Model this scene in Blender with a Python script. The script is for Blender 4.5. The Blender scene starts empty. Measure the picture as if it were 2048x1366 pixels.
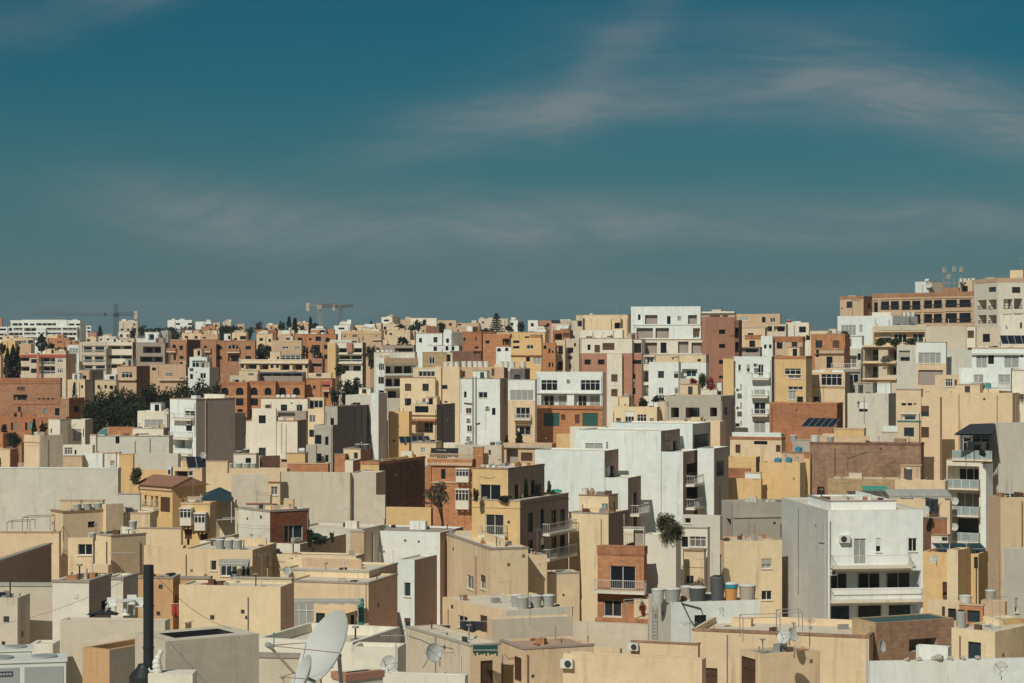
import bpy, math, random
from mathutils import Vector
random.seed(7)
R = math.radians
scene = bpy.context.scene
COL = scene.collection

# ---------------------------------------------------------------- camera
FPX, YH, HC = 4100.0, 700.0, 40.0          # focal length in photo pixels, eye-level row, eye height in metres
cam = bpy.data.objects.new('camera', bpy.data.cameras.new('camera'))
COL.objects.link(cam)
cam.location = (0, 0, HC)
cam.rotation_euler = (R(90), 0, 0)
cam.data.sensor_width = 36
cam.data.lens = 36 * FPX / 2048
cam.data.shift_y = (YH - 683) / 2048
cam.data.clip_start = 1
cam.data.clip_end = 30000
scene.camera = cam

# ---------------------------------------------------------------- light
SKY_STRENGTH, SKY_TINT, HZ_AMT, HZ_COL, CLOUD_COL = 0.08, (.050, .315, .345), .75, (1.52, 2.36, 2.62), (2.7, 3.05, 3.15)
SUN_AZ, SUN_EL = 28.0, 44.0                # degrees left of straight behind the camera, degrees up
sd = bpy.data.lights.new('sun', 'SUN')
sd.energy = 3.3
sd.angle = R(0.5)
sd.color = (1.0, 0.95, 0.83)
sun = bpy.data.objects.new('sun', sd)
COL.objects.link(sun)
tosun = Vector((-math.sin(R(SUN_AZ)) * math.cos(R(SUN_EL)), -math.cos(R(SUN_AZ)) * math.cos(R(SUN_EL)), math.sin(R(SUN_EL))))
sun.rotation_euler = tosun.to_track_quat('Z', 'Y').to_euler()
sun.location = tosun * 300
scene.view_settings.view_transform = 'Standard'
scene.view_settings.look = 'None'
scene.view_settings.exposure = 0.0
scene.view_settings.gamma = 1.0
scene.view_settings.use_curve_mapping = False

# ---------------------------------------------------------------- sky
world = bpy.data.worlds.new('World')
scene.world = world
world.use_nodes = True
wt = world.node_tree
wt.nodes.clear()


class NT:
    """small helper to write shader maths as expressions"""
    def __init__(s, tree): s.t = tree
    def n(s, kind, **kw):
        nd = s.t.nodes.new(kind)
        for k, v in kw.items(): setattr(nd, k, v)
        return nd
    def put(s, sock, v):
        if isinstance(v, bpy.types.NodeSocket): s.t.links.new(v, sock)
        else: sock.default_value = v
    def m(s, op, a, b=0.0, c=0.0, clamp=False):
        nd = s.n('ShaderNodeMath', operation=op, use_clamp=clamp)
        for i, v in enumerate((a, b, c)): s.put(nd.inputs[i], v)
        return nd.outputs[0]
    def mix(s, f, a, b, blend='MIX'):
        nd = s.n('ShaderNodeMix', data_type='RGBA', blend_type=blend)
        s.put(nd.inputs[0], f); s.put(nd.inputs[6], a); s.put(nd.inputs[7], b)
        return nd.outputs[2]
    def noise(s, vec, scale, detail=4, rough=.55, dist=0.0):
        nd = s.n('ShaderNodeTexNoise')
        s.put(nd.inputs['Vector'], vec)
        nd.inputs['Scale'].default_value = scale; nd.inputs['Detail'].default_value = detail
        nd.inputs['Roughness'].default_value = rough; nd.inputs['Distortion'].default_value = dist
        return nd.outputs['Fac']
    def xyz(s, x, y, z):
        nd = s.n('ShaderNodeCombineXYZ')
        for i, v in enumerate((x, y, z)): s.put(nd.inputs[i], v)
        return nd.outputs[0]
    def ramp(s, v, lo, hi, a=0.0, b=1.0):
        nd = s.n('ShaderNodeMapRange', interpolation_type='SMOOTHSTEP')
        for i, q in enumerate((v, lo, hi, a, b)): s.put(nd.inputs[i], q)
        return nd.outputs[0]


w = NT(wt)
sky = w.n('ShaderNodeTexSky', sky_type='NISHITA', sun_disc=False)
sky.sun_elevation = R(SUN_EL)
sky.sun_rotation = R(180 + SUN_AZ)
sky.altitude = 60
sky.air_density = 1.0
sky.dust_density = 1.2
sky.ozone_density = 2.5
tc = w.n('ShaderNodeTexCoord')
sep = w.n('ShaderNodeSeparateXYZ')
wt.links.new(tc.outputs['Generated'], sep.inputs[0])
az = w.m('ARCTAN2', sep.outputs[0], sep.outputs[1])            # radians right of straight ahead
el = w.m('ARCSINE', sep.outputs[2])                            # radians above the horizon
# thin high cloud: long fibres drawn out along the horizon, denser along a few bands
warp = w.noise(w.xyz(az, w.m('MULTIPLY', el, 2.0), 0.0), 7.0, 3, .5)
wv = w.m('MULTIPLY', w.m('SUBTRACT', warp, .5), .018)
elw = w.m('ADD', el, wv)
fib = w.noise(w.xyz(w.m('MULTIPLY', az, 1.0), w.m('MULTIPLY', elw, 5.0), 3.1), 9.0, 8, .62, .6)
sk = w.m('ADD', elw, w.m('MULTIPLY', w.m('SUBTRACT', az, .08), w.m('MULTIPLY', w.m('SUBTRACT', az, .08), .9)))
fine = w.noise(w.xyz(w.m('MULTIPLY', az, 1.0), w.m('MULTIPLY', sk, 9.0), 5.3), 17.0, 9, .68, .35)
soft = w.noise(w.xyz(w.m('MULTIPLY', az, 1.0), w.m('MULTIPLY', elw, 3.0), 8.7), 5.0, 4, .5)
def band(a0, e0, slope, curve, half, thick, amt):
    """a band of cirrus centred at azimuth a0 that climbs with slope and bends with curve"""
    da = w.m('SUBTRACT', az, a0)
    c = w.m('ADD', w.m('MULTIPLY', da, slope), w.m('MULTIPLY', w.m('MULTIPLY', da, da), curve))
    dv = w.m('DIVIDE', w.m('SUBTRACT', elw, w.m('ADD', c, e0)), thick)
    dh = w.m('DIVIDE', da, half)
    g = w.m('ADD', w.m('MULTIPLY', dv, dv), w.m('POWER', w.m('ABSOLUTE', dh), 4.0))
    return w.m('MULTIPLY', w.m('EXPONENT', w.m('MULTIPLY', g, -1.0)), amt)
bands = [band(.115, .1255, 0.0, -.80, .175, .0150, .95),      # the long arch from centre to right edge
         band(.215, .112, -.32, -.5, .08, .017, .85),       # its thick right end
         band(-.01, .1085, .16, 0.0, .05, .008, .35),       # its drawn-out left tail
         band(.050, .144, .9, -4.0, .03, .015, .46),        # plume that lifts off the arch
         band(.10, .152, .06, 0.0, .10, .016, .26),
         band(-.085, .055, -.07, .7, .12, .0160, 1.05),     # the low bank, left half
         band(.11, .0625, 0.0, -.1, .18, .0125, 1.0),       # the low bank, right half
         band(-.215, .158, .33, .8, .07, .010, .45),        # faint veil at upper left
         band(-.02, .024, .02, 0.0, .4, .010, .3)]
tot = bands[0]
for b_ in bands[1:]:
    tot = w.m('ADD', tot, b_)
far_az = w.ramp(w.m('ABSOLUTE', az), .27, .55)
veil = w.m('MULTIPLY', w.m('MULTIPLY', far_az, w.ramp(soft, .45, .75)), w.ramp(el, .02, .1))
tex = w.m('MULTIPLY', w.m('ADD', .25, w.m('ADD', w.m('MULTIPLY', w.ramp(fib, .30, .72), .62), w.m('MULTIPLY', w.ramp(soft, .3, .7), .25))), w.ramp(fine, .28, .70, .74, 1.12))
cl = w.m('MULTIPLY', w.m('ADD', w.m('ADD', tot, w.m('MULTIPLY', veil, .5)), .03), tex, clamp=True)
cl = w.m('MULTIPLY', cl, .72)
skycol = w.mix(1.0, sky.outputs[0], SKY_TINT + (1,), 'MULTIPLY')
hz = w.ramp(el, -.02, .155, 1.0, 0.0)
skycol = w.mix(w.m('MULTIPLY', hz, HZ_AMT), skycol, HZ_COL + (1,))
final = w.mix(cl, skycol, CLOUD_COL + (1,))
bg = w.n('ShaderNodeBackground')
bg.inputs['Strength'].default_value = SKY_STRENGTH
wt.links.new(final, bg.inputs['Color'])
wo = w.n('ShaderNodeOutputWorld')
wt.links.new(bg.outputs[0], wo.inputs['Surface'])

# ---------------------------------------------------------------- materials
MATS = {}
COLS = dict(
    W=(.74, .77, .735), WW=(.85, .87, .83), OW=(.745, .695, .58), CR=(.725, .565, .375), LY=(.765, .62, .41), Y=(.73, .505, .25), TN=(.60, .43, .285),
    PT=(.62, .54, .425), OR=(.53, .255, .13), DO=(.44, .20, .11), BR=(.235, .13, .095), GY=(.43, .40, .34), LG=(.60, .575, .495),
    TP=(.37, .31, .265), DG=(.165, .155, .15), PK=(.44, .225, .155), BK=(.27, .105, .06), TE=(.05, .19, .18), GN=(.03, .12, .09),
    RT=(.42, .10, .06), RT2=(.42, .24, .165), PKF=(.66, .46, .34), ORB=(.44, .24, .145), TP2=(.37, .265, .205), CG=(.57, .575, .54), CG2=(.52, .53, .49), BR2=(.36, .225, .15), TE2=(.06, .11, .105), OR2=(.58, .36, .19), PK2=(.45, .31, .22), BRN=(.13, .065, .04), NV=(.035, .035, .04), ST=(.50, .37, .22), RF=(.68, .59, .46), RD=(.36, .31, .26), WR=(.66, .64, .57))  # includes a brown and a pinkish tone with side-wall shade painted in
MAS = {'ORB', 'BR2', 'OR2', 'Y', 'TN', 'OR', 'DO', 'BR', 'BK', 'ST', 'PT', 'CR', 'LY'}


def wallmat(key):
    if key in MATS: return MATS[key]
    m = bpy.data.materials.new('plaster_' + key.lower()); m.use_nodes = True
    t = m.node_tree; t.nodes.clear(); q = NT(t)
    base = COLS[key] + (1,)
    geo = q.n('ShaderNodeNewGeometry')
    s3 = q.n('ShaderNodeSeparateXYZ'); t.links.new(geo.outputs['Position'], s3.inputs[0])
    x, y, z = s3.outputs
    pos = geo.outputs['Position']
    big = q.noise(pos, .22, 4, .6)
    mid = q.noise(pos, 1.3, 5, .65)
    streak = q.noise(q.xyz(q.m('MULTIPLY', x, 1.0), q.m('MULTIPLY', y, 1.0), q.m('MULTIPLY', z, .10)), 1.7, 5, .6, .3)
    grain = q.noise(pos, 9.0, 3, .7)
    rough_stone = key in ('BR', 'BR2', 'BK', 'DO', 'ST', 'OR', 'ORB')
    roofing = key in ('RF', 'WR', 'RD', 'PK2', 'TE2')
    k = 2.1 if rough_stone or roofing else 1.0
    if key in ('BR', 'BR2'): k = 3.4
    val = q.m('ADD', 1.0, q.m('MULTIPLY', q.m('SUBTRACT', big, .5), .30 * k))
    val = q.m('ADD', val, q.m('MULTIPLY', q.m('SUBTRACT', mid, .5), .24 * k))
    val = q.m('ADD', val, q.m('MULTIPLY', q.m('SUBTRACT', grain, .5), .16 * k))
    col = q.mix(1.0, base, q.xyz(val, val, val), 'MULTIPLY')
    dirt = q.ramp(mid if roofing else streak, .50, .72, 0.0, .6 if roofing else .6 if not rough_stone else .8)
    dirt = q.m('MULTIPLY', dirt, q.ramp(big, .35, .65))
    tcn = q.n('ShaderNodeTexCoord'); sg = q.n('ShaderNodeSeparateXYZ'); t.links.new(tcn.outputs['Generated'], sg.inputs[0])
    drip = q.noise(q.xyz(x, y, q.m('MULTIPLY', z, .06)), 4.5, 4, .65)
    drip = q.m('MULTIPLY', q.m('MULTIPLY', q.ramp(drip, .52, .72, 0.0, .55), q.ramp(sg.outputs[2], .86, 1.0)), q.ramp(q.noise(pos, .33, 2, .5), .45, .68))   # rain runs below the parapet
    dirt = q.m('MAXIMUM', dirt, drip) if not roofing else dirt
    dk = tuple(c * f for c, f in zip(COLS[key], (.55, .50, .46))) + (1,)
    col = q.mix(dirt, col, dk)
    patch = q.ramp(q.noise(pos, .55, 3, .5, .8), .58, .63, 0.0, .22)
    col = q.mix(patch, col, tuple(min(1, c * 1.22 + .03) for c in COLS[key]) + (1,))
    warm = q.ramp(q.noise(pos, .06, 2), .4, .65, 0.0, .16)
    col = q.mix(warm, col, (base[0] * 1.03, base[1] * .90, base[2] * .76, 1))
    hgt = mid
    if key in MAS:
        uu = q.m('ADD', q.m('MULTIPLY', x, .94), q.m('MULTIPLY', y, .34))
        br = q.n('ShaderNodeTexBrick')
        t.links.new(q.xyz(uu, z, 0.0), br.inputs['Vector'])
        br.inputs['Scale'].default_value = 1.0
        br.inputs['Brick Width'].default_value = .62; br.inputs['Row Height'].default_value = .27
        br.inputs['Mortar Size'].default_value = .014; br.inputs['Mortar Smooth'].default_value = .3
        br.inputs['Color1'].default_value = (1, 1, 1, 1); br.inputs['Color2'].default_value = (.86, .84, .80, 1)
        br.inputs['Mortar'].default_value = (.70, .66, .60, 1)
        if rough_stone:
            br.inputs['Color2'].default_value = (.72, .68, .62, 1); br.inputs['Mortar'].default_value = (.58, .53, .47, 1)
            br.inputs['Brick Width'].default_value = .55; br.inputs['Row Height'].default_value = .27
        amt = .7 if rough_stone else (.36 if key in ('Y', 'TN') else .2)
        col = q.mix(amt, col, q.mix(1.0, col, br.outputs['Color'], 'MULTIPLY'))
    bs = q.n('ShaderNodeBsdfPrincipled')
    t.links.new(col, bs.inputs['Base Color'])
    bs.inputs['Roughness'].default_value = .92
    bs.inputs['Specular IOR Level'].default_value = .2
    bm_ = q.n('ShaderNodeBump'); bm_.inputs['Strength'].default_value = .5 if rough_stone else .22
    bm_.inputs['Distance'].default_value = .06
    t.links.new(q.m('ADD', hgt, q.m('MULTIPLY', grain, .5)), bm_.inputs['Height'])
    t.links.new(bm_.outputs[0], bs.inputs['Normal'])
    out = q.n('ShaderNodeOutputMaterial'); t.links.new(bs.outputs[0], out.inputs['Surface'])
    MATS[key] = m
    return m


def plain(name, col, rough=.6, metal=0.0, var=.12, spec=.4, trans=0.0):
    if name in MATS: return MATS[name]
    m = bpy.data.materials.new(name); m.use_nodes = True
    t = m.node_tree; bs = t.nodes['Principled BSDF']; q = NT(t)
    geo = q.n('ShaderNodeNewGeometry')
    nz = q.noise(geo.outputs['Position'], 2.3, 4, .6)
    v = q.m('ADD', 1.0, q.m('MULTIPLY', q.m('SUBTRACT', nz, .5), var * 2))
    t.links.new(q.mix(1.0, tuple(col) + (1,), q.xyz(v, v, v), 'MULTIPLY'), bs.inputs['Base Color'])
    bs.inputs['Roughness'].default_value = rough
    bs.inputs['Metallic'].default_value = metal
    bs.inputs['Specular IOR Level'].default_value = spec
    if trans: bs.inputs['Transmission Weight'].default_value = trans
    MATS[name] = m
    return m


GLASS = [plain('window_glass', (.012, .016, .022), .12, 0, .4, .35), plain('window_glass_blue', (.03, .05, .06), .18, 0, .5, .35),
         plain('window_glass_dim', (.035, .032, .03), .3, 0, .5, .3), plain('window_curtain', (.33, .33, .31), .6, 0, .3, .2),
         plain('window_blind', (.16, .15, .14), .5, 0, .3, .2)]
M_FR = plain('window_frame_white', (.72, .71, .66), .5)
M_FB = plain('window_frame_brown', (.10, .055, .035), .5)
M_FD = plain('window_frame_dark', (.05, .05, .05), .45)
M_RAIL = plain('railing_paint', (.62, .61, .57), .5)
M_RAILD = plain('railing_iron', (.07, .06, .055), .5)
M_TIM = plain('timber_brown', (.12, .06, .035), .65)
M_GRN = plain('timber_green', (.025, .10, .085), .5)
M_BGLASS = plain('balcony_glass', (.30, .37, .37), .15, 0, .2, .5)
M_BLIND = plain('blind_beige', (.42, .38, .31), .7)
M_INT = plain('room_dark', (.02, .02, .022), .9)


def M(key):
    if isinstance(key, bpy.types.Material): return key
    return wallmat(key)


# ---------------------------------------------------------------- geometry helpers
TERR = [(0, 6), (150, 6), (190, 8), (240, 11), (330, 16), (400, 18), (560, 18), (650, 19), (800, 27), (1000, 34), (1250, 38), (1600, 38), (2600, 20), (9000, -20), (26000, -40)]


def ground(D):
    for (d0, z0), (d1, z1) in zip(TERR, TERR[1:]):
        if D <= d1: return z0 + (z1 - z0) * (D - d0) / (d1 - d0)
    return TERR[-1][1]


def kx(px): return (px - 1024.0) / FPX
def zz(py, D): return HC - (py - YH) * D / FPX
def P(px, py, D): return Vector((kx(px) * D, D, zz(py, D)))


class MB:
    """collects quads and boxes, in world metres, with a material slot for each face"""
    def __init__(s): s.v = []; s.f = []; s.mi = []; s.m = []
    def slot(s, key):
        m = M(key)
        if m not in s.m: s.m.append(m)
        return s.m.index(m)
    def poly(s, pts, key):
        i = len(s.v); s.v.extend(tuple(p) for p in pts)
        s.f.append(tuple(range(i, i + len(pts)))); s.mi.append(s.slot(key))
    def box(s, o, e, n, u0, u1, n0, n1, z0, z1, key):
        """box along the horizontal axes e and n from the 2-D point o"""
        def p(u, v, z): return (o[0] + e[0] * u + n[0] * v, o[1] + e[1] * u + n[1] * v, z)
        i = len(s.v)
        s.v.extend([p(u0, n0, z0), p(u1, n0, z0), p(u1, n1, z0), p(u0, n1, z0), p(u0, n0, z1), p(u1, n0, z1), p(u1, n1, z1), p(u0, n1, z1)])
        k = s.slot(key)
        for f in ((0, 1, 2, 3), (4, 5, 6, 7), (0, 1, 5, 4), (1, 2, 6, 5), (2, 3, 7, 6), (3, 0, 4, 7)):
            s.f.append(tuple(i + a for a in f)); s.mi.append(k)
    def bar(s, a, b, r, key, seg=5):
        a, b = Vector(a), Vector(b); d = (b - a)
        if d.length < 1e-6: return
        d.normalize(); x = d.orthogonal().normalized(); y = d.cross(x)
        i = len(s.v); k = s.slot(key)
        for p in (a, b):
            for j in range(seg):
                t = 2 * math.pi * j / seg
                s.v.append(tuple(p + x * (r * math.cos(t)) + y * (r * math.sin(t))))
        for j in range(seg):
            s.f.append((i + j, i + (j + 1) % seg, i + seg + (j + 1) % seg, i + seg + j)); s.mi.append(k)
        s.f.append(tuple(i + j for j in range(seg))); s.mi.append(k)
        s.f.append(tuple(i + seg + j for j in range(seg))); s.mi.append(k)
    def tube(s, pts, r, key, seg=5):
        for a, b in zip(pts, pts[1:]): s.bar(a, b, r, key, seg)
    def lathe(s, prof, key, seg=18, origin=(0, 0, 0), axis=None, cap=True):
        """profile of (radius, height) turned round the axis"""
        o = Vector(origin); zax = Vector(axis or (0, 0, 1)).normalized(); x = zax.orthogonal().normalized(); y = zax.cross(x)
        i = len(s.v); k = s.slot(key)
        for r, h in prof:
            for j in range(seg):
                t = 2 * math.pi * j / seg
                s.v.append(tuple(o + zax * h + x * (r * math.cos(t)) + y * (r * math.sin(t))))
        for a in range(len(prof) - 1):
            for j in range(seg):
                s.f.append((i + a * seg + j, i + a * seg + (j + 1) % seg, i + (a + 1) * seg + (j + 1) % seg, i + (a + 1) * seg + j)); s.mi.append(k)
        if cap:
            s.f.append(tuple(i + j for j in range(seg))); s.mi.append(k)
            s.f.append(tuple(i + (len(prof) - 1) * seg + j for j in range(seg))); s.mi.append(k)
    def build(s, name, parent=None, origin=(0, 0, 0), smooth=False):
        me = bpy.data.meshes.new(name)
        ox, oy, oz = origin
        me.from_pydata([(a - ox, b - oy, c - oz) for a, b, c in s.v], [], s.f)
        for m in s.m: me.materials.append(m)
        me.polygons.foreach_set('material_index', s.mi)
        if smooth: me.polygons.foreach_set('use_smooth', [True] * len(s.f))
        me.update()
        o = bpy.data.objects.new(name, me); COL.objects.link(o)
        if parent is not None: o.parent = parent
        else: o.location = origin
        return o


def tag(o, label, cat, group=None, kind=None):
    o['label'] = label; o['category'] = cat
    if group: o['group'] = group
    if kind: o['kind'] = kind
    return o


def empty(name, loc, label, cat, group=None):
    o = bpy.data.objects.new(name, None); COL.objects.link(o); o.location = loc; o.empty_display_size = .5
    return tag(o, label, cat, group)


class T:
    """a thing being put together: an Empty at its base whose parts are added one by one"""
    def __init__(s, name, loc, label, cat, group=None):
        s.o = Vector(loc); s.e = empty(name, s.o, label, cat, group)
    def add(s, mb, name, parent=None, smooth=False):
        return mb.build(name, parent or s.e, s.o, smooth)


# ---------------------------------------------------------------- buildings
class Vol:
    """one block of a building. x0, xc, x2: where its lit face ends on the left, its near corner stands and its other face ends on the
    right, yt: the top of the near corner; with distance and angle these give a real box standing at its place."""
    def __init__(q, x0, xc, x2, yt, th=14, c='CR', cs=None, yb=None, D=None, dD=0, d=9.0, wd=8.0, w=(), s=(), par=.35, cop=None, bal=(), rf='RF', lo=None, trim=(), rim=.22, inn=None):
        q.rim, q.inn = rim, inn
        q.a = (x0, xc, x2, yt, th, c, cs or c, yb, D, dD, d, wd, list(w), list(s), par, cop, list(bal), rf, lo, trim)
    def setup(q, D, i):
        x0, xc, x2, yt, th, c, cs, yb, D2, dD, d, wd, w_, s_, par, cop, bal, rf, lo, trim = q.a
        D = (D2 or D) + dD + .07 * i
        q.D = D
        k = kx(xc); q.th = R(th) + math.atan(k)
        q.C = Vector((k * D, D))
        q.ef = Vector((-math.cos(q.th), math.sin(q.th))); q.es = Vector((math.sin(q.th), math.cos(q.th)))
        q.nf = Vector((-math.sin(q.th), -math.cos(q.th))); q.ns = Vector((math.cos(q.th), -math.sin(q.th)))
        q.W = q.uF(x0) if x0 < xc else wd
        q.dp = min(q.uS(x2), 60) if x2 > xc else d
        q.zt = zz(yt, D); q.zb = zz(yb, D) if yb else ground(D) - 1.5
        q.deck = q.zt - par
    def uF(q, px):
        k = kx(px); return (q.C.x - k * q.D) / (math.cos(q.th) + k * math.sin(q.th))
    def uS(q, px):
        k = kx(px); den = math.sin(q.th) - k * math.cos(q.th)
        return (k * q.D - q.C.x) / max(den, .02)
    def zF(q, py, u): return zz(py, q.D + u * math.sin(q.th))
    def zS(q, py, u): return zz(py, q.D + u * math.cos(q.th))
    def onF(q, px, py, out=0.0):
        u = q.uF(px); p = q.C + q.ef * u + q.nf * out; return Vector((p.x, p.y, q.zF(py, u)))
    def onS(q, px, py, out=0.0):
        u = q.uS(px); p = q.C + q.es * u + q.ns * out; return Vector((p.x, p.y, q.zS(py, u)))
    def roof(q, px, back):
        """a point on the roof deck, back metres behind the lit face, seen at photo column px"""
        o = q.C + q.es * back
        k = kx(px); t = (o.x - k * o.y) / (math.cos(q.th) + k * math.sin(q.th))
        p = o + q.ef * t
        return Vector((p.x, p.y, q.deck))
    def roofS(q, px, back):
        """the same, back metres behind the right-hand face"""
        o = q.C + q.ef * back
        k = kx(px); t = (k * o.y - o.x) / (q.es.x - k * q.es.y)
        p = o + q.es * t
        return Vector((p.x, p.y, q.deck))


NB = [0]
DEPTH = dict(w=.16, W=.16, d=.22, c=.12, b=.12, g=.12, a=.35, A=.2, l=2.3, p=2.3, o=2.2, k=2.5, K=3.0, v=.3, t=.12, h=3.6, n=.16)


def inset(q, e):
    a = q.C + q.es * e + q.ef * e; b = q.C + q.es * (q.dp - e) + q.ef * e
    c = q.C + q.es * (q.dp - e) + q.ef * (q.W - e); d = q.C + q.es * e + q.ef * (q.W - e)
    return a, b, c, d


def facegrid(mb, o, e, n, L, z0, z1, holes, key, rev):
    us = sorted({0.0, L, *[h[0] for h in holes], *[h[1] for h in holes]})
    zs = sorted({z0, z1, *[h[2] for h in holes], *[h[3] for h in holes]})
    def p(u, dn, z): return (o.x + e.x * u + n.x * dn, o.y + e.y * u + n.y * dn, z)
    for ua, ub in zip(us, us[1:]):
        run = None
        for za, zb in zip(zs, zs[1:]):
            um, zm = (ua + ub) / 2, (za + zb) / 2
            if any(h[0] < um < h[1] and h[2] < zm < h[3] for h in holes):
                if run: mb.poly([p(ua, 0, run[0]), p(ub, 0, run[0]), p(ub, 0, run[1]), p(ua, 0, run[1])], key); run = None
            else: run = (run[0], zb) if run else (za, zb)
        if run: mb.poly([p(ua, 0, run[0]), p(ub, 0, run[0]), p(ub, 0, run[1]), p(ua, 0, run[1])], key)
    base_rev = rev
    for u0, u1, a, b, dp, kind in holes:
        rev = 'TP' if kind == 'h' else base_rev  # deep openings: darker taupe lining puts their shade into the colour
        for pts in ([(u0, 0, a), (u1, 0, a), (u1, -dp, a), (u0, -dp, a)], [(u0, 0, b), (u0, -dp, b), (u1, -dp, b), (u1, 0, b)],
                    [(u0, 0, a), (u0, -dp, a), (u0, -dp, b), (u0, 0, b)], [(u1, 0, a), (u1, 0, b), (u1, -dp, b), (u1, -dp, a)]):
            mb.poly([p(*t) for t in pts], rev)
        if kind in 'lpokhK':
            mb.poly([p(u0, -dp, a), p(u1, -dp, a), p(u1, -dp, b), p(u0, -dp, b)], rev)
        if kind in 'aA':                               # the two spandrels that turn the opening into an arch
            r = min((u1 - u0) / 2, (b - a) * .6); cz = b - r; cu = (u0 + u1) / 2; hw = (u1 - u0) / 2
            for sgn in (-1, 1):
                pts = [p(cu + sgn * hw, -.004, b)] + [p(cu + sgn * hw * math.cos(t * math.pi / 12), -.004, cz + r * math.sin(t * math.pi / 12)) for t in range(0, 7)]
                mb.poly(pts, key)


def pane(th, par, o, e, n, u0, u1, z0, z1, dp, kind, ppm):
    """window (or door) set in its opening; ppm = photo pixels per metre there"""
    w_, h_ = u1 - u0, z1 - z0
    g = MB()
    def p(u, dn, z): return (o.x + e.x * u + n.x * dn, o.y + e.y * u + n.y * dn, z)
    r = random.random()
    gm = GLASS[0] if kind in 'da' else GLASS[3] if kind == 'c' else GLASS[0 if r < .5 else 1 if r < .68 else 2 if r < .84 else 4 if r < .93 else 3]  # plain openings and arches: dark pane paints in the unlit inside
    if ppm < 9.5 and kind in 'wWnA': gm = GLASS[0 if r < .75 else 2]
    if kind == 'b': gm = M_TIM
    if kind in 'gt': gm = M_GRN if kind == 'g' else plain('shutter_teal', (.10, .30, .30), .6)
    if kind == 'v': gm = M_INT
    g.poly([p(u0, -dp, z0), p(u1, -dp, z0), p(u1, -dp, z1), p(u0, -dp, z1)], gm)
    nm = 'door' if h_ > 1.9 and w_ < 2.6 else 'window'
    wo_ = th.add(g, nm, par)
    if kind in 'wWcAbgtn' and w_ * ppm > (6 if ppm > 9.5 else 11):
        f = MB(); t = max(.055, .9 / ppm)
        fm = M_FB if kind == 'b' else M_GRN if kind in 'g' else M_FD if kind == 'n' else M_FR
        lo_, hi_ = -dp + .012, -dp + .07
        f.box(o, e, n, u0 + .004, u1 - .004, lo_, hi_, z1 - t, z1 - .004, fm); f.box(o, e, n, u0 + .004, u1 - .004, lo_, hi_, z0 + .004, z0 + t, fm)
        f.box(o, e, n, u0 + .004, u0 + t, lo_, hi_ - .004, z0 + t, z1 - t, fm); f.box(o, e, n, u1 - t, u1 - .004, lo_, hi_ - .004, z0 + t, z1 - t, fm)
        nm_ = 2 if w_ < 2.4 else 3 if w_ < 3.4 else 4
        if kind == 'W': nm_ = max(3, nm_)
        if w_ < .7: nm_ = 1
        for j in range(1, nm_):
            u = u0 + w_ * j / nm_; f.box(o, e, n, u - t * .5, u + t * .5, lo_, hi_ - .008, z0 + t, z1 - t, fm)
        if kind in 'Wbg' and h_ > .9:
            f.box(o, e, n, u0 + t, u1 - t, lo_, hi_ - .012, z1 - h_ * .3 - t * .4, z1 - h_ * .3 + t * .4, fm)
        if kind in 'bg' and ppm > 12:
            for j in range(int(h_ / .16)):
                f.box(o, e, n, u0 + t, u1 - t, lo_, lo_ + .02, z0 + t + j * .16, z0 + t + j * .16 + .05, fm)
        th.add(f, 'frame', wo_)
    if kind in 'wWn' and ppm > 8 and .7 < h_ < 1.9 and random.random() < .2:
        f = MB(); cut = random.uniform(.25, .75); f.box(o, e, n, u0 + .01, u1 - .01, -dp + .075, -dp + .1, z1 - h_ * cut, z1 - .01, random.choice((M_FR, M_BLIND, M_BLIND, M_TIM, M_FR))); th.add(f, 'roller_shutter', wo_)
    if kind in 'wWc' and ppm > 11 and h_ < 2.0:
        sl = MB(); sl.box(o, e, n, u0 - .08, u1 + .08, .002, .09, z0 - .08, z0 - .004, 'OW'); th.add(sl, 'sill', wo_)


def railing(th, par, o, e, n, u0, u1, z0, h, off, ppm, mat, ends=0.0, glass=None, solid=None):
    r = MB()
    sp = max(.17, 3.8 / ppm); t = max(.022, .55 / ppm)
    def run(oo, ee, nn, a, b):
        if solid:
            r.box(oo, ee, nn, a, b, -.08, .06, z0, z0 + h, solid); return
        r.box(oo, ee, nn, a, b, -t, t, z0 + h - 2 * t, z0 + h, mat); r.box(oo, ee, nn, a, b, -t, t, z0 + .06, z0 + .06 + 1.6 * t, mat)
        if glass:
            r.box(oo, ee, nn, a + .05, b - .05, -.01, .01, z0 + .1, z0 + h - 2.2 * t, glass)
            m_ = max(1, round((b - a) / 1.1))
            for j in range(m_ + 1):
                u = a + (b - a) * j / m_; r.box(oo, ee, nn, max(a, u - t * 1.4), min(b, u + t * 1.4), -t * 1.1, t * 1.1, z0, z0 + h - 2 * t, mat)
        else:
            m_ = max(2, int((b - a) / sp))
            for j in range(m_ + 1):
                u = a + (b - a) * j / m_; r.box(oo, ee, nn, max(a, u - t * .42), min(b, u + t * .42), -t * .4, t * .4, z0, z0 + h - 2 * t, mat)
    o2 = o + n * off
    run(o2, e, n, u0, u1)
    if ends:
        run(o + e * (u0 + .04), n, e, .03, ends - .05); run(o + e * (u1 - .04), n, e, .03, ends - .05)
    return th.add(r, 'railing', par)


BYL = {}


class _By(dict):
    def __missing__(s, k):
        for l, t in BYL.items():
            if l.startswith(k): return t
        raise KeyError(k)


BY = _By()


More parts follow.
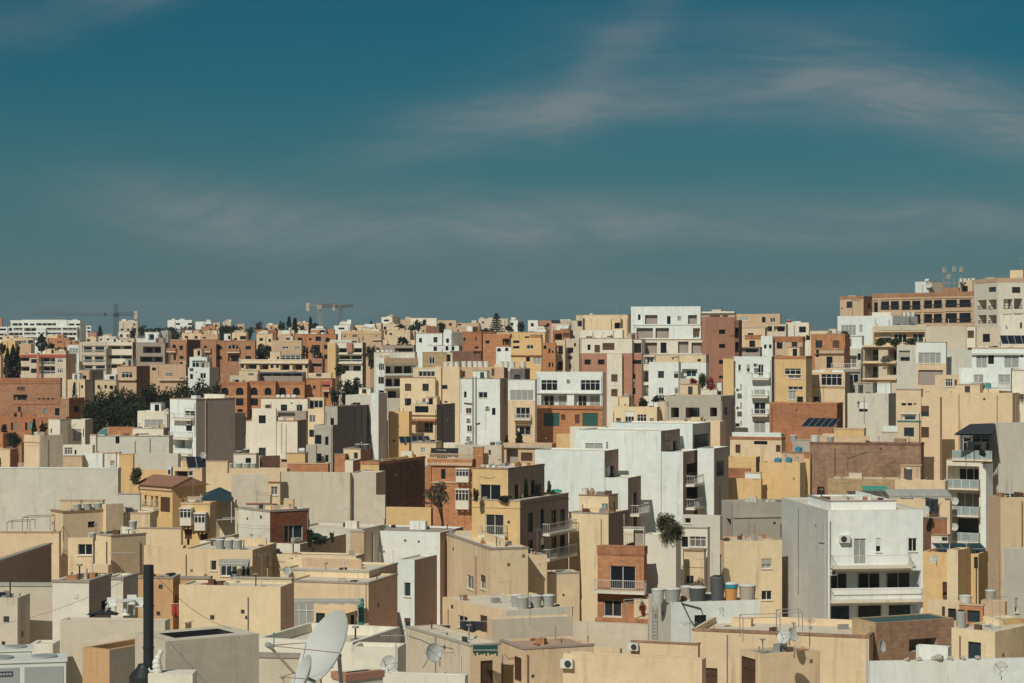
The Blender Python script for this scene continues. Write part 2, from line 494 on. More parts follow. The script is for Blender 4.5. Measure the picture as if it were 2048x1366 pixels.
def B(name, label, D, vols, cat='building', group=None, cl=True):
    """a building: its blocks, openings, roofs, balconies"""
    if D > 430:                                         # far houses: weathered stone rather than fresh cream
        rc = random.Random(label)
        for q in vols:
            a = list(q.a)
            if rc.random() < .5: a[5] = {'CR': 'TN', 'OW': rc.choice(('PT', 'CR')), 'LY': 'CR', 'LG': 'PT', 'PT': 'TN', 'Y': 'TN'}.get(a[5], a[5])
            q.a = tuple(a)
    for i, q in enumerate(vols): q.setup(D, i)
    q0 = vols[0]
    th = T(name, (q0.C.x, q0.C.y, ground(q0.D)), label, cat, group)
    th.vols = vols; BYL[label] = th
    for q in vols:
        x0, xc, x2, yt, tdeg, c, cs, yb, D2, dD, d, wd, wl, sl, par, cop, bal, rf, lo, trim = q.a
        ppm = FPX / q.D
        rw = random.Random(int(xc * 7 + yt))
        if not wl and q.W > 3.0 and q.zt - q.zb > 3 and (q.D > 395 or (q.D > 245 and q.W < 6.5 and rw.random() < .6)):
            rnd = random.Random(int(xc * 7 + yt)); sp = 3.0 * ppm; nw = max(1, int((xc - x0) / (3.2 * ppm)))
            wl = [(x0 + (xc - x0) * (i + .28) / nw, yt + sp * (.42 + j), x0 + (xc - x0) * (i + .28) / nw + 1.3 * ppm, yt + sp * (.42 + j) + 1.5 * ppm, rnd.choice('wddnnb')) for i in range(nw) for j in range(3) if rnd.random() < .72]
        mb = MB()
        hs = {}
        for face, lst in (('F', wl), ('S', sl)):
            uf, zf, L = (q.uF, q.zF, q.W) if face == 'F' else (q.uS, q.zS, q.dp)
            out = []
            for it in lst:
                ax, ay, bx, by, kd = it[:5]
                ua, ub = sorted((uf(ax), uf(bx))); um = (ua + ub) / 2
                za, zb_ = zf(by, um), zf(ay, um)
                ua, ub = max(ua, .05), min(ub, L - .05); zb_ = min(zb_, q.zt - .08); za = max(za, q.zb + .1)
                if ub - ua < .12 or zb_ - za < .1: continue
                if any(ua < h[1] and ub > h[0] and za < h[3] and zb_ > h[2] for h in out): continue
                out.append((ua, ub, za, zb_, min(DEPTH[kd], (q.dp if face == 'F' else q.W) * .45), kd))
            hs[face] = out
        facegrid(mb, q.C, q.ef, q.nf, q.W, q.zb, q.zt, hs['F'], c, c)
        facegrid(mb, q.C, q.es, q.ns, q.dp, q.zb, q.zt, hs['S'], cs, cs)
        A_ = q.C + q.es * q.dp; Bk = A_ + q.ef * q.W; L_ = q.C + q.ef * q.W
        mb.poly([(A_.x, A_.y, q.zb), (Bk.x, Bk.y, q.zb), (Bk.x, Bk.y, q.zt), (A_.x, A_.y, q.zt)], c)
        mb.poly([(L_.x, L_.y, q.zb), (Bk.x, Bk.y, q.zb), (Bk.x, Bk.y, q.zt), (L_.x, L_.y, q.zt)], c)
        ring = [q.C, A_, Bk, L_]; inn = inset(q, min(q.rim, q.W * .3, q.dp * .3)); ik = q.inn or c
        for j in range(4):
            a, b, c_, d_ = ring[j], ring[(j + 1) % 4], inn[(j + 1) % 4], inn[j]
            mb.poly([(a.x, a.y, q.zt), (b.x, b.y, q.zt), (c_.x, c_.y, q.zt), (d_.x, d_.y, q.zt)], c)
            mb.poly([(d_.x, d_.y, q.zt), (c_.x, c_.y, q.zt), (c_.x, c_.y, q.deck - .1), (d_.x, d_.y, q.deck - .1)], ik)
        wall = th.add(mb, 'wall')
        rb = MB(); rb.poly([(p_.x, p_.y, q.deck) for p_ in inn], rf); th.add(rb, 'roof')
        if cl and not cop and par > .09 and rw.random() < .45: cop = (rw.choice(('TN', 'TP', 'RD', 'GY', 'PK2', 'BR2')), rw.choice((.07, .1, .16)))
        if cop:
            cb = MB(); e_ = .05; hh = .16 if not isinstance(cop, tuple) else cop[1]; ck = cop if not isinstance(cop, tuple) else cop[0]
            for (oo, ee, nn, L) in ((q.C, q.ef, q.nf, q.W), (q.C, q.es, q.ns, q.dp)):
                cb.box(oo, ee, nn, -e_ if nn is q.nf else .003, L + e_, .003, e_, q.zt - hh, q.zt + .03, ck)
                cb.box(oo, ee, nn, .002, L - .002, -.25, .002, q.zt + .004, q.zt + .028 + (.003 if nn is q.nf else 0), ck)
            th.add(cb, 'coping')
        if lo:                                          # a lower storey in another colour: a thin skin of render over the wall
            lb = MB(); zl = q.zF(lo[1], 0)
            facegrid(lb, q.C + q.nf * .02, q.ef, q.nf, q.W, q.zb, zl, [h for h in hs['F'] if h[3] < zl], lo[0], lo[0])
            lb.box(q.C, q.ef, q.nf, .003, q.W, .002, .024, zl, zl + .06, lo[0]); th.add(lb, 'render_coat')
        for tr in trim:                                 # string courses: (face, row, height m, out m, colour)
            tb = MB(); fc, ty, thh, to, tk = tr
            if fc == 'F': tb.box(q.C, q.ef, q.nf, 0, q.W, .002, to, q.zF(ty, 0) - thh, q.zF(ty, 0), tk)
            else: tb.box(q.C, q.es, q.ns, 0, q.dp, .002, to, q.zS(ty, 0) - thh, q.zS(ty, 0), tk)
            th.add(tb, 'moulding')
        for face, o, e, n, key in (('F', q.C, q.ef, q.nf, c), ('S', q.C, q.es, q.ns, cs)):
            for (u0, u1, a, b, dp, kd) in hs[face]:
                if kd in 'lpokhK':
                    wdt = u1 - u0; hgt = b - a
                    o2 = o - n * (dp - .03)
                    if kd != 'h':
                        nd = max(1, min(5, round(wdt / 3.2)))
                        for j in range(nd):
                            ca, cb_ = u0 + wdt * j / nd, u0 + wdt * (j + 1) / nd
                            f0 = random.uniform(.06, .2); f1 = random.uniform(.76, .93)
                            if kd == 'K': f0, f1 = .16, .97
                            pane(th, None, o2, e, n, ca + (cb_ - ca) * f0, ca + (cb_ - ca) * f1, a + .05, a + hgt * .84, 0.0, 'd' if kd == 'K' else random.choice('ddn' if q.D > 430 else 'wwn'), ppm)
                    if kd in 'lkK' and hgt > 1.2: railing(th, None, o, e, n, u0 + .03, u1 - .03, a, min(1.0, hgt * .4), -.1, ppm, M_RAIL if kd == 'l' else M_RAILD)
                    if kd == 'p': railing(th, None, o, e, n, u0 + .01, u1 - .01, a + .003, min(1.0, hgt * .42), -.1, ppm, M_RAIL, solid=key)
                else: pane(th, None, o, e, n, u0, u1, a, b, dp, kd, ppm)
        for (fc, ax, bx, ys, dep, kd) in bal:
            o, e, n, uf, zf = (q.C, q.ef, q.nf, q.uF, q.zF) if fc == 'F' else (q.C, q.es, q.ns, q.uS, q.zS)
            ua, ub = sorted((uf(ax), uf(bx))); za = zf(ys, (ua + ub) / 2)
            sb = MB(); sb.box(o, e, n, ua, ub, .003, dep, za - .22, za, 'OW' if kd != 'y' else c); bo = th.add(sb, 'balcony')
            railing(th, bo, o, e, n, ua + .03, ub - .03, za + .003, 1.0, dep - .06, ppm, M_RAIL, ends=dep,
                    glass=M_BGLASS if kd == 'g' else None, solid=(c if kd in 'py' else None))
    if cl: clutter(th, D)
    return th


def clutter(th, D):
    """the small fixed stuff every house has: drainpipes, vent stubs, aerials, low roof partitions, vent holes"""
    rnd = random.Random(int(th.o.x * 31 + th.o.y * 17))
    for q in th.vols:
        ppm = FPX / q.D
        if q.W < 2 or q.dp < 2 or q.zt - q.zb < 1.5: continue
        faces = [('F', q.C, q.ef, q.nf, q.W, q.uF, q.zF, q.a[12])]
        if q.a[2] > q.a[1] + 14: faces.append(('S', q.C, q.es, q.ns, q.dp, q.uS, q.zS, q.a[13]))
        for fc, o, e, n, L, uf, zf, holes in faces:
            hu = [tuple(sorted((uf(h[0]), uf(h[2])))) for h in holes]
            for _ in range(1 + (L > 7) + (L > 12)):
                if rnd.random() < (.35 if q.D > 240 else .68): continue
                u = rnd.uniform(.25, L - .25)
                if any(a - .25 < u < b + .25 for a, b in hu): u = rnd.choice((.18, L - .18))
                r_ = max(.045, .5 / ppm); m_ = rnd.choice((M_RAIL, M_STEEL_, M_RUST_, M_STEEL_, M_FD))
                p_ = o + e * u + n * (r_ + .03); d_ = MB(); z1 = q.zt - rnd.uniform(.1, 1.0); z0 = max(q.zb, q.zt - rnd.uniform(4, 12))
                d_.bar((p_.x, p_.y, z0), (p_.x, p_.y, z1), r_, m_, 6)
                if rnd.random() < .4:
                    zc = rnd.uniform(z0, z1); s_ = rnd.choice((-1, 1)); ub = min(L - .1, max(.1, u + s_ * rnd.uniform(.8, 2.5))); p2 = o + e * ub + n * (r_ + .03)
                    if not any(min(u, ub) < b and max(u, ub) > a for a, b in hu): d_.bar((p_.x, p_.y, zc), (p2.x, p2.y, zc - .15), r_ * .8, m_, 6)
                th.add(d_, 'drainpipe')
            for _ in range(rnd.choice((0, 1, 2, 3)) if ppm > 7 else 0):
                u = rnd.uniform(.4, max(.5, L - .4)); z = q.zt - rnd.uniform(.6, 3.0)
                if any(a - .4 < u < b + .4 for a, b in hu) or z < q.zb + .3: continue
                vb = MB(); s_ = rnd.uniform(.09, .16); vb.box(o, e, n, u - s_, u + s_, .002, .03, z - s_, z + s_, rnd.choice((M_FD, M_FD, M_RUST_, M_RAIL))); th.add(vb, 'vent')
        if q.a[14] > .6: continue
        inner = min(q.W, q.dp)
        for _ in range(rnd.choice((1, 2, 3))):
            u, t_ = rnd.uniform(.5, q.W - .5), rnd.uniform(.4, min(q.dp - .4, 4)); p_ = q.C + q.ef * u + q.es * t_
            vb = MB(); h_ = rnd.uniform(.35, 1.1); vb.bar((p_.x, p_.y, q.deck - .02), (p_.x, p_.y, q.deck + h_), max(.05, .6 / ppm), rnd.choice((M_RAIL, M_STEEL_, M_FD)), 6)
            if rnd.random() < .5: vb.box(p_, q.ef, q.es, -.14, .14, -.14, .14, q.deck + h_ - .05, q.deck + h_ + .04, M_STEEL_)
            th.add(vb, 'vent_pipe')
        if inner > 3 and rnd.random() < (.75 if q.D > 200 else .3):
            u = rnd.uniform(.4, q.W - 2.4); w_ = rnd.uniform(.8, 2.2); h_ = rnd.uniform(.35, .9); t_ = rnd.uniform(.6, max(.7, q.dp - 2))
            pb = MB(); pb.box(q.C, q.ef, q.es, u, u + w_, t_, t_ + rnd.uniform(.6, 1.6), q.deck - .02, q.deck + h_, rnd.choice((q.a[5], 'OW', 'CR', 'GY', 'PT'))); th.add(pb, 'roof_hatch')
        yt_ = q.a[3]
        if inner > 4.0 and yt_ > 668 and q.D > 232 and rnd.random() < .62:
            w_ = rnd.uniform(1.8, min(3.4, q.W * .5)); u = rnd.uniform(.4, q.W - w_ - .3); t_ = rnd.uniform(1.2, max(1.3, q.dp - 3.0)); h_ = rnd.uniform(1.3, 2.2); key = rnd.choice((q.a[5], q.a[5], 'OW', 'CR', 'TN', 'W', 'GY', 'OR'))
            rb = MB(); o2 = q.C + q.es * t_; rb.box(o2, q.ef, q.es, u, u + w_, 0, rnd.uniform(1.6, 2.6), q.deck - .02, q.deck + h_, key); rr = th.add(rb, 'roof_room')
            db = MB(); du = u + rnd.uniform(.2, w_ - 1.0); db.box(o2, q.ef, q.es, du, du + .75, -.02, .05, q.deck + .02, q.deck + h_ * .85, rnd.choice((M_INT, M_TIM, M_FD, GLASS[0]))); th.add(db, 'door', rr)
            eb = MB(); eb.box(o2, q.ef, q.es, u - .1, u + w_ + .1, -.1, 1.7, q.deck + h_ + .003, q.deck + h_ + .09, rnd.choice((key, 'TN', 'GY'))); th.add(eb, 'roof', rr)
        if yt_ <= 668 and q.D > 600 and q.W > 5:
            for _ in range(2):
                w_ = rnd.uniform(1.6, 3.6); u = rnd.uniform(.2, max(.3, q.W - w_ - .2)); h_ = rnd.uniform(.7, 1.7); t_ = rnd.uniform(.5, 3.5); rb = MB(); o2 = q.C + q.es * t_
                rb.box(o2, q.ef, q.es, u, u + w_, 0, 2.0, q.deck - .02, q.deck + h_, rnd.choice((q.a[5], 'TN', 'OW', 'W', 'PT'))); th.add(rb, 'roof_room')
        if ppm > 13 and q.W > 4 and q.dp > 4 and rnd.random() < .35:
            t_ = rnd.uniform(.8, min(4, q.dp - 1)); ua_, ub_ = rnd.uniform(.5, q.W * .4), rnd.uniform(q.W * .6, q.W - .4); wl_ = MB(); tops = []
            for u in (ua_, ub_):
                p_ = q.C + q.ef * u + q.es * t_; wl_.bar((p_.x, p_.y, q.deck - .02), (p_.x, p_.y, q.deck + 1.7), .03, M_RUST_, 5); tops.append(Vector((p_.x, p_.y, q.deck + 1.65)))
            for dz in (0, .25): wl_.tube([tops[0].lerp(tops[1], j / 8) - Vector((0, 0, dz + .5 * (j / 8) * (1 - j / 8))) for j in range(9)], .012, M_FD, 4)
            th.add(wl_, 'washing_line')
        if ppm > 14 and rnd.random() < .25:
            cbm = MB(); z_ = q.zt - rnd.uniform(.4, 1.6); u0, u1 = sorted((rnd.uniform(0, q.W), rnd.uniform(0, q.W))); pts = []
            if u1 - u0 > 1.5 and z_ > q.zb + .5:
                for j in range(9):
                    f = j / 8; p_ = q.C + q.ef * (u0 + (u1 - u0) * f) + q.nf * .05; pts.append((p_.x, p_.y, z_ - rnd.uniform(.1, .3) * math.sin(f * 3.14) - .05 * rnd.random()))
                cbm.tube(pts, .013, M_FD, 4); th.add(cbm, 'cable')
        if ppm > 12:
            for _ in range(rnd.choice((2, 3, 4, 5))):
                u, t_ = rnd.uniform(.6, q.W - .6), rnd.uniform(.5, max(.6, q.dp - .6)); p_ = q.C + q.ef * u + q.es * t_; jb = MB(); an = rnd.uniform(0, 3.1); e1 = Vector((math.cos(an), math.sin(an))); e2 = Vector((-e1.y, e1.x))
                jb.box(p_, e1, e2, -rnd.uniform(.1, .5), rnd.uniform(.1, .5), -rnd.uniform(.05, .3), rnd.uniform(.05, .3), q.deck - .01, q.deck + rnd.uniform(.08, .5), rnd.choice((M_RUST_, M_STEEL_, M_FD, M_TIM, 'GY', 'OR'))); th.add(jb, 'roof_junk')
        if inner > 3.5 and rnd.random() < .6:
            t_ = rnd.uniform(1.5, max(1.6, q.dp - .6)); pb = MB(); u0 = rnd.uniform(.3, q.W * .5); pb.box(q.C, q.ef, q.es, u0, rnd.uniform(u0 + 1, q.W - .3), t_, t_ + .22, q.deck - .02, q.deck + rnd.uniform(.5, 1.0), rnd.choice((q.a[5], 'OW', 'TN'))); th.add(pb, 'roof_partition')
        if rnd.random() < .55:
            u, t_ = rnd.uniform(.6, q.W - .6), rnd.uniform(.6, min(q.dp - .5, 5)); p_ = q.C + q.ef * u + q.es * t_; h_ = rnd.uniform(1.4, 3.2)
            ab = MB(); r_ = max(.018, .28 / ppm); b_ = Vector((p_.x, p_.y, q.deck - .02)); tp = b_ + Vector((0, 0, h_)); ab.bar(b_, tp, r_, M_STEEL_, 4)
            an = rnd.uniform(0, 3.1); d_ = Vector((math.cos(an), math.sin(an), 0)); ab.bar(tp - d_ * .6, tp + d_ * .6, r_ * .8, M_STEEL_, 4)
            for j in range(5): c_ = tp + d_ * (j - 2) * .27; ab.bar(c_ + Vector((0, 0, .18)), c_ - Vector((0, 0, .18)), r_ * .6, M_STEEL_, 4)
            th.add(ab, 'aerial')


M_STEEL_ = plain('pipe_grey', (.30, .29, .27), .5)
M_RUST_ = plain('pipe_rust', (.26, .13, .08), .8)


def G(x0, y0, x1, y1, nx, ny, kind, fx=.6, fy=.6):
    out = []
    cw, ch = (x1 - x0) / nx, (y1 - y0) / ny
    for j in range(ny):
        for i in range(nx):
            cx, cy = x0 + cw * (i + .5), y0 + ch * (j + .5)
            out.append((cx - cw * fx / 2, cy - ch * fy / 2, cx + cw * fx / 2, cy + ch * fy / 2, kind))
    return out
# ---------------------------------------------------------------- the ground: one sheet that climbs the hill and runs past the horizon
v = Vol
gm = MB()
rows = sorted({d for d, _ in TERR} | {20, 60, 100, 280, 360, 480, 720, 900, 1120, 1400, 2000, 4000})
for d0, d1 in zip(rows, rows[1:]):
    for i in range(-6, 6):
        def gp(d, u): return (u / 6 * (60 + d * .9), d - (40 if d == 0 else 0), ground(d))
        gm.poly([gp(d0, i), gp(d0, i + 1), gp(d1, i + 1), gp(d1, i)], 'TN')
go = gm.build('ground'); go['kind'] = 'structure'
# ---------------------------------------------------------------- far skyline
H, A_, TW = 'house', 'apartment_building', 'townhouse'
B(A_, 'long white apartment block with balconies on the far left skyline', 1250, [
    v(20, 160, 172, 640.5, c='W', par=.2, w=[(24, 646, 44, 651.5, 'o'), (48, 646, 56, 651, 'd'), (60, 647, 69, 651, 'd'), (72, 646, 112, 651, 'o'), (137, 647, 149, 651, 'd'), (152, 647, 160, 651, 'd')]),
    v(15, 155, 172, 653, c='W', dD=-2.5, par=.1, w=[(17, 655.5, 24, 662, 'o'), (27, 655.5, 45, 662, 'l'), (48, 655.5, 72, 662, 'o'), (92, 655.5, 122, 662, 'l'), (125, 655.5, 153, 662, 'l'),
      (17, 665, 45, 670.5, 'o'), (48, 665, 72, 671, 'l'), (92, 665, 122, 670.5, 'l'), (125, 665, 153, 670.5, 'o'), (48, 674, 150, 680, 'o')]),
    v(74, 91, 92, 658, c='W', dD=-4, w=[(76, 664.5, 80, 668, 'd'), (85, 664.5, 89, 668, 'd')]),
    v(172, 182, 183, 651, c='W', dD=2, w=[(173, 654, 181, 658, 'o'), (173, 661, 181, 665, 'o')])])
B(A_, 'low white house cut by the left photo edge under the skyline block', 1180, [v(-12, 15, 16, 653, c='W', w=[(-2, 657, 12, 661, 'd')]), v(-12, 9, 10, 664, c='OW', dD=-2, w=[(-6, 667, 8, 671, 'o'), (-6, 674, 8, 679, 'o')])])
B(H, 'tiny reddish roof hut at the far left end of the skyline', 1350, [v(-10, 4, 6, 636, c='PK')])
B(H, 'white house with glazed veranda below the long white skyline block', 1050, [v(20, 66, 70, 676, c='OW', w=[(43, 680, 54, 687, 'w'), (56, 680, 66, 687, 'w')]), v(5, 44, 46, 672, c='LY', dD=3, w=[(14, 674, 18, 677, 'd')])])
B(H, 'yellow stone house behind the dark pine at far left', 980, [v(2, 30, 43, 681, c='Y', w=[(8, 690, 12, 694, 'd')]), v(30, 62, 66, 688, c='TN', dD=3)])
B(H, 'orange house with red window bays right of the dark pine at far left', 900, [v(96, 138, 145, 676, c='OR', w=[(115, 682, 118, 686, 'd'), (120, 682, 123, 686, 'd'), (140, 683, 143, 687, 'd')]), v(128, 160, 164, 681, c='PK', dD=-4, w=[(141, 683, 144, 688, 'd'), (150, 683, 158, 687, 'b')]), v(90, 130, 134, 671, c='CR', dD=5)])
B(H, 'cream cube house with one dark square window left of the single far cypress', 900, [v(172, 192, 196, 674, c='OW', w=[(174, 678, 180, 683, 'd')]), v(175, 193, 196, 665, c='PK', dD=4)])
B(A_, 'plain pale cube building beside the tall left crane', 1150, [v(238, 275, 279, 642, c='PT', cs='LG'), v(236, 262, 264, 664, c='OW', dD=-4)])
B(H, 'cream house below the crane mast at left', 920, [v(196, 232, 236, 673, c='OW', w=[(200, 677, 204, 681, 'd'), (214, 677, 219, 681, 'd')]), v(236, 268, 272, 676, c='PT', dD=2), v(208, 224, 226, 668, c='CR', dD=5)])
B(A_, 'white flat-roofed villa on the ridge above the palm grove', 1230, [v(337, 385, 387, 640, c='W', w=[(352, 646, 360, 650, 'd'), (376, 646, 384, 650, 'd')]), v(335, 340, 341, 641, c='OW', dD=3)])
B(A_, 'white villa on the ridge with dark glazed right end', 1220, [v(391, 422, 424, 643, c='W', w=[(411, 648, 422, 654, 'o')]), v(402, 430, 432, 653, c='OR', dD=-20)])
B(H, 'small pale block on the ridge left of the tree clump', 1260, [v(426, 440, 442, 645, c='TN'), v(446, 462, 464, 643, c='PT', dD=5)])
B(H, 'pale tan house peeking over the ridge trees', 1240, [v(474, 489, 491, 648, c='TN', w=[(480, 653, 484, 657, 'd')])])
B(H, 'wide low tan house on the ridge left of the cypress row', 1260, [v(532, 557, 559, 649, c='TN', w=[(541, 653, 544, 658, 'd')])])
B(H, 'pinkish ridge house between the cypresses', 1260, [v(592, 618, 620, 645, c='TN')])
B(H, 'white stair-roof house behind the crane mast in the middle left skyline', 1000, [v(668, 700, 705, 651, c='W', w=[(677, 655, 689, 659, 'd')]), v(680, 702, 704, 644, c='W', dD=4), v(704, 742, 745, 650, c='OW', dD=6, th=30)])
B(H, 'square cream block topping the skyline left of centre', 1000, [v(763, 784, 801, 634, c='OW', cs='PT', th=35, w=[(768, 639, 778, 643, 'd')]), v(801, 822, 824, 639, c='PT', dD=3), v(762, 800, 805, 648, c='PT', dD=-4)])
B(H, 'long pale house on the skyline behind leaning trees', 980, [v(821, 873, 875, 636, c='OW', w=[(826, 643, 828, 646, 'd')]), v(873, 912, 914, 640.5, c='PT', dD=3)])
B(H, 'low tan house with dishes on the skyline left of the norfolk pine', 1000, [v(905, 957, 960, 646, c='TN', w=[(915, 648, 922, 651, 'd')])])
B(A_, 'white skyline house directly behind the norfolk pine', 1000, [v(957, 1015, 1020, 637, c='OW', w=[(964, 643, 968, 647, 'd')]), v(1016, 1036, 1038, 640, c='W', dD=3)])
B(H, 'white and pink skyline house with a small tilted solar panel', 900, [v(1056, 1076, 1078, 640.5, c='W'), v(1074, 1118, 1120, 640.7, c='PK', dD=2), v(1117, 1152, 1155, 641, c='OW', dD=5), v(1103, 1140, 1143, 647, c='LG', dD=-4)])

# ---------------------------------------------------------------- left hillside
B(A_, 'block with red tiled strips over pink and cream balconies at far left', 610, [
    v(35, 132, 153, 707, c='OW', cs='TN', th=22, par=.2, w=[(37, 715, 59, 727, 'p'), (37, 733, 59, 748, 'p'), (62, 718, 73, 726, 'd'), (62, 737, 73, 746, 'd'), (79, 715, 110, 729, 'l'), (79, 732, 110, 748, 'l'), (115, 717, 126, 725, 'W'), (115, 737, 126, 746, 'W')],
      trim=[('F', 709, .8, .25, 'RT')]),
    v(73, 78, 79, 705, c='PK', dD=-.8, d=1.2), v(110, 131, 138, 701, c='TN', dD=5)])
B(H, 'white hut with slatted window behind the red-tiled balcony block', 640, [v(135, 158, 161, 690, c='W', w=[(138, 696, 157, 707, 'c')])])
B(A_, 'grey balcony block left twin of the three-storey hillside pair', 620, [
    v(159, 212, 213, 684, c='LG', par=.3, w=[(164, 691.5, 211, 705, 'l'), (164, 711, 211, 725, 'l'), (164, 730, 211, 742, 'l')], cop='OW')])
B(A_, 'cream balcony block right twin of the three-storey hillside pair', 622, [
    v(213, 265, 272, 684, c='OW', cs='DO', par=.3, w=[(215, 691, 264, 703.5, 'p'), (215, 710, 264, 722.5, 'p'), (215, 728, 264, 742, 'p')], cop='OW')])
B(A_, 'shaded brown block with deep balconies right of the cream hillside twin', 650, [
    v(272, 330, 337, 685, c='TP', cs='BR', w=[(286, 693, 322, 706, 'o'), (280, 713, 326, 724, 'o')]),
    v(290, 318, 322, 664, c='W', dD=6, w=[(297, 668, 308, 680, 'o'), (316, 669, 319, 675, 'd')]), v(322, 336, 343, 661, c='GY', cs='LG', dD=8), v(274, 292, 294, 676, c='OW', dD=7)])
B(H, 'tan house with open colonnade above the rust-orange arched houses', 760, [v(364, 402, 408, 665, c='CR'), v(362, 400, 402, 659, c='BR', dD=2, w=[(368, 661, 373, 665, 'd'), (377, 661, 384, 665, 'd')]), v(402, 436, 440, 668, c='TN', dD=-5, w=[(404, 672, 412, 676, 'd')])])
B(TW, 'rust-orange house with arched balcony and shaded brown side at left', 600, [
    v(341, 374, 401, 679, c='ORB', cs='BR', th=24, par=.25, w=[(345, 689, 352, 700, 'a'), (359, 691, 366, 700, 'd'), (347, 708, 352, 720, 'd'), (359, 712, 367, 718, 'd')], bal=[('F', 335, 353, 703, .8, 'p')], cop='TN')])
B(A_, 'wide rust-orange house with one big half-round arch over its balcony', 598, [
    v(401, 432, 433, 679, c='ORB', par=.3, w=[(408, 691, 414, 702, 'a'), (402, 709, 409, 717, 'a'), (411, 709, 418, 717, 'a')], bal=[('F', 394, 422, 703, .7, 'p')], cop='DO'),
    v(433, 510, 513, 681, c='ORB', par=.3, dD=.5, w=[(434, 692, 444, 699, 'd'), (456, 689, 478, 704, 'A'), (491, 692, 502, 699, 'd'), (434, 712, 444, 719, 'd'), (456, 708, 480, 723, 'o'), (491, 712, 502, 718, 'd')], bal=[('F', 455, 480, 704, .6, 'p')], cop='DO')])
B(H, 'row of small cream roof huts behind the big-arch orange house', 700, [v(448, 461, 462, 667, c='W', w=[(456, 671, 461, 679, 'd')]), v(464, 494, 497, 665, c='CR', dD=2, w=[(468, 676, 474, 680, 'd'), (480, 672, 492, 679, 'd')]), v(400, 436, 440, 671, c='TN', dD=-3, w=[(405, 674, 412, 677, 'd')])])
B(H, 'yellow house with two small windows beside the ivy-dark trees', 700, [v(513, 545, 548, 667, c='LY', w=[(519, 676, 526, 682, 'd'), (537, 678, 542, 684, 'd')]), v(511, 530, 533, 659, c='DO', dD=6), v(538, 552, 555, 660, c='DO', dD=9)])
B(H, 'cream villa with stair box and small round tank below the cypresses', 740, [v(556, 588, 590, 660, c='CR'), v(596, 616, 617, 661, c='W', dD=3), v(545, 582, 585, 668, c='TN', dD=-6), v(570, 585, 587, 672, c='OW', dD=-8, w=[(571, 675, 581, 680, 'b')])])
B(H, 'white roof pavilion with dark openings in front of the crane mast', 740, [v(622, 650, 655, 657, c='W', w=[(628, 660, 633, 665, 'd'), (635, 660, 650, 665, 'd')]), v(633, 648, 652, 652, c='W', dD=4), v(652, 668, 670, 658, c='OR', dD=2)])
B(A_, 'tan flat block with glazed ground floor in the left middle hillside', 600, [
    v(543, 603, 606, 681, c='TN', par=.3, w=[(564, 693, 577, 698, 'w'), (590, 693, 600, 699, 'c')], cop='CR'),
    v(540, 560, 562, 703, c='CR', dD=-3, w=[(554, 713, 558, 719, 'd')]), v(560, 602, 605, 708, c='TP', dD=-4, w=[(561, 711, 601, 723, 'W')])])
B(A_, 'orange villa with arched bay windows left of the yellow arched house', 650, [
    v(590, 672, 676, 668, c='OR', cs='DO', par=.3, w=[(595, 675, 605, 681, 'a'), (618, 676, 623, 681, 'd'), (631, 673, 642, 682, 'd'), (651, 675, 660, 684, 'a'), (630, 690, 640, 706, 'd'), (648, 690, 656, 698, 'd'), (648, 709, 655, 718, 'd')], cop='DO')])
B(A_, 'yellow villa with two arched windows below the skyline left of centre', 665, [
    v(682, 763, 768, 662, c='CR', par=.3, w=[(704, 669, 715, 677, 'A'), (725, 673, 727, 682, 'd'), (687, 671, 692, 679, 'd'), (748, 671, 757, 677, 'A')], trim=[('F', 665.5, .35, .12, 'Y')], bal=[('F', 686, 718, 680, .7, 'p'), ('F', 745, 763, 679, .6, 'p')]),
    v(722, 752, 755, 655, c='OW', dD=5, w=[(736, 657, 745, 659, 'd')]), v(752, 762, 766, 646, c='CR', dD=12)])
B(H, 'cream house with two tall shuttered openings right of the yellow arched villa', 670, [v(764, 820, 826, 660, c='CR', w=[(765, 661, 768, 669, 'b'), (770, 661, 774, 669, 'b'), (779, 666, 784, 670, 'n')]), v(766, 830, 834, 680, c='OW', dD=-9), v(805, 829, 832, 662, c='TN', dD=2, w=[(820, 676, 824, 681, 'w')])])
B(A_, 'block with white panels and strip balconies beside dark tree shade', 560, [
    v(655, 671, 673, 684, c='Y', par=.2, d=9),
    v(672, 725, 732, 685, c='OW', cs='BR', th=16, dD=.3, w=[(673, 696, 693, 705, 'o'), (705, 696, 724, 705, 'o'), (673, 710, 724, 724, 'l'), (676, 730, 722, 742, 'o')], trim=[('F', 706.5, .3, .5, 'OW'), ('F', 725, .35, .5, 'OW')]),
    v(693, 704, 705, 684.5, c='PK', dD=-.1, yb=705, d=2)])
B(A_, 'long low apartment row with navy glazing above the orange arcade', 560, [
    v(479, 617, 622, 719, c='OW', cs='PK', par=.25, w=[(482, 729, 488, 736, 'd'), (491, 728, 513, 738, 'o'), (519, 728, 537, 739, 'o'), (541, 730, 547, 736, 'w'), (552, 730, 558, 736, 'w'), (561, 728, 579, 740, 'o'), (585, 728, 605, 740, 'o'), (610, 730, 616, 736, 'w')], trim=[('F', 724.5, .35, .5, 'OW')], cop='OW'),
    v(620, 645, 650, 717, c='PK', dD=2, w=[(623, 727, 645, 733, 'o')])])
B(H, 'cream hut with tripartite window at the foot of the long low apartment row', 545, [v(478, 516, 520, 741, c='CR', w=[(496, 746, 508, 752, 'W')]), v(517, 606, 612, 744, c='TP', dD=1.5, w=[(519, 746, 605, 752, 'o')])])
B(A_, 'orange arcade house with arched loggias, left bay', 540, [
    v(433, 494, 498, 764, c='OR', cs='DO', par=.3, w=[(443, 775, 457, 790, 'a'), (472, 775, 487, 790, 'a'), (443, 797, 458, 811, 'd'), (472, 797, 487, 811, 'd'), (474, 818, 486, 824, 'a')], cop=('DO', .9), trim=[('F', 792.5, .3, .1, 'TN')])])
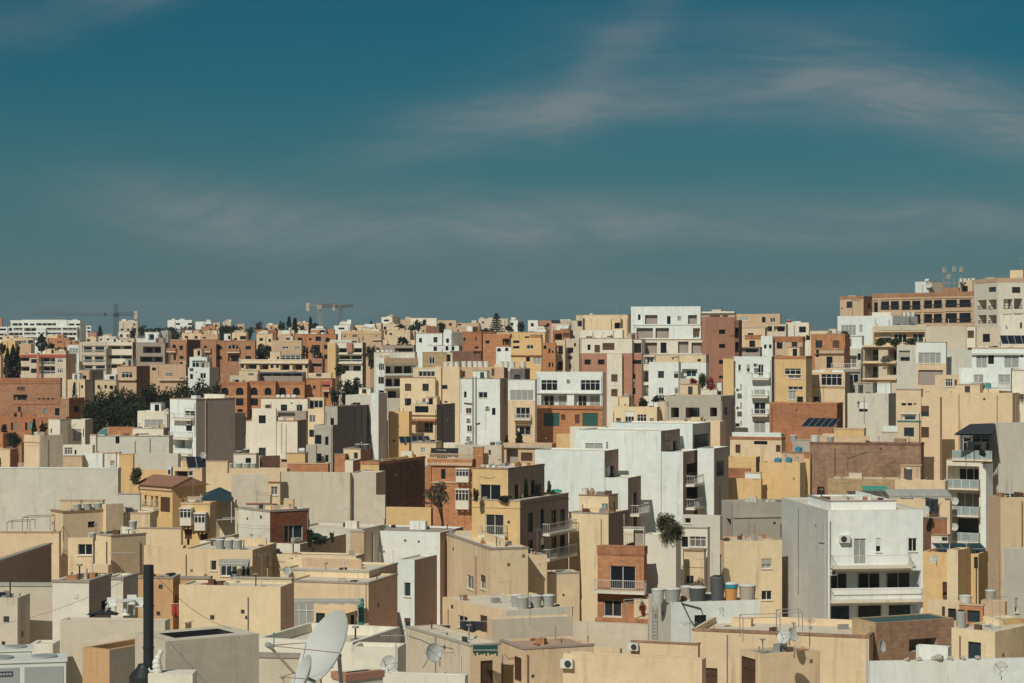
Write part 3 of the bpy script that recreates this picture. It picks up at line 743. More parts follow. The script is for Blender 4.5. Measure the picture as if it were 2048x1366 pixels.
B(A_, 'orange arcade house with arched loggias, middle bay', 541, [
    v(498, 551, 554, 762, c='OR', cs='BR', par=.3, w=[(501, 775, 515, 790, 'a'), (529, 775, 543, 790, 'a'), (501, 797, 516, 811, 'd'), (529, 797, 544, 811, 'd'), (500, 818, 510, 834, 'a')], cop=('DO', .9), trim=[('F', 792.5, .3, .1, 'TN')])])
B(A_, 'orange arcade house with arched loggias, right bay', 542, [
    v(554, 609, 612, 763, c='OR', cs='BR', par=.3, w=[(558, 775, 572, 790, 'a'), (586, 775, 600, 790, 'a'), (558, 797, 573, 811, 'd')], cop=('DO', .9), trim=[('F', 792.5, .3, .1, 'TN')]),
    v(612, 664, 671, 757, c='OR', cs='DO', dD=3, w=[(626, 771, 631, 778, 'd'), (645, 766, 660, 774, 'd'), (648, 785, 657, 796, 'd')], bal=[('F', 646, 660, 781, .7, 'p')], cop='BR'),
    v(617, 662, 665, 746, c='LY', dD=9, w=[(632, 747, 643, 753, 'b')])])
B(H, 'low cream roof huts on top of the orange arcade', 552, [v(460, 494, 497, 750, c='OW'), v(540, 580, 583, 752, c='LG', dD=3), v(584, 608, 610, 757, c='CR', dD=1, w=[(590, 759, 596, 762, 'd'), (599, 759, 605, 762, 'd')])])
B(A_, 'white modern house with dark tinted glazing at left', 520, [
    v(379, 414, 424, 714, c='W', cs='LG', th=18, par=.15, w=[(384, 721, 412, 735, 'W')]),
    v(376, 419, 438, 735, c='W', cs='GY', dD=-2, th=22, w=[(379, 736, 387, 742, 'd'), (400, 746, 412, 757, 'w'), (380, 748, 386, 758, 'd')])])
B(H, 'rough stone house with wide balcony wall left of the white modern house', 545, [
    v(298, 372, 377, 728, c='TN', cs='BR', par=.25, w=[(331, 746, 346, 757, 'W'), (304, 735, 312, 741, 'd')], bal=[('F', 318, 376, 759, .7, 'p')]), v(358, 372, 374, 722, c='CR', dD=3, w=[(359, 724, 366, 730, 'w')])])
B(H, 'tan cube house with wide brown window left of the rough stone house', 530, [
    v(234, 273, 300, 732, c='TN', cs='BR', th=26, par=.25, w=[(243, 744, 265, 756, 'W')], cop='OR', trim=[('F', 759, .25, .6, 'TN')]), v(245, 264, 266, 723, c='TN', dD=4, w=[(246, 725, 262, 730, 'd')])])
B(H, 'cluster of small cream houses above the tree grove at left', 520, [
    v(157, 180, 207, 740, c='TN', cs='TP', th=24, w=[(163, 751, 173, 757, 'd')]), v(135, 170, 185, 759, c='OW', cs='TP', dD=-5, th=22, w=[(162, 770, 166, 777, 'd'), (146, 770, 150, 777, 'd')]),
    v(209, 231, 236, 749, c='W', dD=2, w=[(219, 752, 229, 759, 'W')]), v(190, 232, 238, 760, c='OW', dD=-6, w=[(195, 770, 200, 777, 'd'), (209, 770, 214, 777, 'd'), (219, 771, 226, 778, 'W')])])
B('palace', 'large orange stone palace with blind arcade at the left edge', 480, [
    v(-20, 121, 124, 756, c='ORB', par=.4, w=[(34, 774, 50, 781, 'b'), (27, 789, 55, 800, 'o'), (76, 796, 81, 799, 'd'), (85, 796, 90, 799, 'd'), (94, 796, 99, 799, 'd'), (103, 796, 108, 799, 'd')], cop=('DO', .8), trim=[('F', 765, .25, .12, 'DO')]),
    v(24, 123, 126, 803, c='ORB', dD=-3, par=.3, w=[(36, 813, 42, 829, 'n'), (87, 817, 93, 826, 't'), (110, 816, 119, 831, 'n')], trim=[('F', 806.5, .3, .12, 'DO')]),
    v(122, 138, 169, 796, c='ORB', cs='DO', dD=-5, th=30, s=[(148, 812, 158, 824, 'n')], par=.3, cop='TN'),
    v(-20, 132, 146, 834, c='DO', cs='DO', dD=-8, par=.4, w=[(22, 845, 26, 860, 'w'), (29, 845, 33, 860, 't'), (50, 845, 55, 860, 'w'), (59, 845, 66, 860, 't')], cop='OR')])
B(H, 'orange stone house with iron roof rail cut by the left edge', 400, [v(-30, 44, 50, 884, c='DO', cs='DO', par=.3, cop='OR', w=[(-8, 893, 4, 905, 'd')]), v(-30, 6, 20, 866, c='OR', dD=-4, th=30)])
# ---------------------------------------------------------------- middle distance, centre
B(A_, 'white glazed apartment block with tan top and two strips of dark glass', 460, [
    v(752, 768, 836, 716, c='W', cs='OW', th=62, par=.2, s=[(771, 730, 834, 747, 'o'), (771, 755, 834, 773, 'o'), (775, 780, 832, 796, 'o')], trim=[('S', 716, 1.3, .1, 'TN'), ('S', 748, .35, .5, 'W'), ('S', 774, .35, .5, 'W')]),
    v(748, 830, 834, 704, c='LG', dD=6), v(763, 828, 831, 690, c='TP', cs='BR', dD=14, w=[(790, 696, 826, 706, 'o')])])
B(H, 'white house with arched ground-floor windows below the skyline, left of the brick-red houses', 620, [
    v(832, 884, 886, 666, c='W', w=[(838, 676, 844, 685, 'w'), (867, 674, 875, 685, 'W')]),
    v(887, 904, 925, 664, c='W', cs='LG', th=40, dD=-3, w=[(892, 677, 898, 686, 'w')]), v(855, 918, 926, 691, c='W', cs='TP', dD=-7, w=[(867, 693, 874, 702, 'd'), (891, 692, 897, 701, 'A'), (903, 692, 909, 701, 'A')]), v(888, 903, 905, 658, c='W', dD=3)])
B(H, 'pinkish house with one small window among skyline trees', 720, [v(841, 852, 878, 652, c='TN', cs='PK', th=60, w=[(845, 660, 849, 664, 'd')]), v(904, 946, 950, 655, c='TN', dD=-15, w=[(914, 660, 918, 663, 'd')]), v(934, 945, 956, 653, c='W', cs='DO', dD=-17)])
B(TW, 'brick-red house with tiny shrine window right of the white arched house', 585, [
    v(925, 946, 948, 664, c='DO', w=[(927, 675, 931, 682, 'w')]), v(946, 963, 966, 665, c='DO', dD=-1, w=[(950, 674, 954, 682, 'b'), (949, 693, 957, 697, 'd')], cop='DO'), v(925, 990, 992, 663, c='BK', dD=8)])
B(TW, 'long orange house with awning recess right of the brick-red house', 580, [
    v(966, 1020, 1024, 668, c='OR', par=.3, w=[(971, 681, 979, 687, 'w'), (1005, 677, 1022, 690, 'o')]), v(992, 1022, 1025, 694, c='W', dD=-4, w=[(994, 696, 1002, 703, 'A'), (1010, 695, 1017, 702, 'A')]), v(996, 1090, 1096, 664, c='Y', dD=10)])
B(TW, 'tan house with two big dark windows right of the long orange house', 520, [
    v(1022, 1083, 1086, 676, c='Y', par=.3, w=[(1026, 681, 1039, 686, 'd'), (1026, 692, 1039, 697, 'd'), (1053, 690, 1067, 698, 'w'), (1052, 714, 1060, 723, 'w'), (1066, 713, 1082, 729, 'c')], trim=[('F', 710, .2, .4, 'DO')]),
    v(1060, 1082, 1085, 669, c='OR', dD=4)])
B(TW, 'orange house with stacked shaded balconies left of the big pink and white block', 480, [
    v(1085, 1111, 1113, 686, c='OR', w=[(1097, 697, 1101, 706, 'n'), (1104, 697, 1107, 706, 'n'), (1097, 725, 1101, 734, 'n'), (1104, 725, 1107, 734, 'n'), (1087, 691, 1093, 698, 'd')]),
    v(1111, 1130, 1132, 680, c='CR', dD=3, w=[(1113, 691, 1126, 709, 'k'), (1113, 720, 1126, 740, 'k')]), v(1130, 1158, 1160, 677, c='OW', cs='LG', dD=5, w=[(1134, 695, 1147, 706, 'o'), (1136, 712, 1145, 719, 'b'), (1138, 728, 1143, 738, 'b'), (1148, 686, 1152, 693, 'd')])])
B(H, 'white roof house with small paired window right of the round skyline trees', 620, [v(1058, 1092, 1098, 659, c='W', w=[(1068, 664, 1077, 668, 'w')]), v(1105, 1140, 1146, 660, c='DO', cs='BR', dD=-6, w=[(1109, 667, 1124, 680, 'o'), (1126, 666, 1139, 674, 'b')])])
B('warehouse', 'brown stone shed with rusty patched roof below the white arched house', 470, [
    v(845, 892, 893, 704, c='ST', par=.2), v(893, 905, 906, 705, c='OW', dD=-1, w=[(892, 709, 901, 723, 'd')]), v(900, 962, 965, 702, c='BR', dD=2, w=[(946, 701, 961, 707, 'd')])])
B(A_, 'yellow and tan slab block with a long row of white tanks on its roof', 420, [
    v(918, 1008, 1016, 734, c='TN', cs='BR', par=.15, w=[(926, 742, 930, 754, 'v'), (983, 737, 989, 755, 'b')]),
    v(879, 919, 921, 733, c='CR', dD=.6, w=[(884, 770, 895, 778, 'd'), (884, 802, 895, 808, 'b')]),
    v(870, 882, 884, 733, c='LY', dD=.8), v(800, 870, 872, 755, c='LY', dD=-.5, par=.2), v(826, 871, 873, 735, c='CR', dD=3, w=[(837, 738, 870, 753, 'W')])])
B(A_, 'tall narrow white block with drainpipes and grey shaded side in the centre', 370, [
    v(920, 1000, 1016, 757, c='W', cs='TP', th=14, par=.25, w=[(928, 783, 933, 795, 'd'), (957, 784, 975, 796, 'w'), (932, 816, 943, 828, 'w'), (984, 816, 991, 830, 'n'), (934, 851, 944, 864, 'w')])])
B(TW, 'ruined tan house with dark gaping balcony beside a tall charcoal wall', 352, [
    v(820, 873, 910, 809, c='CR', cs='DG', th=18, par=.3, w=[(830, 812, 857, 825, 'd'), (831, 842, 866, 866, 'k')], trim=[('F', 838, .35, .7, 'OR'), ('F', 828, .2, .3, 'CR')]),
    v(777, 818, 824, 823, c='Y', cs='TN', dD=-5, par=.2, w=[(808, 876, 814, 890, 'b'), (785, 880, 790, 884, 'd')])])
B(H, 'dark brown windowless shed left of the white loft apartments', 430, [v(1020, 1050, 1060, 737, c='DG', cs='BR'), v(1008, 1020, 1022, 742, c='TP', dD=2)])
B(A_, 'white and cream apartments with glazed loft, left wing of the orange-based pair', 391, [
    v(1015, 1070, 1074, 759, c='W', lo=('CR', 802), par=.25, w=[(1020, 780, 1067, 801, 'c'), (1032, 815, 1060, 836, 'w'), (1031, 850, 1062, 870, 'o')], bal=[('F', 1029, 1063, 838, .9, 'r')])])
B(A_, 'white loft apartments over an orange base with two green glazed bays', 395, [
    v(1072, 1205, 1212, 744, c='W', lo=('OR', 812), par=.25, w=[(1082, 760, 1115, 781, 'W'), (1161, 760, 1200, 781, 'W'), (1082, 787, 1134, 813, 'k'), (1148, 787, 1200, 813, 'k'), (1087, 826, 1119, 852, 'g'), (1122, 829, 1131, 840, 'b'), (1150, 829, 1159, 847, 'b'), (1165, 826, 1196, 852, 'g')], trim=[('F', 785, .25, .3, 'W'), ('F', 816, .25, .25, 'DO')])])
B(A_, 'plain yellow skyline block with one white window left of the big white block', 520, [
    v(1166, 1256, 1262, 629, c='LY', par=.2, w=[(1229, 646, 1239, 657, 'w')]), v(1226, 1241, 1242, 631, c='CR', dD=-1, yb=645, d=2),
    v(1152, 1165, 1166, 630, c='LG', dD=2, w=[(1154, 641, 1164, 653, 'o'), (1150, 652, 1156, 668, 'o')])])
B(A_, 'big white stepped apartment block with terracotta flank on the centre skyline', 420, [
    v(1262, 1401, 1403, 612.5, th=8, c='W', par=.25, dD=5, w=[(1276, 629, 1281, 640, 'd'), (1290, 630, 1315, 648, 'h'), (1334, 632, 1341, 648, 'd'), (1355, 632, 1362, 642, 'w'), (1376, 630, 1394, 648, 'h')]),
    v(1266, 1410, 1412, 650, th=8, c='W', par=.15, dD=2.5, w=[(1273, 656, 1306, 676, 'h'), (1311, 656, 1338, 676, 'h'), (1386, 656, 1400, 676, 'o')]),
    v(1284, 1410, 1412, 678.5, th=8, c='OW', par=.15, dD=1.5, w=[(1291, 685, 1314, 707, 'h'), (1321, 685, 1333, 706, 'd'), (1356, 683, 1377, 706, 'h'), (1383, 685, 1405, 707, 'h')]),
    v(1402, 1411, 1470, 633, c='PK', cs='PK', th=66, par=.2, dD=0, s=[(1438, 659, 1451, 668, 'd'), (1438, 688, 1451, 696, 'd'), (1438, 720, 1449, 728, 'd'), (1438, 749, 1449, 757, 'n')]),
    v(1160, 1264, 1270, 676, th=8, c='OW', par=.2, dD=-1, lo=('PK', 707), w=[(1175, 689, 1181, 700, 'd'), (1189, 690, 1200, 705, 'b'), (1205, 686, 1229, 700, 'b'), (1169, 719, 1182, 729, 'd'), (1196, 719, 1209, 729, 'd'), (1224, 720, 1236, 729, 'd'), (1169, 748, 1182, 757, 'd'), (1226, 748, 1239, 758, 'd'), (1226, 776, 1239, 788, 'd'), (1169, 776, 1182, 788, 'd')]),
    v(1214, 1244, 1245, 707, th=8, c='OW', dD=-1.5, d=3), v(1244, 1283, 1290, 678, th=8, c='OW', lo=('PK', 707), dD=-.5, w=[(1246, 686, 1265, 706, 'h'), (1268, 686, 1283, 706, 'h'), (1258, 720, 1283, 728, 'd'), (1259, 748, 1271, 758, 'd'), (1259, 776, 1271, 788, 'd')]),
    v(1160, 1245, 1248, 660, th=8, c='OW', dD=3), v(1284, 1310, 1312, 709, th=8, c='OW', dD=-.2, w=[(1288, 713, 1310, 728, 'k'), (1287, 741, 1297, 764, 'k'), (1287, 770, 1297, 792, 'k')])])
B(A_, 'shaded brown rear wing behind the terracotta flank', 436, [v(1467, 1478, 1484, 640, c='BR', w=[(1469, 655, 1480, 676, 'o'), (1469, 684, 1480, 705, 'o')])])
B(A_, 'tan terrace apartments with grey roof canopy right of the big white block', 600, [
    v(1400, 1470, 1474, 625, c='LG', dD=4, w=[(1420, 631, 1440, 639, 'n'), (1445, 631, 1456, 639, 'n')], trim=[('F', 623, .4, .8, 'W')]),
    v(1471, 1560, 1563, 627.5, c='PT', par=.2, w=[(1478, 634, 1498, 641, 'c'), (1524, 634, 1531, 645, 'n'), (1540, 635, 1551, 645, 'w')]), v(1532, 1572, 1576, 648, c='LG', dD=-4, w=[(1534, 652, 1544, 663, 'o'), (1548, 652, 1571, 663, 'o')])])
B(H, 'pale skyline house with dark window beside a red tank, right of centre', 620, [v(1572, 1618, 1622, 645, c='OW', w=[(1598, 653, 1612, 665, 'n')])])
B(TW, 'yellow house with brick parapet patches behind the white balcony tower', 470, [
    v(1482, 1530, 1534, 655, c='CR', w=[]), v(1490, 1521, 1523, 670, c='Y', dD=-4, cop=('DO', 1.0)), v(1520, 1545, 1547, 672, c='W', dD=-5, w=[(1528, 689, 1533, 697, 'd'), (1538, 689, 1543, 697, 'd')]),
    v(1545, 1605, 1610, 673, c='Y', cs='TN', dD=-6, cop=('DO', 1.2)), v(1480, 1520, 1524, 694, c='TP', dD=-12, w=[(1482, 696, 1518, 705, 'k')])])
B(A_, 'white four-window block in front of the pink-panelled walls', 370, [
    v(1298, 1357, 1362, 724, c='W', par=.2, w=[(1316, 742, 1328, 756, 'n'), (1348, 743, 1357, 756, 'n'), (1317, 775, 1327, 788, 'w'), (1349, 775, 1357, 788, 'w')]),
    v(1312, 1412, 1418, 709, c='CR', cs='TP', dD=5, par=.2, w=[(1395, 718, 1402, 723, 'd')]), v(1361, 1412, 1417, 726, c='W', dD=2, w=[(1364, 738, 1395, 754, 'o')])])
B(H, 'beige terrace house carrying a bed of red and orange shrubs', 352, [
    v(1359, 1383, 1385, 757, c='PT'), v(1384, 1434, 1436, 778, c='OW', par=.5, dD=-2), v(1434, 1443, 1445, 766, c='W', dD=1, w=[(1436, 782, 1444, 791, 'd')])])
B(A_, 'white tower of small railed balconies beside a yellow flank', 333, [
    v(1446, 1467, 1468, 716, c='Y', dD=1.5, par=.2), v(1467, 1543, 1549, 713, c='W', cs='TP', par=.25, w=[(1476, 729, 1482, 742, 'w'), (1493, 729, 1500, 744, 'w'), (1516, 729, 1527, 752, 'w'), (1481, 768, 1483, 781, 'd'), (1508, 767, 1531, 790, 'w'), (1481, 804, 1483, 818, 'd'), (1508, 805, 1531, 828, 'w'), (1481, 842, 1483, 852, 'd'), (1508, 842, 1531, 866, 'w')],
      bal=[('F', 1504, 1541, 757, 1.0, 'r'), ('F', 1504, 1538, 793, 1.0, 'r'), ('F', 1504, 1538, 830, 1.0, 'r')])])
B(A_, 'yellow block with a wide split window right of the white balcony tower', 345, [
    v(1548, 1612, 1624, 712, c='Y', cs='CR', par=.2, cop=('OR', .5), w=[(1569, 737, 1602, 749, 'W'), (1576, 750, 1602, 757, 'w'), (1576, 773, 1606, 780, 'W'), (1577, 781, 1592, 800, 'c'), (1594, 793, 1606, 804, 'n')])])
B('house', 'unfinished grey concrete house with three empty square openings', 322, [
    v(1330, 1442, 1470, 792, c='GY', cs='GY', th=16, par=.4, w=[(1342, 815, 1358, 835, 'h'), (1371, 815, 1399, 836, 'h'), (1420, 815, 1434, 833, 'h')], s=[(1447, 815, 1455, 830, 'd')], rf='RD'),
    v(1318, 1440, 1452, 843, c='CR', cs='PT', dD=-4, par=.2)])
B(H, 'cream cottage with two latticed windows and a stair box left of the concrete house', 330, [
    v(1225, 1314, 1320, 814, c='LY', par=.2, w=[(1232, 836, 1242, 845, 'W'), (1250, 823, 1268, 846, 'W'), (1274, 829, 1293, 846, 'W'), (1299, 836, 1308, 845, 'W')]), v(1233, 1258, 1264, 793, c='LY', cs='CR', dD=4, th=14), v(1318, 1330, 1332, 802, c='CR', dD=2)])
B('house', 'rust-red brick house wall behind the slanted solar array', 320, [v(1539, 1674, 1686, 806, c='DO', cs='BR', par=.3, cop=('OR', .25), w=[(1560, 868, 1568, 872, 'd')])])

# ---------------------------------------------------------------- middle distance, right hill
B(A_, 'long orange apartment block with deep balconies crowning the right hill', 470, [
    v(1745, 1948, 1950, 583, c='TN', cs='OR', th=36, par=.3, cop=('ORB', .9), w=[(1746, 600, 1757, 627, 'o'), (1761, 599, 1800, 620, 'K'), (1803, 598, 1843, 620, 'K'), (1847, 597, 1886, 617, 'K'), (1890, 596, 1945, 615, 'K'), (1803, 625, 1843, 648, 'K'), (1847, 624, 1886, 646, 'K'), (1890, 622, 1945, 646, 'K')]),
    v(1680, 1727, 1744, 592, c='TN', cs='OR', th=18, dD=4, par=.3, cop=('ORB', .7), s=[(1734, 606, 1741, 616, 'd')]),
    v(1830, 1857, 1886, 562, c='W', cs='PT', th=42, dD=14, w=[(1852, 562, 1856, 572, 'd')]), v(1917, 1944, 1972, 561, c='LY', cs='CR', th=40, dD=12), v(1885, 1918, 1920, 575, c='ORB', dD=10), v(1750, 1830, 1832, 586, c='Y', dD=16, th=24)])
B(A_, 'cream apartment block with paired brown-railed windows at the right edge of the hill', 410, [
    v(1949, 1996, 2060, 556, c='OW', cs='OW', th=66, par=.2, cop=('TN', .8), w=[(1955, 600, 1973, 619, 'k'), (1976, 599, 1993, 619, 'k'), (1956, 630, 1973, 647, 'k'), (1976, 630, 1993, 647, 'k'), (1977, 574, 1992, 584, 'n')],
      s=[(2024, 574, 2041, 586, 'n'), (2007, 598, 2025, 618, 'k'), (2028, 597, 2045, 618, 'k'), (2007, 628, 2025, 640, 'k'), (2028, 627, 2045, 640, 'k')]),
    v(2020, 2046, 2060, 540, c='CR', dD=8, th=24)])
B(A_, 'tall plain white wall building under the right-edge cream apartments', 360, [v(2001, 2052, 2060, 629, c='OW', w=[(2040, 645, 2044, 657, 'n')])])
B(A_, 'long white rounded house below the orange crown block', 430, [
    v(1675, 1785, 1835, 631, c='W', cs='W', th=28, par=.2, w=[(1682, 650, 1712, 671, 'c'), (1718, 650, 1725, 665, 'w')], s=[(1794, 648, 1800, 650, 'd')]),
    v(1660, 1724, 1728, 672, c='W', dD=-6, par=.15, w=[(1662, 683, 1703, 694, 'o')]), v(1655, 1722, 1726, 697, c='LG', dD=-8, w=[(1688, 711, 1714, 735, 'o'), (1715, 707, 1722, 720, 'd')])])
B(H, 'small pale house with square dark window above the tile-red step, right hill', 430, [v(1620, 1658, 1664, 661, c='CR', w=[(1640, 672, 1650, 690, 'd'), (1654, 665, 1657, 675, 'd')]), v(1658, 1672, 1674, 657, c='OW', dD=4), v(1612, 1630, 1632, 680, c='OW', dD=-4, th=14)])
B(A_, 'tan house with dark doorway and railed terrace beside the brown stair block', 395, [
    v(1630, 1688, 1692, 699, c='TN', par=.2, w=[(1653, 713, 1665, 736, 'd'), (1632, 697, 1638, 714, 'd')], trim=[('F', 706.5, .2, .3, 'BR')], bal=[('F', 1664, 1722, 737, .9, 'r')]), v(1622, 1690, 1700, 668, c='OR', dD=10, th=14)])
B(H, 'cream house with wide tinted window and gable end beside the dark stair recess', 350, [
    v(1622, 1690, 1700, 744, c='CR', cs='TP', par=.2, w=[(1642, 748, 1684, 771, 'W'), (1627, 793, 1638, 806, 'n')], trim=[('F', 773, .2, .15, 'TN')]), v(1624, 1688, 1692, 741, c='W', dD=2, w=[(1663, 782, 1680, 806, 'b')]), v(1690, 1722, 1724, 738, c='TP', cs='BR', dD=4, w=[(1692, 744, 1720, 768, 'o'), (1700, 772, 1721, 794, 'o')])])
B(A_, 'brown-flanked block of stacked shaded balconies under a planted terrace', 388, [
    v(1727, 1794, 1830, 692, c='PT', cs='PT', th=24, par=.2, w=[(1729, 696, 1757, 722, 'k'), (1776, 698, 1793, 722, 'o'), (1729, 728, 1757, 756, 'k'), (1774, 730, 1793, 750, 'o'), (1729, 762, 1757, 786, 'k')], trim=[('F', 690, .35, .6, 'CR'), ('F', 724, .25, .6, 'CR'), ('F', 757, .25, .6, 'CR')], s=[(1797, 704, 1815, 722, 'b')]),
    v(1745, 1852, 1858, 651, c='CR', dD=5, par=.3, w=[(1748, 664, 1850, 686, 'o')], cop='OW')])
B(A_, 'plain taupe party-wall block right of the planted terrace', 375, [
    v(1852, 1932, 1934, 652, c='PT', dD=0), v(1933, 1951, 1953, 654, c='OW', dD=-2, w=[(1935, 661, 1948, 676, 'b'), (1935, 695, 1944, 702, 'b')]), v(1951, 2003, 2006, 654, c='PT', dD=.5)])
B(A_, 'white cube flat with curtained bay over a black garage recess', 330, [
    v(1832, 1892, 1894, 684, c='W', par=.2, lo=('CR', 727), w=[(1836, 705, 1882, 727, 'c'), (1837, 740, 1886, 770, 'h')]), v(1794, 1832, 1834, 690, c='LG', dD=3, w=[(1798, 701, 1820, 722, 'o')]), v(1870, 1918, 1922, 750, c='CR', cs='OW', dD=-5, w=[(1891, 758, 1905, 773, 'W'), (1909, 759, 1914, 771, 'b')]), v(1887, 1946, 1948, 700, c='LG', dD=1, w=[(1887, 750, 1913, 758, 'd')])])
B(A_, 'broad white flats with long curtained windows at the right edge', 302, [
    v(1944, 2052, 2060, 695, c='W', par=.2, w=[(1952, 710, 1974, 736, 'c'), (1976, 710, 1988, 728, 'n'), (2008, 710, 2038, 736, 'c'), (2040, 709, 2046, 714, 'd')], trim=[('F', 706, .3, .35, 'LG')]),
    v(1918, 2022, 2026, 736, c='W', dD=-4, par=.15, w=[(1947, 749, 1967, 769, 'c'), (1996, 749, 2022, 770, 'c')], bal=[('F', 1943, 2024, 778, .9, 'r')]), v(2024, 2052, 2058, 740, c='OW', dD=-5, w=[(2033, 788, 2048, 806, 'w')])])
B(A_, 'pale grey wall building between the brown stair block and the blank yellow wall', 310, [v(1695, 1777, 1797, 787, c='LG', cs='LG', th=14, par=.2), v(1754, 1781, 1783, 764, c='W', dD=5, w=[])])
B(H, 'little white-and-teal rimmed house with one square black window against the blank yellow wall', 282, [
    v(1795, 1838, 1841, 842, c='CR', par=.15, cop='TE', w=[(1808, 855, 1828, 873, 'n')]), v(1762, 1796, 1798, 864, c='PT', dD=2, par=.15), v(1800, 1838, 1840, 826, c='PT', dD=3, w=[(1803, 829, 1832, 839, 'o')], cop='OW'), v(1768, 1797, 1799, 852, c='W', dD=5, rf='DO')])
B(A_, 'huge blank yellow party wall on the right', 290, [v(1838, 2025, 2042, 786, c='CR', par=.3, dD=4), v(1792, 1842, 1846, 778, c='CR', cs='CR', dD=2, w=[(1803, 806, 1812, 811, 'v'), (1815, 806, 1824, 811, 'v'), (1827, 806, 1833, 811, 'v')]), v(1824, 1880, 1884, 794, c='CR', dD=1)])
B(H, 'white corner house with laundry terrace at the right edge beside the yellow wall', 300, [v(2024, 2054, 2060, 788, c='W', w=[(2026, 820, 2048, 842, 'o')])])
# ---------------------------------------------------------------- nearer rows, left
B(A_, 'white curved-parapet balcony house with tall taupe side wall', 330, [
    v(340, 392, 470, 798, c='W', cs='TP', th=48, par=.3, w=[(369, 816, 389, 832, 'w'), (372, 842, 384, 862, 'n'), (349, 880, 384, 898, 'o')], bal=[('F', 350, 390, 838, .9, 'r'), ('F', 346, 386, 876, 1.0, 'r'), ('F', 346, 386, 908, 1.0, 'r')]),
    v(466, 470, 491, 826, c='TP', cs='TP', th=48, D=338, d=5), v(370, 390, 392, 797, c='W', dD=3)])
B(A_, 'boxy off-white house with wide curtained window left of the curved-parapet house', 345, [
    v(275, 337, 352, 822, c='OW', cs='DG', th=16, par=.2, w=[(289, 839, 327, 857, 'c')]), v(265, 327, 340, 856, c='OW', cs='TP', dD=-4, th=16, par=.2, w=[(272, 867, 298, 869, 'd')])])
B(H, 'rust brick hut with teal glass canopy left of the boxy off-white house', 350, [v(216, 265, 268, 854, c='OR', par=.15, cop='OR')])
B(A_, 'beige house with vent slots and a white roof room by the dark grove', 330, [
    v(48, 80, 126, 871, c='CR', cs='PT', th=58, par=.3, w=[(53, 891, 55, 893, 'd'), (59, 891, 61, 893, 'd'), (65, 891, 67, 893, 'd'), (71, 891, 73, 893, 'd'), (76, 891, 78, 893, 'd')], trim=[('F', 884, .15, .1, 'TN')]),
    v(97, 120, 143, 838, c='OW', cs='PT', th=50, dD=6, w=[(101, 857, 104, 866, 'n')]), v(142, 170, 186, 839, c='OW', cs='TP', th=19, dD=10, w=[(145, 858, 163, 882, 'c'), (166, 857, 168, 874, 'd')])])
B(H, 'cream gatehouse with dark doorway at the left edge', 300, [v(-30, 20, 36, 898, c='CR', cs='DO', th=24, par=.2, w=[])])
B(A_, 'long plain white wall house below the boxy off-white house', 300, [
    v(188, 338, 346, 872, c='LG', cs='LG', par=.2, w=[(231, 873, 239, 887, 'd')]), v(268, 356, 362, 908, c='LG', dD=-6, par=.15), v(170, 238, 242, 905, c='W', dD=-8, par=.15, w=[(226, 902, 238, 906, 'd')]), v(180, 192, 195, 869, c='OW', dD=-3), v(238, 266, 269, 908, c='Y', dD=-9, w=[])])
B(H, 'small white roof room with a four-pane window at left', 285, [v(126, 185, 190, 890, c='OW', par=.15, w=[(129, 895, 145, 909, 'W'), (149, 900, 153, 909, 'd')]), v(126, 164, 168, 911, c='TN', dD=-3), v(163, 205, 209, 907, c='W', dD=-2), v(216, 232, 234, 905, c='OW', dD=-4, w=[(220, 921, 230, 932, 'c')])])
B(A_, 'very large blank white wall building at the left edge', 232, [
    v(-40, 236, 242, 936, c='LG', par=.2, rf='WR', cop=('W', .08)), v(235, 280, 282, 987, c='LG', dD=-4, par=.15)])
B(H, 'yellow house with flat roof edge behind the tiled-roof house', 262, [v(236, 336, 342, 941, c='Y', par=.15), v(334, 404, 410, 936, c='CR', dD=-2, par=.15, w=[(377, 942, 386, 952, 'w'), (350, 942, 376, 956, 'o')]), v(334, 342, 346, 934, c='W', dD=-5, w=[(336, 939, 341, 949, 'n')]), v(364, 410, 414, 919, c='Y', dD=6)])
th = B(TW, 'yellow townhouse with red tiled roof and arched facade at left', 240, [
    v(278, 345, 412, 974, c='Y', cs='Y', th=52, par=.05, w=[(289, 990, 293, 1012, 'n'), (302, 991, 306, 1014, 'a'), (311, 991, 316, 1014, 'a'), (321, 994, 340, 1024, 'b')], trim=[('F', 978, .25, .15, 'TN')], bal=[('F', 286, 318, 1016, .8, 'r')])])
q = th.vols[0]
tb = MB()
for i in range(2):
    a, b, c_, d_ = inset(q, -.35); mid1 = (a + d_) / 2 + q.es * 0; ridge0 = (a + b) / 2; ridge1 = (d_ + c_) / 2
z0, z1 = q.zt + .02, q.zt + 1.05
r0, r1 = ridge0, ridge1
for pts in ([(a, z0), (d_, z0), (r1, z1), (r0, z1)], [(b, z0), (c_, z0), (r1, z1), (r0, z1)], [(a, z0), (b, z0), (r0, z1)], [(d_, z0), (c_, z0), (r1, z1)]):
    tb.poly([(p.x, p.y, z) for p, z in pts], 'RT2')
tr_ = th.add(tb, 'tiled_roof')
rid = MB()
for k in range(26):
    t = k / 25
    p0 = a.lerp(d_, t); p1 = r0.lerp(r1, t)
    rid.bar((p0.x, p0.y, z0 + .03), (p1.x, p1.y, z1 + .03), .07, 'RT2', 4)
th.add(rid, 'tile_row', tr_)
B(H, 'cream box house group with three grey tubs on its ledge at left', 196, [
    v(120, 206, 209, 1000, c='CR', par=.12, dD=8, w=[]), v(102, 126, 245, 1023, c='CR', cs='CR', th=66, par=.2, s=[(176, 1043, 190, 1055, 'n')]), v(205, 212, 247, 1009, c='LY', cs='CR', th=60, dD=2), v(230, 300, 314, 1026, c='CR', dD=4, par=.12, w=[(301, 1033, 313, 1058, 'd')]), v(-40, 118, 122, 1064, c='CR', dD=-3, par=.12, w=[]), v(278, 362, 366, 1056, c='CR', dD=0, par=.1)])
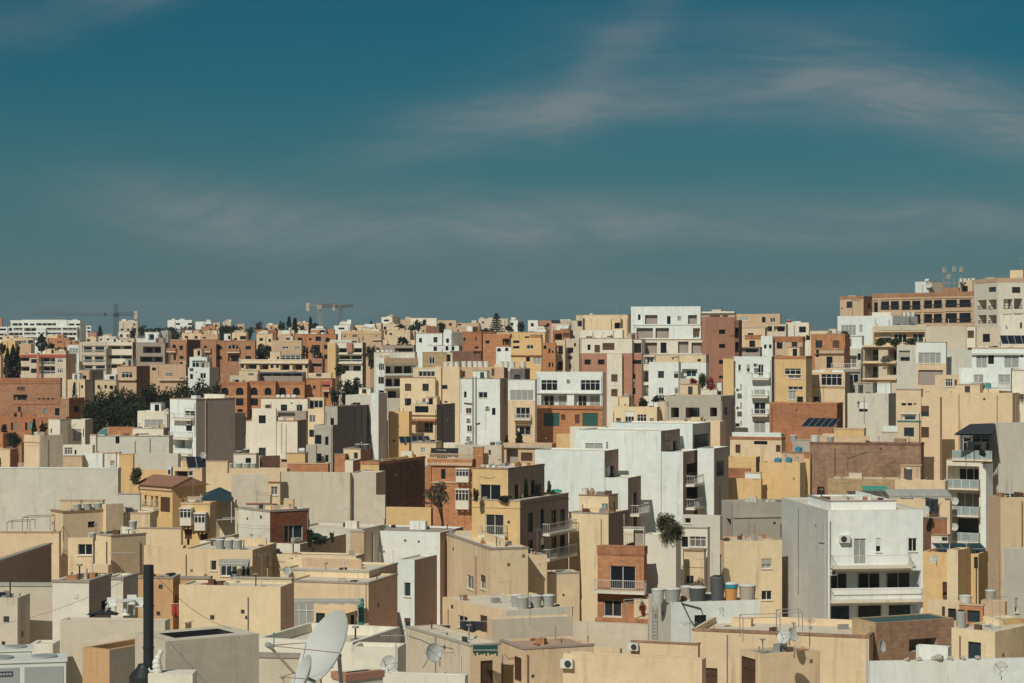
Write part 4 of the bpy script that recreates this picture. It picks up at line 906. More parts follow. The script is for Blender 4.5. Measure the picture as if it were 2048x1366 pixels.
B(H, 'cream walled house with a square window and roof tubs below the ledge tubs', 178, [
    v(176, 222, 292, 1071, c='LY', cs='CR', th=58, par=.12), v(136, 186, 190, 1076, c='CR', dD=-4, w=[(156, 1088, 186, 1110, 'w'), (142, 1145, 146, 1157, 'd'), (196, 1144, 212, 1154, 'w')]), v(288, 366, 372, 1092, c='CR', dD=-2, par=.15), v(150, 216, 224, 1131, c='CR', dD=-6, par=.1, w=[(196, 1146, 214, 1156, 'w')])])
B(TW, 'old stone house with two white enclosed timber bay balconies at left centre', 208, [
    v(362, 420, 432, 1006, c='Y', cs='TN', par=.2, w=[(370, 1058, 384, 1078, 'b'), (401, 1066, 415, 1086, 'b'), (374, 1078, 379, 1090, 'd')], cop='TN'), v(376, 400, 463, 996, c='OW', cs='CR', th=60, dD=6)])

B(A_, 'broad blank beige wall house in the left centre', 216, [
    v(545, 700, 706, 946, c='PT', par=.12, dD=0), v(700, 752, 771, 946, c='PT', cs='TN', dD=.2, par=.12), v(748, 770, 772, 990, c='PT', dD=-1), v(463, 560, 564, 950, c='PT', dD=1.5, par=.12), v(536, 560, 562, 944, c='CR', dD=-.6, d=3, w=[(542, 973, 555, 990, 'w')], trim=[('F', 963, .12, .1, 'DO')]), v(400, 470, 474, 1000, c='PT', dD=-1), v(492, 540, 544, 990, c='PT', dD=-2.5, trim=[('F', 1006, .12, .1, 'DO')])], cl=False)
B(A_, 'cream house with a low row of four roof tubs left of centre', 250, [
    v(412, 455, 458, 922, c='CR', par=.12, dD=0), v(454, 574, 580, 937, c='CR', cs='TN', par=.2, dD=2), v(467, 512, 518, 907, c='OW', dD=7, w=[(491, 916, 502, 926, 'd')]), v(519, 522, 560, 912, c='TN', cs='BR', th=66, dD=8), v(412, 535, 540, 948, c='LY', dD=-3)])
B(H, 'yellow roof hut with round white tank beside the half-built grey house', 268, [v(574, 610, 616, 906, c='Y', cs='TN', par=.12), v(575, 656, 660, 927, c='OR', cs='OR', dD=-3, par=.2), v(558, 590, 594, 918, c='TN', dD=2, w=[(563, 918, 588, 924, 'd')])])
B(A_, 'cream blank-walled house with dark roof terrace and pergola', 380, [
    v(492, 595, 614, 841, c='OW', cs='DG', th=14, par=.2), v(504, 552, 554, 817, c='OW', dD=.3, par=.2), v(552, 612, 616, 822, c='TP', dD=6, par=.1, w=[(556, 825, 590, 841, 'h')])])
B(A_, 'pale long house with white barrel tanks along its roof, left centre', 425, [
    v(522, 615, 620, 797, c='OW', par=.15), v(615, 648, 652, 795, c='CR', cs='PT', dD=2, w=[(619, 801, 646, 816, 'w')]), v(607, 648, 650, 818, c='LY', dD=-3)])
B(A_, 'dark grey slab building with half-built front and empty windows', 330, [
    v(628, 665, 776, 850, c='GY', cs='DG', th=24, par=.2, w=[(630, 870, 643, 888, 'd'), (650, 873, 657, 890, 'd'), (622, 907, 643, 922, 'd'), (650, 910, 657, 924, 'd')]), v(650, 675, 756, 813, c='GY', cs='DG', th=24, dD=2, w=[(661, 836, 668, 850, 'd')]),
    v(612, 632, 634, 890, c='GY', dD=-2), v(691, 742, 756, 790, c='LG', cs='TP', dD=14, par=.2), v(742, 757, 774, 786, c='W', cs='TP', dD=12, th=40)])
B(TW, 'yellow stair-tower house with dark window pair in front of the grey slab', 262, [
    v(687, 721, 744, 897, c='LY', cs='PK', th=20, par=.15, w=[(689, 908, 697, 921, 'd'), (707, 905, 716, 921, 'w')]), v(690, 706, 722, 921, c='OW', cs='PK', dD=-5), v(669, 690, 694, 908, c='OR', dD=-1)])
B(TW, 'yellow fronted house with a long dark brown rubble side wall', 236, [
    v(721, 758, 850, 924, c='Y', cs='BR', th=24, par=.2, w=[(726, 940, 749, 946, 'n'), (749, 965, 752, 973, 'd')], cop=('OR', .3)), v(770, 862, 866, 1016, c='Y', cs='BR', dD=-4, par=.2, th=14)])
B('palace', 'ornate orange palazzo with roof balustrade behind the bare tree', 272, [
    v(855, 945, 952, 919, c='OR', cs='BR', par=.25, w=[(882, 938, 891, 958, 'n'), (882, 985, 890, 1002, 'n')], trim=[('F', 926, .35, .3, 'TN'), ('F', 964, .2, .12, 'TN')]),
    v(848, 862, 864, 932, c='OR', dD=1), v(873, 892, 895, 900, c='PT', dD=8), v(910, 1003, 1008, 891, c='PT', cs='TN', dD=10, w=[(956, 900, 961, 910, 'b'), (977, 900, 982, 910, 'b')]), v(946, 966, 968, 894, c='OR', dD=9)])
B(H, 'cream house with brown window box on a dark recess, above the long white wall', 300, [
    v(1006, 1104, 1112, 887, c='TN', cs='OR', par=.2, w=[(1013, 897, 1036, 935, 'h'), (1042, 905, 1065, 922, 'b')], trim=[('F', 893, .25, .3, 'GY')]), v(1113, 1142, 1146, 868, c='Y', dD=4)])
B(H, 'small cream house with pale shutters left of the palazzo roof', 300, [v(823, 872, 884, 884, c='CR', par=.15, w=[(841, 895, 851, 906, 'c')]), v(802, 824, 827, 903, c='OW', dD=-3, w=[(810, 911, 815, 914, 'd')]), v(887, 930, 934, 886, c='OW', dD=2)])
B(H, 'red-brick fronted white house with sliding glass door and roof garden', 190, [
    v(478, 540, 618, 1021, c='OW', cs='BK', th=58, par=.1, s=[(569, 1050, 606, 1084, 'w')]), v(400, 600, 692, 1088, c='OW', cs='TN', th=24, dD=-5, par=.35, rf='BRN'), v(470, 556, 560, 1018, c='PT', dD=8, rf='WR')])
B(A_, 'low white wall house right of the roof garden', 204, [v(588, 724, 768, 1058, c='LG', cs='PT', par=.2, th=24), v(700, 728, 732, 1062, c='TN', dD=-3)])
# ---------------------------------------------------------------- nearer rows, centre and right
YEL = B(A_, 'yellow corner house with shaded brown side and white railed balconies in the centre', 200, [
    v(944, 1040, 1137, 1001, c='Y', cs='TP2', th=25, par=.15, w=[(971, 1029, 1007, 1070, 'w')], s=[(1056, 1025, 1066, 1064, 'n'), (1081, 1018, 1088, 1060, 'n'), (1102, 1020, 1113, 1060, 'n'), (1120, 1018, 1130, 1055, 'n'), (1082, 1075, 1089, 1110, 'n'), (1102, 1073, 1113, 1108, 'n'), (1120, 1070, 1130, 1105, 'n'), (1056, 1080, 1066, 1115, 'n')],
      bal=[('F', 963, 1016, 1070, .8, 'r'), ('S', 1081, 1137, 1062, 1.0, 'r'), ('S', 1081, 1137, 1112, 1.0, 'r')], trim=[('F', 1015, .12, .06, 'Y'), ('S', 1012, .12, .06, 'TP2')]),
    v(945, 1016, 1089, 937, c='Y', cs='TP2', th=25, dD=2.2, par=.12, w=[(960, 969, 1001, 1001, 'w')], s=[(1030, 968, 1038, 995, 'n'), (1062, 960, 1070, 990, 'n')], rf='WR')])  # brown right side: yellow walls with their shade painted in
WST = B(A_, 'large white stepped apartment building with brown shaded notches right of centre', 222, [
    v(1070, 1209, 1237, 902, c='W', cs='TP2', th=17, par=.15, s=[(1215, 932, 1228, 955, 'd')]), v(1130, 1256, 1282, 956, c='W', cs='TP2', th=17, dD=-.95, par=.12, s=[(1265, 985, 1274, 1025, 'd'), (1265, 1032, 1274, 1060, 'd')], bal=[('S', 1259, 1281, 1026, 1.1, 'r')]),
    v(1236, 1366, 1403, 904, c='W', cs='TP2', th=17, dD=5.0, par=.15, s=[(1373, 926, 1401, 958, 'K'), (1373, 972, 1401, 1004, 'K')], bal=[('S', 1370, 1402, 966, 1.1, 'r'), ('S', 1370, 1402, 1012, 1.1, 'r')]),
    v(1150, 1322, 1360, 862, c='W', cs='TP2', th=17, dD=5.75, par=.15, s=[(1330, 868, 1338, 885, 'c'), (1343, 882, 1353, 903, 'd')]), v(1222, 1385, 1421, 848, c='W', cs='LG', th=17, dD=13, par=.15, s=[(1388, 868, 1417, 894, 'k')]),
    v(1395, 1428, 1457, 897, c='W', cs='GY', th=17, dD=8, par=.15, s=[(1433, 922, 1448, 952, 'k'), (1435, 968, 1442, 1030, 'c')]), v(1140, 1212, 1216, 854, c='OW', dD=16, par=.15), v(1166, 1212, 1216, 884, c='W', dD=5.2, yb=903, d=3, w=[(1170, 886, 1206, 901, 'c')])], cl=False)  # brown notch sides put the shade of white walls into the colour
B(H, 'pale yellow house with a grey shuttered window right of the yellow corner house', 209, [
    v(1158, 1217, 1236, 991, c='LY', cs='CR', th=20, par=.12, dD=4, w=[(1203, 1007, 1216, 1026, 't')], s=[(1226, 1002, 1230, 1020, 'd')]), v(1138, 1217, 1258, 1027, c='LY', cs='TP2', th=24, par=.12)])  # lower block's right face is coloured brown for its shade
B(H, 'off-white garden house with slatted lean-to below the white notched building', 190, [
    v(1247, 1288, 1292, 1055, c='OW', w=[(1267, 1060, 1287, 1092, 'h')]), v(1290, 1352, 1362, 1070, c='OW', dD=-6, par=.2), v(1360, 1415, 1420, 1056, c='OW', dD=2, w=[(1363, 1073, 1376, 1094, 'n'), (1379, 1073, 1412, 1094, 'W')]), v(1364, 1440, 1445, 1032, c='LG', dD=8, w=[(1369, 1036, 1382, 1047, 'w')], par=.2)])
B(TW, 'orange weathered house with two wide sliding windows right of the dark gap', 182, [
    v(1195, 1288, 1294, 1094, c='OR', cs='DO', par=.3, cop=('DO', .7), w=[(1220, 1132, 1271, 1178, 'w'), (1208, 1200, 1243, 1233, 'w')], trim=[('F', 1110, .08, .05, 'DO')], bal=[('F', 1192, 1294, 1181, .9, 'r')])])
B(H, 'cream stepped terraces with rounded white parapets behind the tank house', 190, [
    v(1304, 1350, 1352, 1106, c='CR', par=.1, w=[(1308, 1143, 1317, 1166, 'w')], trim=[('F', 1126, .06, .05, 'TN')]), v(1290, 1306, 1308, 1090, c='OW', dD=1), v(1350, 1366, 1368, 1096, c='OW', dD=-.5), v(1364, 1408, 1412, 1100, c='CR', dD=.4, w=[(1371, 1151, 1388, 1168, 'w')], trim=[('F', 1134, .06, .05, 'TN')]), v(1264, 1302, 1304, 1137, c='OW', dD=-5), v(1268, 1298, 1300, 1195, c='CR', dD=-9, w=[(1281, 1204, 1288, 1222, 'n')])])
B(A_, 'smooth yellow block with two small white windows left of the white balcony block', 197, [
    v(1416, 1448, 1564, 1083, c='TN', cs='LY', th=72, par=.15, w=[(1424, 1103, 1430, 1130, 'd'), (1433, 1108, 1443, 1150, 'n')], s=[(1523, 1117, 1543, 1137, 'w'), (1523, 1181, 1544, 1200, 'w')])])
B('house', 'raw cement block house with deep corner pillar above the smooth yellow block', 206, [
    v(1443, 1466, 1590, 1005, c='GY', cs='GY', th=72, par=.4, rf='RD', w=[(1452, 1037, 1462, 1080, 'h')], s=[(1561, 1048, 1583, 1074, 'd')], trim=[('S', 1032, .2, .1, 'GY')])])
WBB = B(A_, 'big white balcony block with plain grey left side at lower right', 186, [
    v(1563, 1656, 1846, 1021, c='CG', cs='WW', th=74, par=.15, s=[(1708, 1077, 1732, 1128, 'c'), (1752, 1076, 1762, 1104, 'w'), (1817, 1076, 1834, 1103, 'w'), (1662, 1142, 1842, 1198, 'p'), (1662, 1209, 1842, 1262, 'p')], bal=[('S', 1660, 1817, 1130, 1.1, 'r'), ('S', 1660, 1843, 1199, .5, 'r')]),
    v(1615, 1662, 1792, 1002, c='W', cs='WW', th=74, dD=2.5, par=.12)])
TOW = B(A_, 'narrow white tower with glass balconies and a dark roof canopy at right', 240, [
    v(1893, 1964, 1988, 920, c='OW', cs='OW', th=16, par=.12, w=[(1895, 932, 1958, 972, 'o'), (1895, 981, 1958, 1026, 'o'), (1895, 1033, 1958, 1078, 'o')], bal=[('F', 1893, 1961, 975, .9, 'g'), ('F', 1893, 1961, 1029, .9, 'g'), ('F', 1893, 1961, 1081, .9, 'g'), ('F', 1905, 1985, 918, .2, 'g')]),
    v(1920, 1982, 1990, 867, c='DG', cs='TP', dD=3, par=.1, w=[(1926, 876, 1978, 906, 'W')]), v(1986, 1998, 2080, 846, c='LG', cs='LG', th=60, dD=1.5, par=.15), v(1963, 1972, 1986, 925, c='W', cs='W', th=24, dD=-.8, d=2)])
B('house', 'long brown rubble party wall house below the blank yellow wall', 262, [v(1620, 1842, 1848, 887, c='BR2', th=6, par=.2, cop=('BR', .25)), v(1608, 1622, 1624, 908, c='OR', dD=-1), v(1655, 1848, 1856, 960, c='ST', dD=-9, th=6, par=.1)])
B(H, 'peeling cream sheds with grey canvas awnings right of the rubble wall', 236, [
    v(1790, 1890, 1896, 962, c='CR', par=.2, w=[(1800, 985, 1826, 1000, 'd'), (1850, 990, 1872, 1012, 'd')]), v(1772, 1900, 1904, 1002, c='CR', dD=-10, par=.15, w=[(1852, 1000, 1860, 1018, 'b')])])
B('house', 'crumbling orange brick house beside the white balcony block', 206, [v(1846, 1864, 1894, 1036, c='BR', cs='OR', th=56, par=.2), v(1862, 1896, 1900, 1070, c='OW', dD=-4, w=[(1884, 1074, 1897, 1082, 'd')])])
B(A_, 'yellow blank house with pale roof drums below the cream vent wall', 238, [
    v(1455, 1512, 1520, 914, c='Y', cs='TP2', dD=4, par=.15), v(1519, 1600, 1612, 926, c='Y', cs='CR', par=.15), v(1455, 1522, 1525, 958, c='Y', dD=-2, par=.15), v(1456, 1500, 1502, 937, c='DO', dD=.6, d=5), v(1490, 1521, 1523, 945, c='W', dD=-.6, d=3), v(1608, 1620, 1622, 918, c='Y', dD=2)])  # first block's brown right face has shade painted in
B(H, 'cream low wall house with slit window and two brown doors', 276, [v(1460, 1563, 1570, 875, c='CR', par=.2, cop=('DO', .35), w=[(1471, 889, 1481, 906, 'b'), (1508, 882, 1535, 889, 'n'), (1552, 890, 1561, 904, 'b')]), v(1464, 1562, 1566, 866, c='W', dD=5, par=.1)])
B(H, 'tan roof sheds with blue drums left of the rubble wall', 266, [v(1563, 1640, 1644, 905, c='TN', par=.15, w=[]), v(1585, 1640, 1645, 880, c='GY', dD=6)])
B(H, 'orange stone roof room with small vent above the rubble wall', 290, [v(1668, 1728, 1732, 857, c='Y', par=.15, w=[(1683, 879, 1699, 886, 'n')], cop=('TN', .2)), v(1645, 1672, 1676, 868, c='CR', dD=2)])
B(A_, 'tall tan corner wall with cement patch at the right edge', 166, [v(1976, 2001, 2080, 995, c='TN', cs='CR', th=66, par=.2), v(2008, 2022, 2090, 1098, c='LG', cs='LG', th=58, dD=-5, par=.1, s=[(2030, 1196, 2036, 1225, 'w')])])
B(H, 'yellow house with brown barred window behind the green-roofed ruin', 178, [
    v(1846, 1957, 1980, 1108, c='Y', cs='Y', par=.15, w=[(1885, 1164, 1909, 1190, 'b'), (1948, 1114, 1960, 1137, 'n')]), v(1894, 1916, 1940, 1100, c='LY', cs='Y', dD=-2, th=24, d=3)])
B('house', 'flaking cream lean-to with red brick patch and barred window at lower right', 160, [
    v(1855, 1920, 1924, 1203, c='CR', par=.12, w=[(1884, 1213, 1890, 1244, 'b'), (1896, 1217, 1912, 1241, 'n')]), v(1918, 1966, 1968, 1210, c='OR', dD=-2, w=[(1935, 1221, 1960, 1244, 'n')], par=.1), v(1962, 2010, 2016, 1203, c='TN', dD=1, par=.1)])
B(H, 'yellow stepped house with open metal door at lower right', 140, [
    v(1903, 1990, 2080, 1264, c='LY', cs='LY', th=28, par=.12, w=[(1936, 1284, 1962, 1332, 'n')]), v(1966, 2004, 2042, 1238, c='LY', cs='Y', th=46, dD=4, par=.1, s=[(2021, 1254, 2028, 1263, 'd')])])
B('ruin', 'crumbling brown rubble hut with a flat green roof sheet at lower right', 152, [
    v(1704, 1752, 1908, 1246, c='ST', cs='BR2', th=56, par=.06, rf='TE2', s=[(1818, 1277, 1874, 1302, 'h')])], cl=False)
B('roof_wall', 'white terrace parapet lined with loose stones in the lower right corner', 112, [v(1735, 1740, 2140, 1324, c='W', cs='W', th=72, par=.7, rf='WR')], cl=False)
B(H, 'white square roof box behind the stone-lined parapet', 126, [v(1832, 1896, 1902, 1295, c='W', par=.05, d=1.5)], 'roof box')
FGW = B(H, 'wide low cream house filling the lower right foreground', 150, [
    v(1385, 1738, 1770, 1272, c='CR', par=.5, w=[(1409, 1336, 1435, 1385, 'b')], th=8, d=12), v(1480, 1521, 1640, 1309, c='CR', cs='CR', th=60, dD=-14, par=.12, w=[(1482, 1315, 1511, 1385, 'b')], rf='RD'), v(1262, 1396, 1400, 1288, c='CR', dD=-4, par=.15, d=3)])
B(H, 'low cream roof house with ochre deck in the lower centre foreground', 136, [v(1126, 1404, 1412, 1320, c='CR', par=.15, rf='PK2', d=9), v(1160, 1240, 1244, 1298, c='CR', dD=9, par=.1)])
TKH = B(H, 'white cube roof house carrying seven round water tanks at lower right', 160, [
    v(1297, 1342, 1520, 1205, c='LG', cs='W', th=72, par=.08, s=[(1389, 1230, 1413, 1275, 'n')])])
B(H, 'low beige walls with drying lines left of the tank house', 166, [v(1130, 1296, 1300, 1250, c='PT', par=.3, d=6), v(1190, 1300, 1303, 1240, c='OR', dD=7, par=.1)])
TKC = B(H, 'cream flat house with a cluster of grey tanks in the lower centre', 160, [
    v(885, 1012, 1140, 1222, c='CR', cs='OW', th=60, par=.08, w=[(916, 1232, 935, 1255, 'w'), (960, 1231, 975, 1264, 'b')]), v(974, 985, 1146, 1239, c='CR', cs='PT', th=74, dD=-6, par=.1)])
YLH = B(TW, 'tall cream corner house with rust-stained drainpipe in the lower centre', 192, [
    v(880, 981, 1056, 1096, c='CR', cs='LY', th=74, par=.12, w=[(934, 1151, 947, 1178, 'w'), (961, 1150, 971, 1178, 'w')]), v(1040, 1052, 1094, 1111, c='LY', cs='LY', th=74, D=195.5, par=.12), v(1076, 1090, 1159, 1146, c='LY', cs='LY', th=74, D=197.5, par=.12)])
B(A_, 'white windowless block with shaded right side left of the cream corner house', 206, [v(725, 880, 926, 1065, c='W', cs='TP2', th=20, par=.15, rf='RD')])  # right face takes a brown tone in place of shade on white
B(TW, 'narrow white house with reddish flank in the lower centre left', 185, [v(793, 829, 874, 1120, c='W', cs='PKF', th=24, par=.12, w=[(808, 1165, 821, 1193, 'w'), (809, 1236, 821, 1258, 'w')])])  # white house: the flank colour holds its shade
YCX = B(A_, 'pale yellow apartment block with green drainage strip and pinkish shaded flank', 162, [
    v(575, 737, 795, 1166, c='CR', cs='PKF', th=20, par=.12, w=[(582, 1204, 628, 1262, 'W'), (632, 1226, 650, 1266, 'n'), (701, 1230, 708, 1264, 'n')]), v(560, 738, 795, 1143, c='LY', cs='PKF', th=20, dD=4.5, par=.15), v(571, 714, 724, 1121, c='LY', cs='TN', dD=9, par=.12, w=[(632, 1129, 648, 1139, 'd')])])  # pinkish flanks are yellow walls with shade put into the colour
B(A_, 'pale yellow block with narrow brown notch at lower left', 150, [
    v(358, 561, 587, 1174, c='LY', cs='PKF', th=18, par=.12), v(462, 583, 588, 1157, c='LY', cs='TN', dD=5, par=.12, w=[(470, 1165, 485, 1173, 'd')]), v(350, 462, 466, 1165, c='TN', dD=7, par=.1)])  # main block's flank colour paints in the shade
B(TW, 'cream terrace house with glazed sun room behind the pale yellow block', 174, [
    v(366, 505, 553, 1100, c='CR', cs='TN', th=18, par=.12, w=[(421, 1121, 433, 1141, 'w'), (441, 1122, 474, 1152, 'W'), (482, 1122, 500, 1152, 'w')])])
B(H, 'cream house with dark awning edge between roof garden and yellow apartments', 178, [v(484, 712, 728, 1112, c='LY', cs='PKF', th=18, par=.12, rf='RD')])  # right flank tinted as a pale wall in shade
B(H, 'orange stone terrace house behind the black flue', 152, [v(272, 346, 360, 1155, c='OR2', cs='OR2', par=.3, th=14, w=[(352, 1189, 357, 1232, 'd')], s=[(350, 1190, 357, 1234, 'd')]), v(316, 420, 424, 1154, c='OR2', dD=3, par=.5)])
B(A_, 'house with long dark brown shaded wall at the lower left edge', 140, [v(-60, -42, 103, 1134, c='CR', cs='TP2', th=18, par=.12)])  # long right wall: shade painted into its brown
B(H, 'cream stepped wall house below the dark brown wall at lower left', 120, [
    v(-40, 105, 110, 1167, c='PT', par=.12), v(-40, 35, 60, 1196, c='PT', dD=-4, th=18, par=.1), v(60, 106, 120, 1288, c='OW', dD=-22, par=.06)])
B(H, 'white roof box with dark doorway recess at lower left', 117, [
    v(105, 178, 222, 1162, c='OW', cs='TP', th=20, par=.12, s=[(181, 1204, 217, 1228, 'd')]), v(205, 246, 276, 1156, c='OW', cs='GY', dD=7, th=20, par=.1)])
B(H, 'pale parapet terrace with plastic garden furniture at lower left', 100, [v(121, 330, 340, 1242, c='PT', par=.12, d=9)])
B(H, 'open roof well with orange inner wall at lower left', 82, [v(165, 219, 332, 1300, c='OR2', cs='PT', th=44, par=.7)])
GRB = B('stair_house', 'plain beige stair house with a dark well on top beside the flue', 62, [v(270, 331, 518, 1283, c='PT', cs='PT', th=66, par=1.6, rf='NV', rim=.55, inn='NV')], 'roof room', cl=False)  # near-black inner walls and floor paint in the shade of the well
B(H, 'low white walled roof behind the large satellite dish', 104, [v(515, 705, 800, 1285, c='OW', cs='OW', th=24, par=.5), v(512, 640, 644, 1310, c='PT', dD=-14, par=.4), v(700, 795, 812, 1296, c='OW', dD=-3, par=.2)])
SKB = B('skylight_box', 'low roof box with terracotta rim and dark opening right of the large dish', 80, [v(665, 692, 766, 1350, c='OW', cs='OW', th=56, par=.9, rf='NV', rim=.5, inn='NV', cop=('PK', .25))], 'roof box', cl=False)  # inside coloured near-black to stand for shade in the opening
AWH = B(H, 'cream house with scalloped green awning over a brown door, bottom centre', 140, [
    v(812, 940, 1002, 1290, c='PT', cs='CR', th=64, par=.12, s=[(961, 1321, 986, 1385, 'b')]), v(1000, 1046, 1188, 1296, c='CR', cs='CR', th=68, dD=1, par=.12, w=[(1028, 1314, 1043, 1362, 'b')], rf='PK2')])
B('roof_deck', 'flat pale roof with thin dark edge under the small mast dish', 96, [v(770, 930, 936, 1352, c='OW', par=.05, d=9, rf='WR')], 'roof')
# ---------------------------------------------------------------- neighbours just past the photo's edges, and the roof the nearest things stand on
for D, x0, xc, x2, yt, c_, lab in ((168, 2082, 2190, 2230, 1020, 'CR', 'cream house past the right edge beside the tall tan corner wall'), (245, 2082, 2170, 2215, 870, 'OW', 'off-white house past the right edge behind the tall tan corner wall'), (302, 2062, 2170, 2210, 730, 'W', 'white house past the right edge next to the broad white flats'), (412, 2064, 2150, 2190, 590, 'CR', 'cream block past the right edge next to the paired-window apartments'), (520, 2050, 2150, 2190, 610, 'TN', 'tan block past the right edge behind the hill apartments'), (140, 2090, 2190, 2230, 1240, 'LY', 'yellow house past the right edge in the nearest row'),
                                  (118, -170, -44, -40, 1175, 'CR', 'cream house past the left edge in the nearest row'), (196, -170, -46, -42, 1050, 'CR', 'cream house past the left edge behind the dark brown wall'), (250, -190, -46, -42, 950, 'LG', 'pale house past the left edge beside the long blank wall'), (345, -170, -34, -30, 890, 'TN', 'tan house past the left edge in front of the palace'), (484, -170, -24, -20, 770, 'OR', 'orange house past the left edge beside the palace'), (630, -140, 2, 6, 712, 'TN', 'tan house at the left edge behind the three cypresses'), (900, -120, -2, 4, 688, 'CR', 'cream house at the left edge on the far hillside')):
    B(H, lab, D, [v(x0, xc, x2, yt, c=c_, w=G(x0 + 8, yt + 12 * 200 / D, xc - 8, yt + 12 * 200 / D + 180 * 200 / D, 3, 3, 'w', .3, .4))])
fg = T('flat_roof', (-9, 50, ground(50)), 'flat roof under the condensers, flue and large dish at the bottom edge', 'roof')
ROOFZ = 30.3
b = MB(); b.box(Vector((-16, 40)), Vector((1, 0)), Vector((0, 1)), 0, 16.5, 0, 19.5, ground(50) - 1, ROOFZ, 'PT'); fg.add(b, 'wall')
pl = P(316, 1345, 54); b = MB(); b.box(Vector((pl.x, pl.y)), Vector((1, 0)), Vector((0, 1)), -.22, .95, -.25, .5, ROOFZ + .003, pl.z, 'OW'); fg.add(b, 'plinth')
# ---------------------------------------------------------------- things on roofs and walls
M_TWHITE = plain('tank_white', (.70, .69, .63), .55)
M_TGREY = plain('tank_grey', (.36, .36, .33), .6)
M_TDARK = plain('tank_dark', (.09, .095, .095), .55)
M_TBEIGE = plain('tank_beige', (.42, .36, .29), .6)
M_TBLUE = plain('drum_blue', (.05, .25, .36), .4)
M_TTEAL = plain('tank_teal', (.03, .28, .36), .45)
M_TORG = plain('tank_orange', (.62, .30, .09), .55)
M_STEEL = plain('steel_grey', (.33, .33, .31), .45, .3)
M_DISH = plain('dish_paint', (.52, .52, .49), .5)
M_BLACK = plain('flue_black', (.022, .026, .026), .45)
M_RUST = plain('rusty_iron', (.22, .10, .06), .8)
M_PV = plain('solar_glass', (.018, .024, .032), .12, 0, .2, .6)
M_CLOTH = plain('cloth_dark', (.03, .035, .04), .9)
M_CLOTHW = plain('cloth_white', (.66, .65, .60), .9)
M_CLOTHR = plain('cloth_red', (.42, .06, .04), .9)
M_NET = plain('net_green', (.03, .30, .22), .8)
M_CANVAS = plain('canvas_grey', (.38, .37, .33), .9)
ORD = ['first', 'second', 'third', 'fourth', 'fifth', 'sixth', 'seventh', 'eighth', 'ninth', 'tenth', 'eleventh', 'twelfth']


def tank(loc, w_, h_, style, label, group=None, mat=None, name='water_tank'):
    t = T(name, loc, label, 'drum' if style == 'drum' else 'tank', group)
    x, y, z = loc; r = w_ / 2
    b = MB()
    if style == 'tub':
        b.lathe([(r * .84, 0), (r * .97, h_ * .80), (r * 1.0, h_ * .82), (r * 1.0, h_ * .88)], mat, 20, loc); t.add(b, 'body', smooth=False)
        l = MB(); l.lathe([(r * 1.04, h_ * .885), (r * 1.04, h_ * .92), (r * .6, h_ * .98), (.04, h_)], M_TWHITE, 20, loc); t.add(l, 'lid')
        p = MB(); p.bar((x + r * .9, y - r * .3, z + h_ * .12), (x + r * 1.3, y - r * .3, z + .05), .025, M_TDARK); t.add(p, 'outlet_pipe')
    elif style == 'tall':
        b.lathe([(r, 0), (r, h_ * .96), (r * .9, h_)], mat, 20, loc); t.add(b, 'body')
        l = MB(); l.lathe([(r * .7, h_ + .003), (r * .7, h_ + .07), (.03, h_ + .09)], M_BLACK, 16, loc); t.add(l, 'lid')
    elif style == 'drum':
        b.lathe([(r * .94, 0), (r, h_ * .1), (r, h_ * .32), (r * 1.03, h_ * .35), (r, h_ * .38), (r, h_ * .65), (r * 1.03, h_ * .68), (r, h_ * .71), (r, h_ * .85), (r * .6, h_ * .97), (r * .3, h_)], mat, 16, loc); t.add(b, 'body')
        l = MB(); l.lathe([(r * .28, h_ + .002), (r * .28, h_ + .05)], M_TDARK, 10, loc); t.add(l, 'cap')
    elif style == 'barrel':
        L = w_; r = h_ * .42
        b.lathe([(.03, 0), (r * .7, .05), (r, .16), (r, L - .16), (r * .7, L - .05), (.03, L)], mat, 16, (x - L / 2, y, z + r + .12), (1, 0, 0)); t.add(b, 'body')
        l = MB()
        for s in (-.3, .3): l.box(Vector((x + s * L, y)), Vector((1, 0)), Vector((0, 1)), -.05, .05, -r * .8, r * .8, z, z + .16, M_STEEL)
        t.add(l, 'cradle')
    return t


def tanks(vol, spots, style, mat, lab, group, side=False, back=1.2):
    """spots: (column, width px, height px); labels count them from the left"""
    ppm = FPX / vol.D
    for i, s in enumerate(sorted(spots)):
        loc = (vol.roofS if side else vol.roof)(s[0], s[3] if len(s) > 3 else back)
        m = s[4] if len(s) > 4 else mat
        st = s[5] if len(s) > 5 else style
        tank(loc, s[1] / ppm, s[2] / ppm, st, lab.format(ORD[i]) if '{}' in lab else lab, group, m)


def ac_unit(p, yaw_e, yaw_n, label, w_=.85, h_=.6, d_=.32, group=None, name='air_conditioner'):
    """outdoor unit hung on a wall at p; e along the wall, n away from it"""
    t = T(name, p, label, 'air conditioner', group)
    o = Vector((p[0], p[1])); z = p[2]
    b = MB(); b.box(o, yaw_e, yaw_n, -w_ / 2, w_ / 2, .06, .06 + d_, z, z + h_, M_TWHITE); t.add(b, 'casing')
    g = MB(); c = o + yaw_n * (.065 + d_) - yaw_e * (w_ * .12)
    g.lathe([(h_ * .40, 0), (h_ * .40, .025), (h_ * .34, .03)], M_FD, 14, (c.x, c.y, z + h_ / 2), (yaw_n.x, yaw_n.y, 0)); t.add(g, 'fan_grille')
    k = MB()
    for s in (-.3, .3): k.box(o, yaw_e, yaw_n, s * w_ - .025, s * w_ + .025, .004, d_ + .05, z - .06, z - .004, M_STEEL)
    t.add(k, 'bracket')
    return t


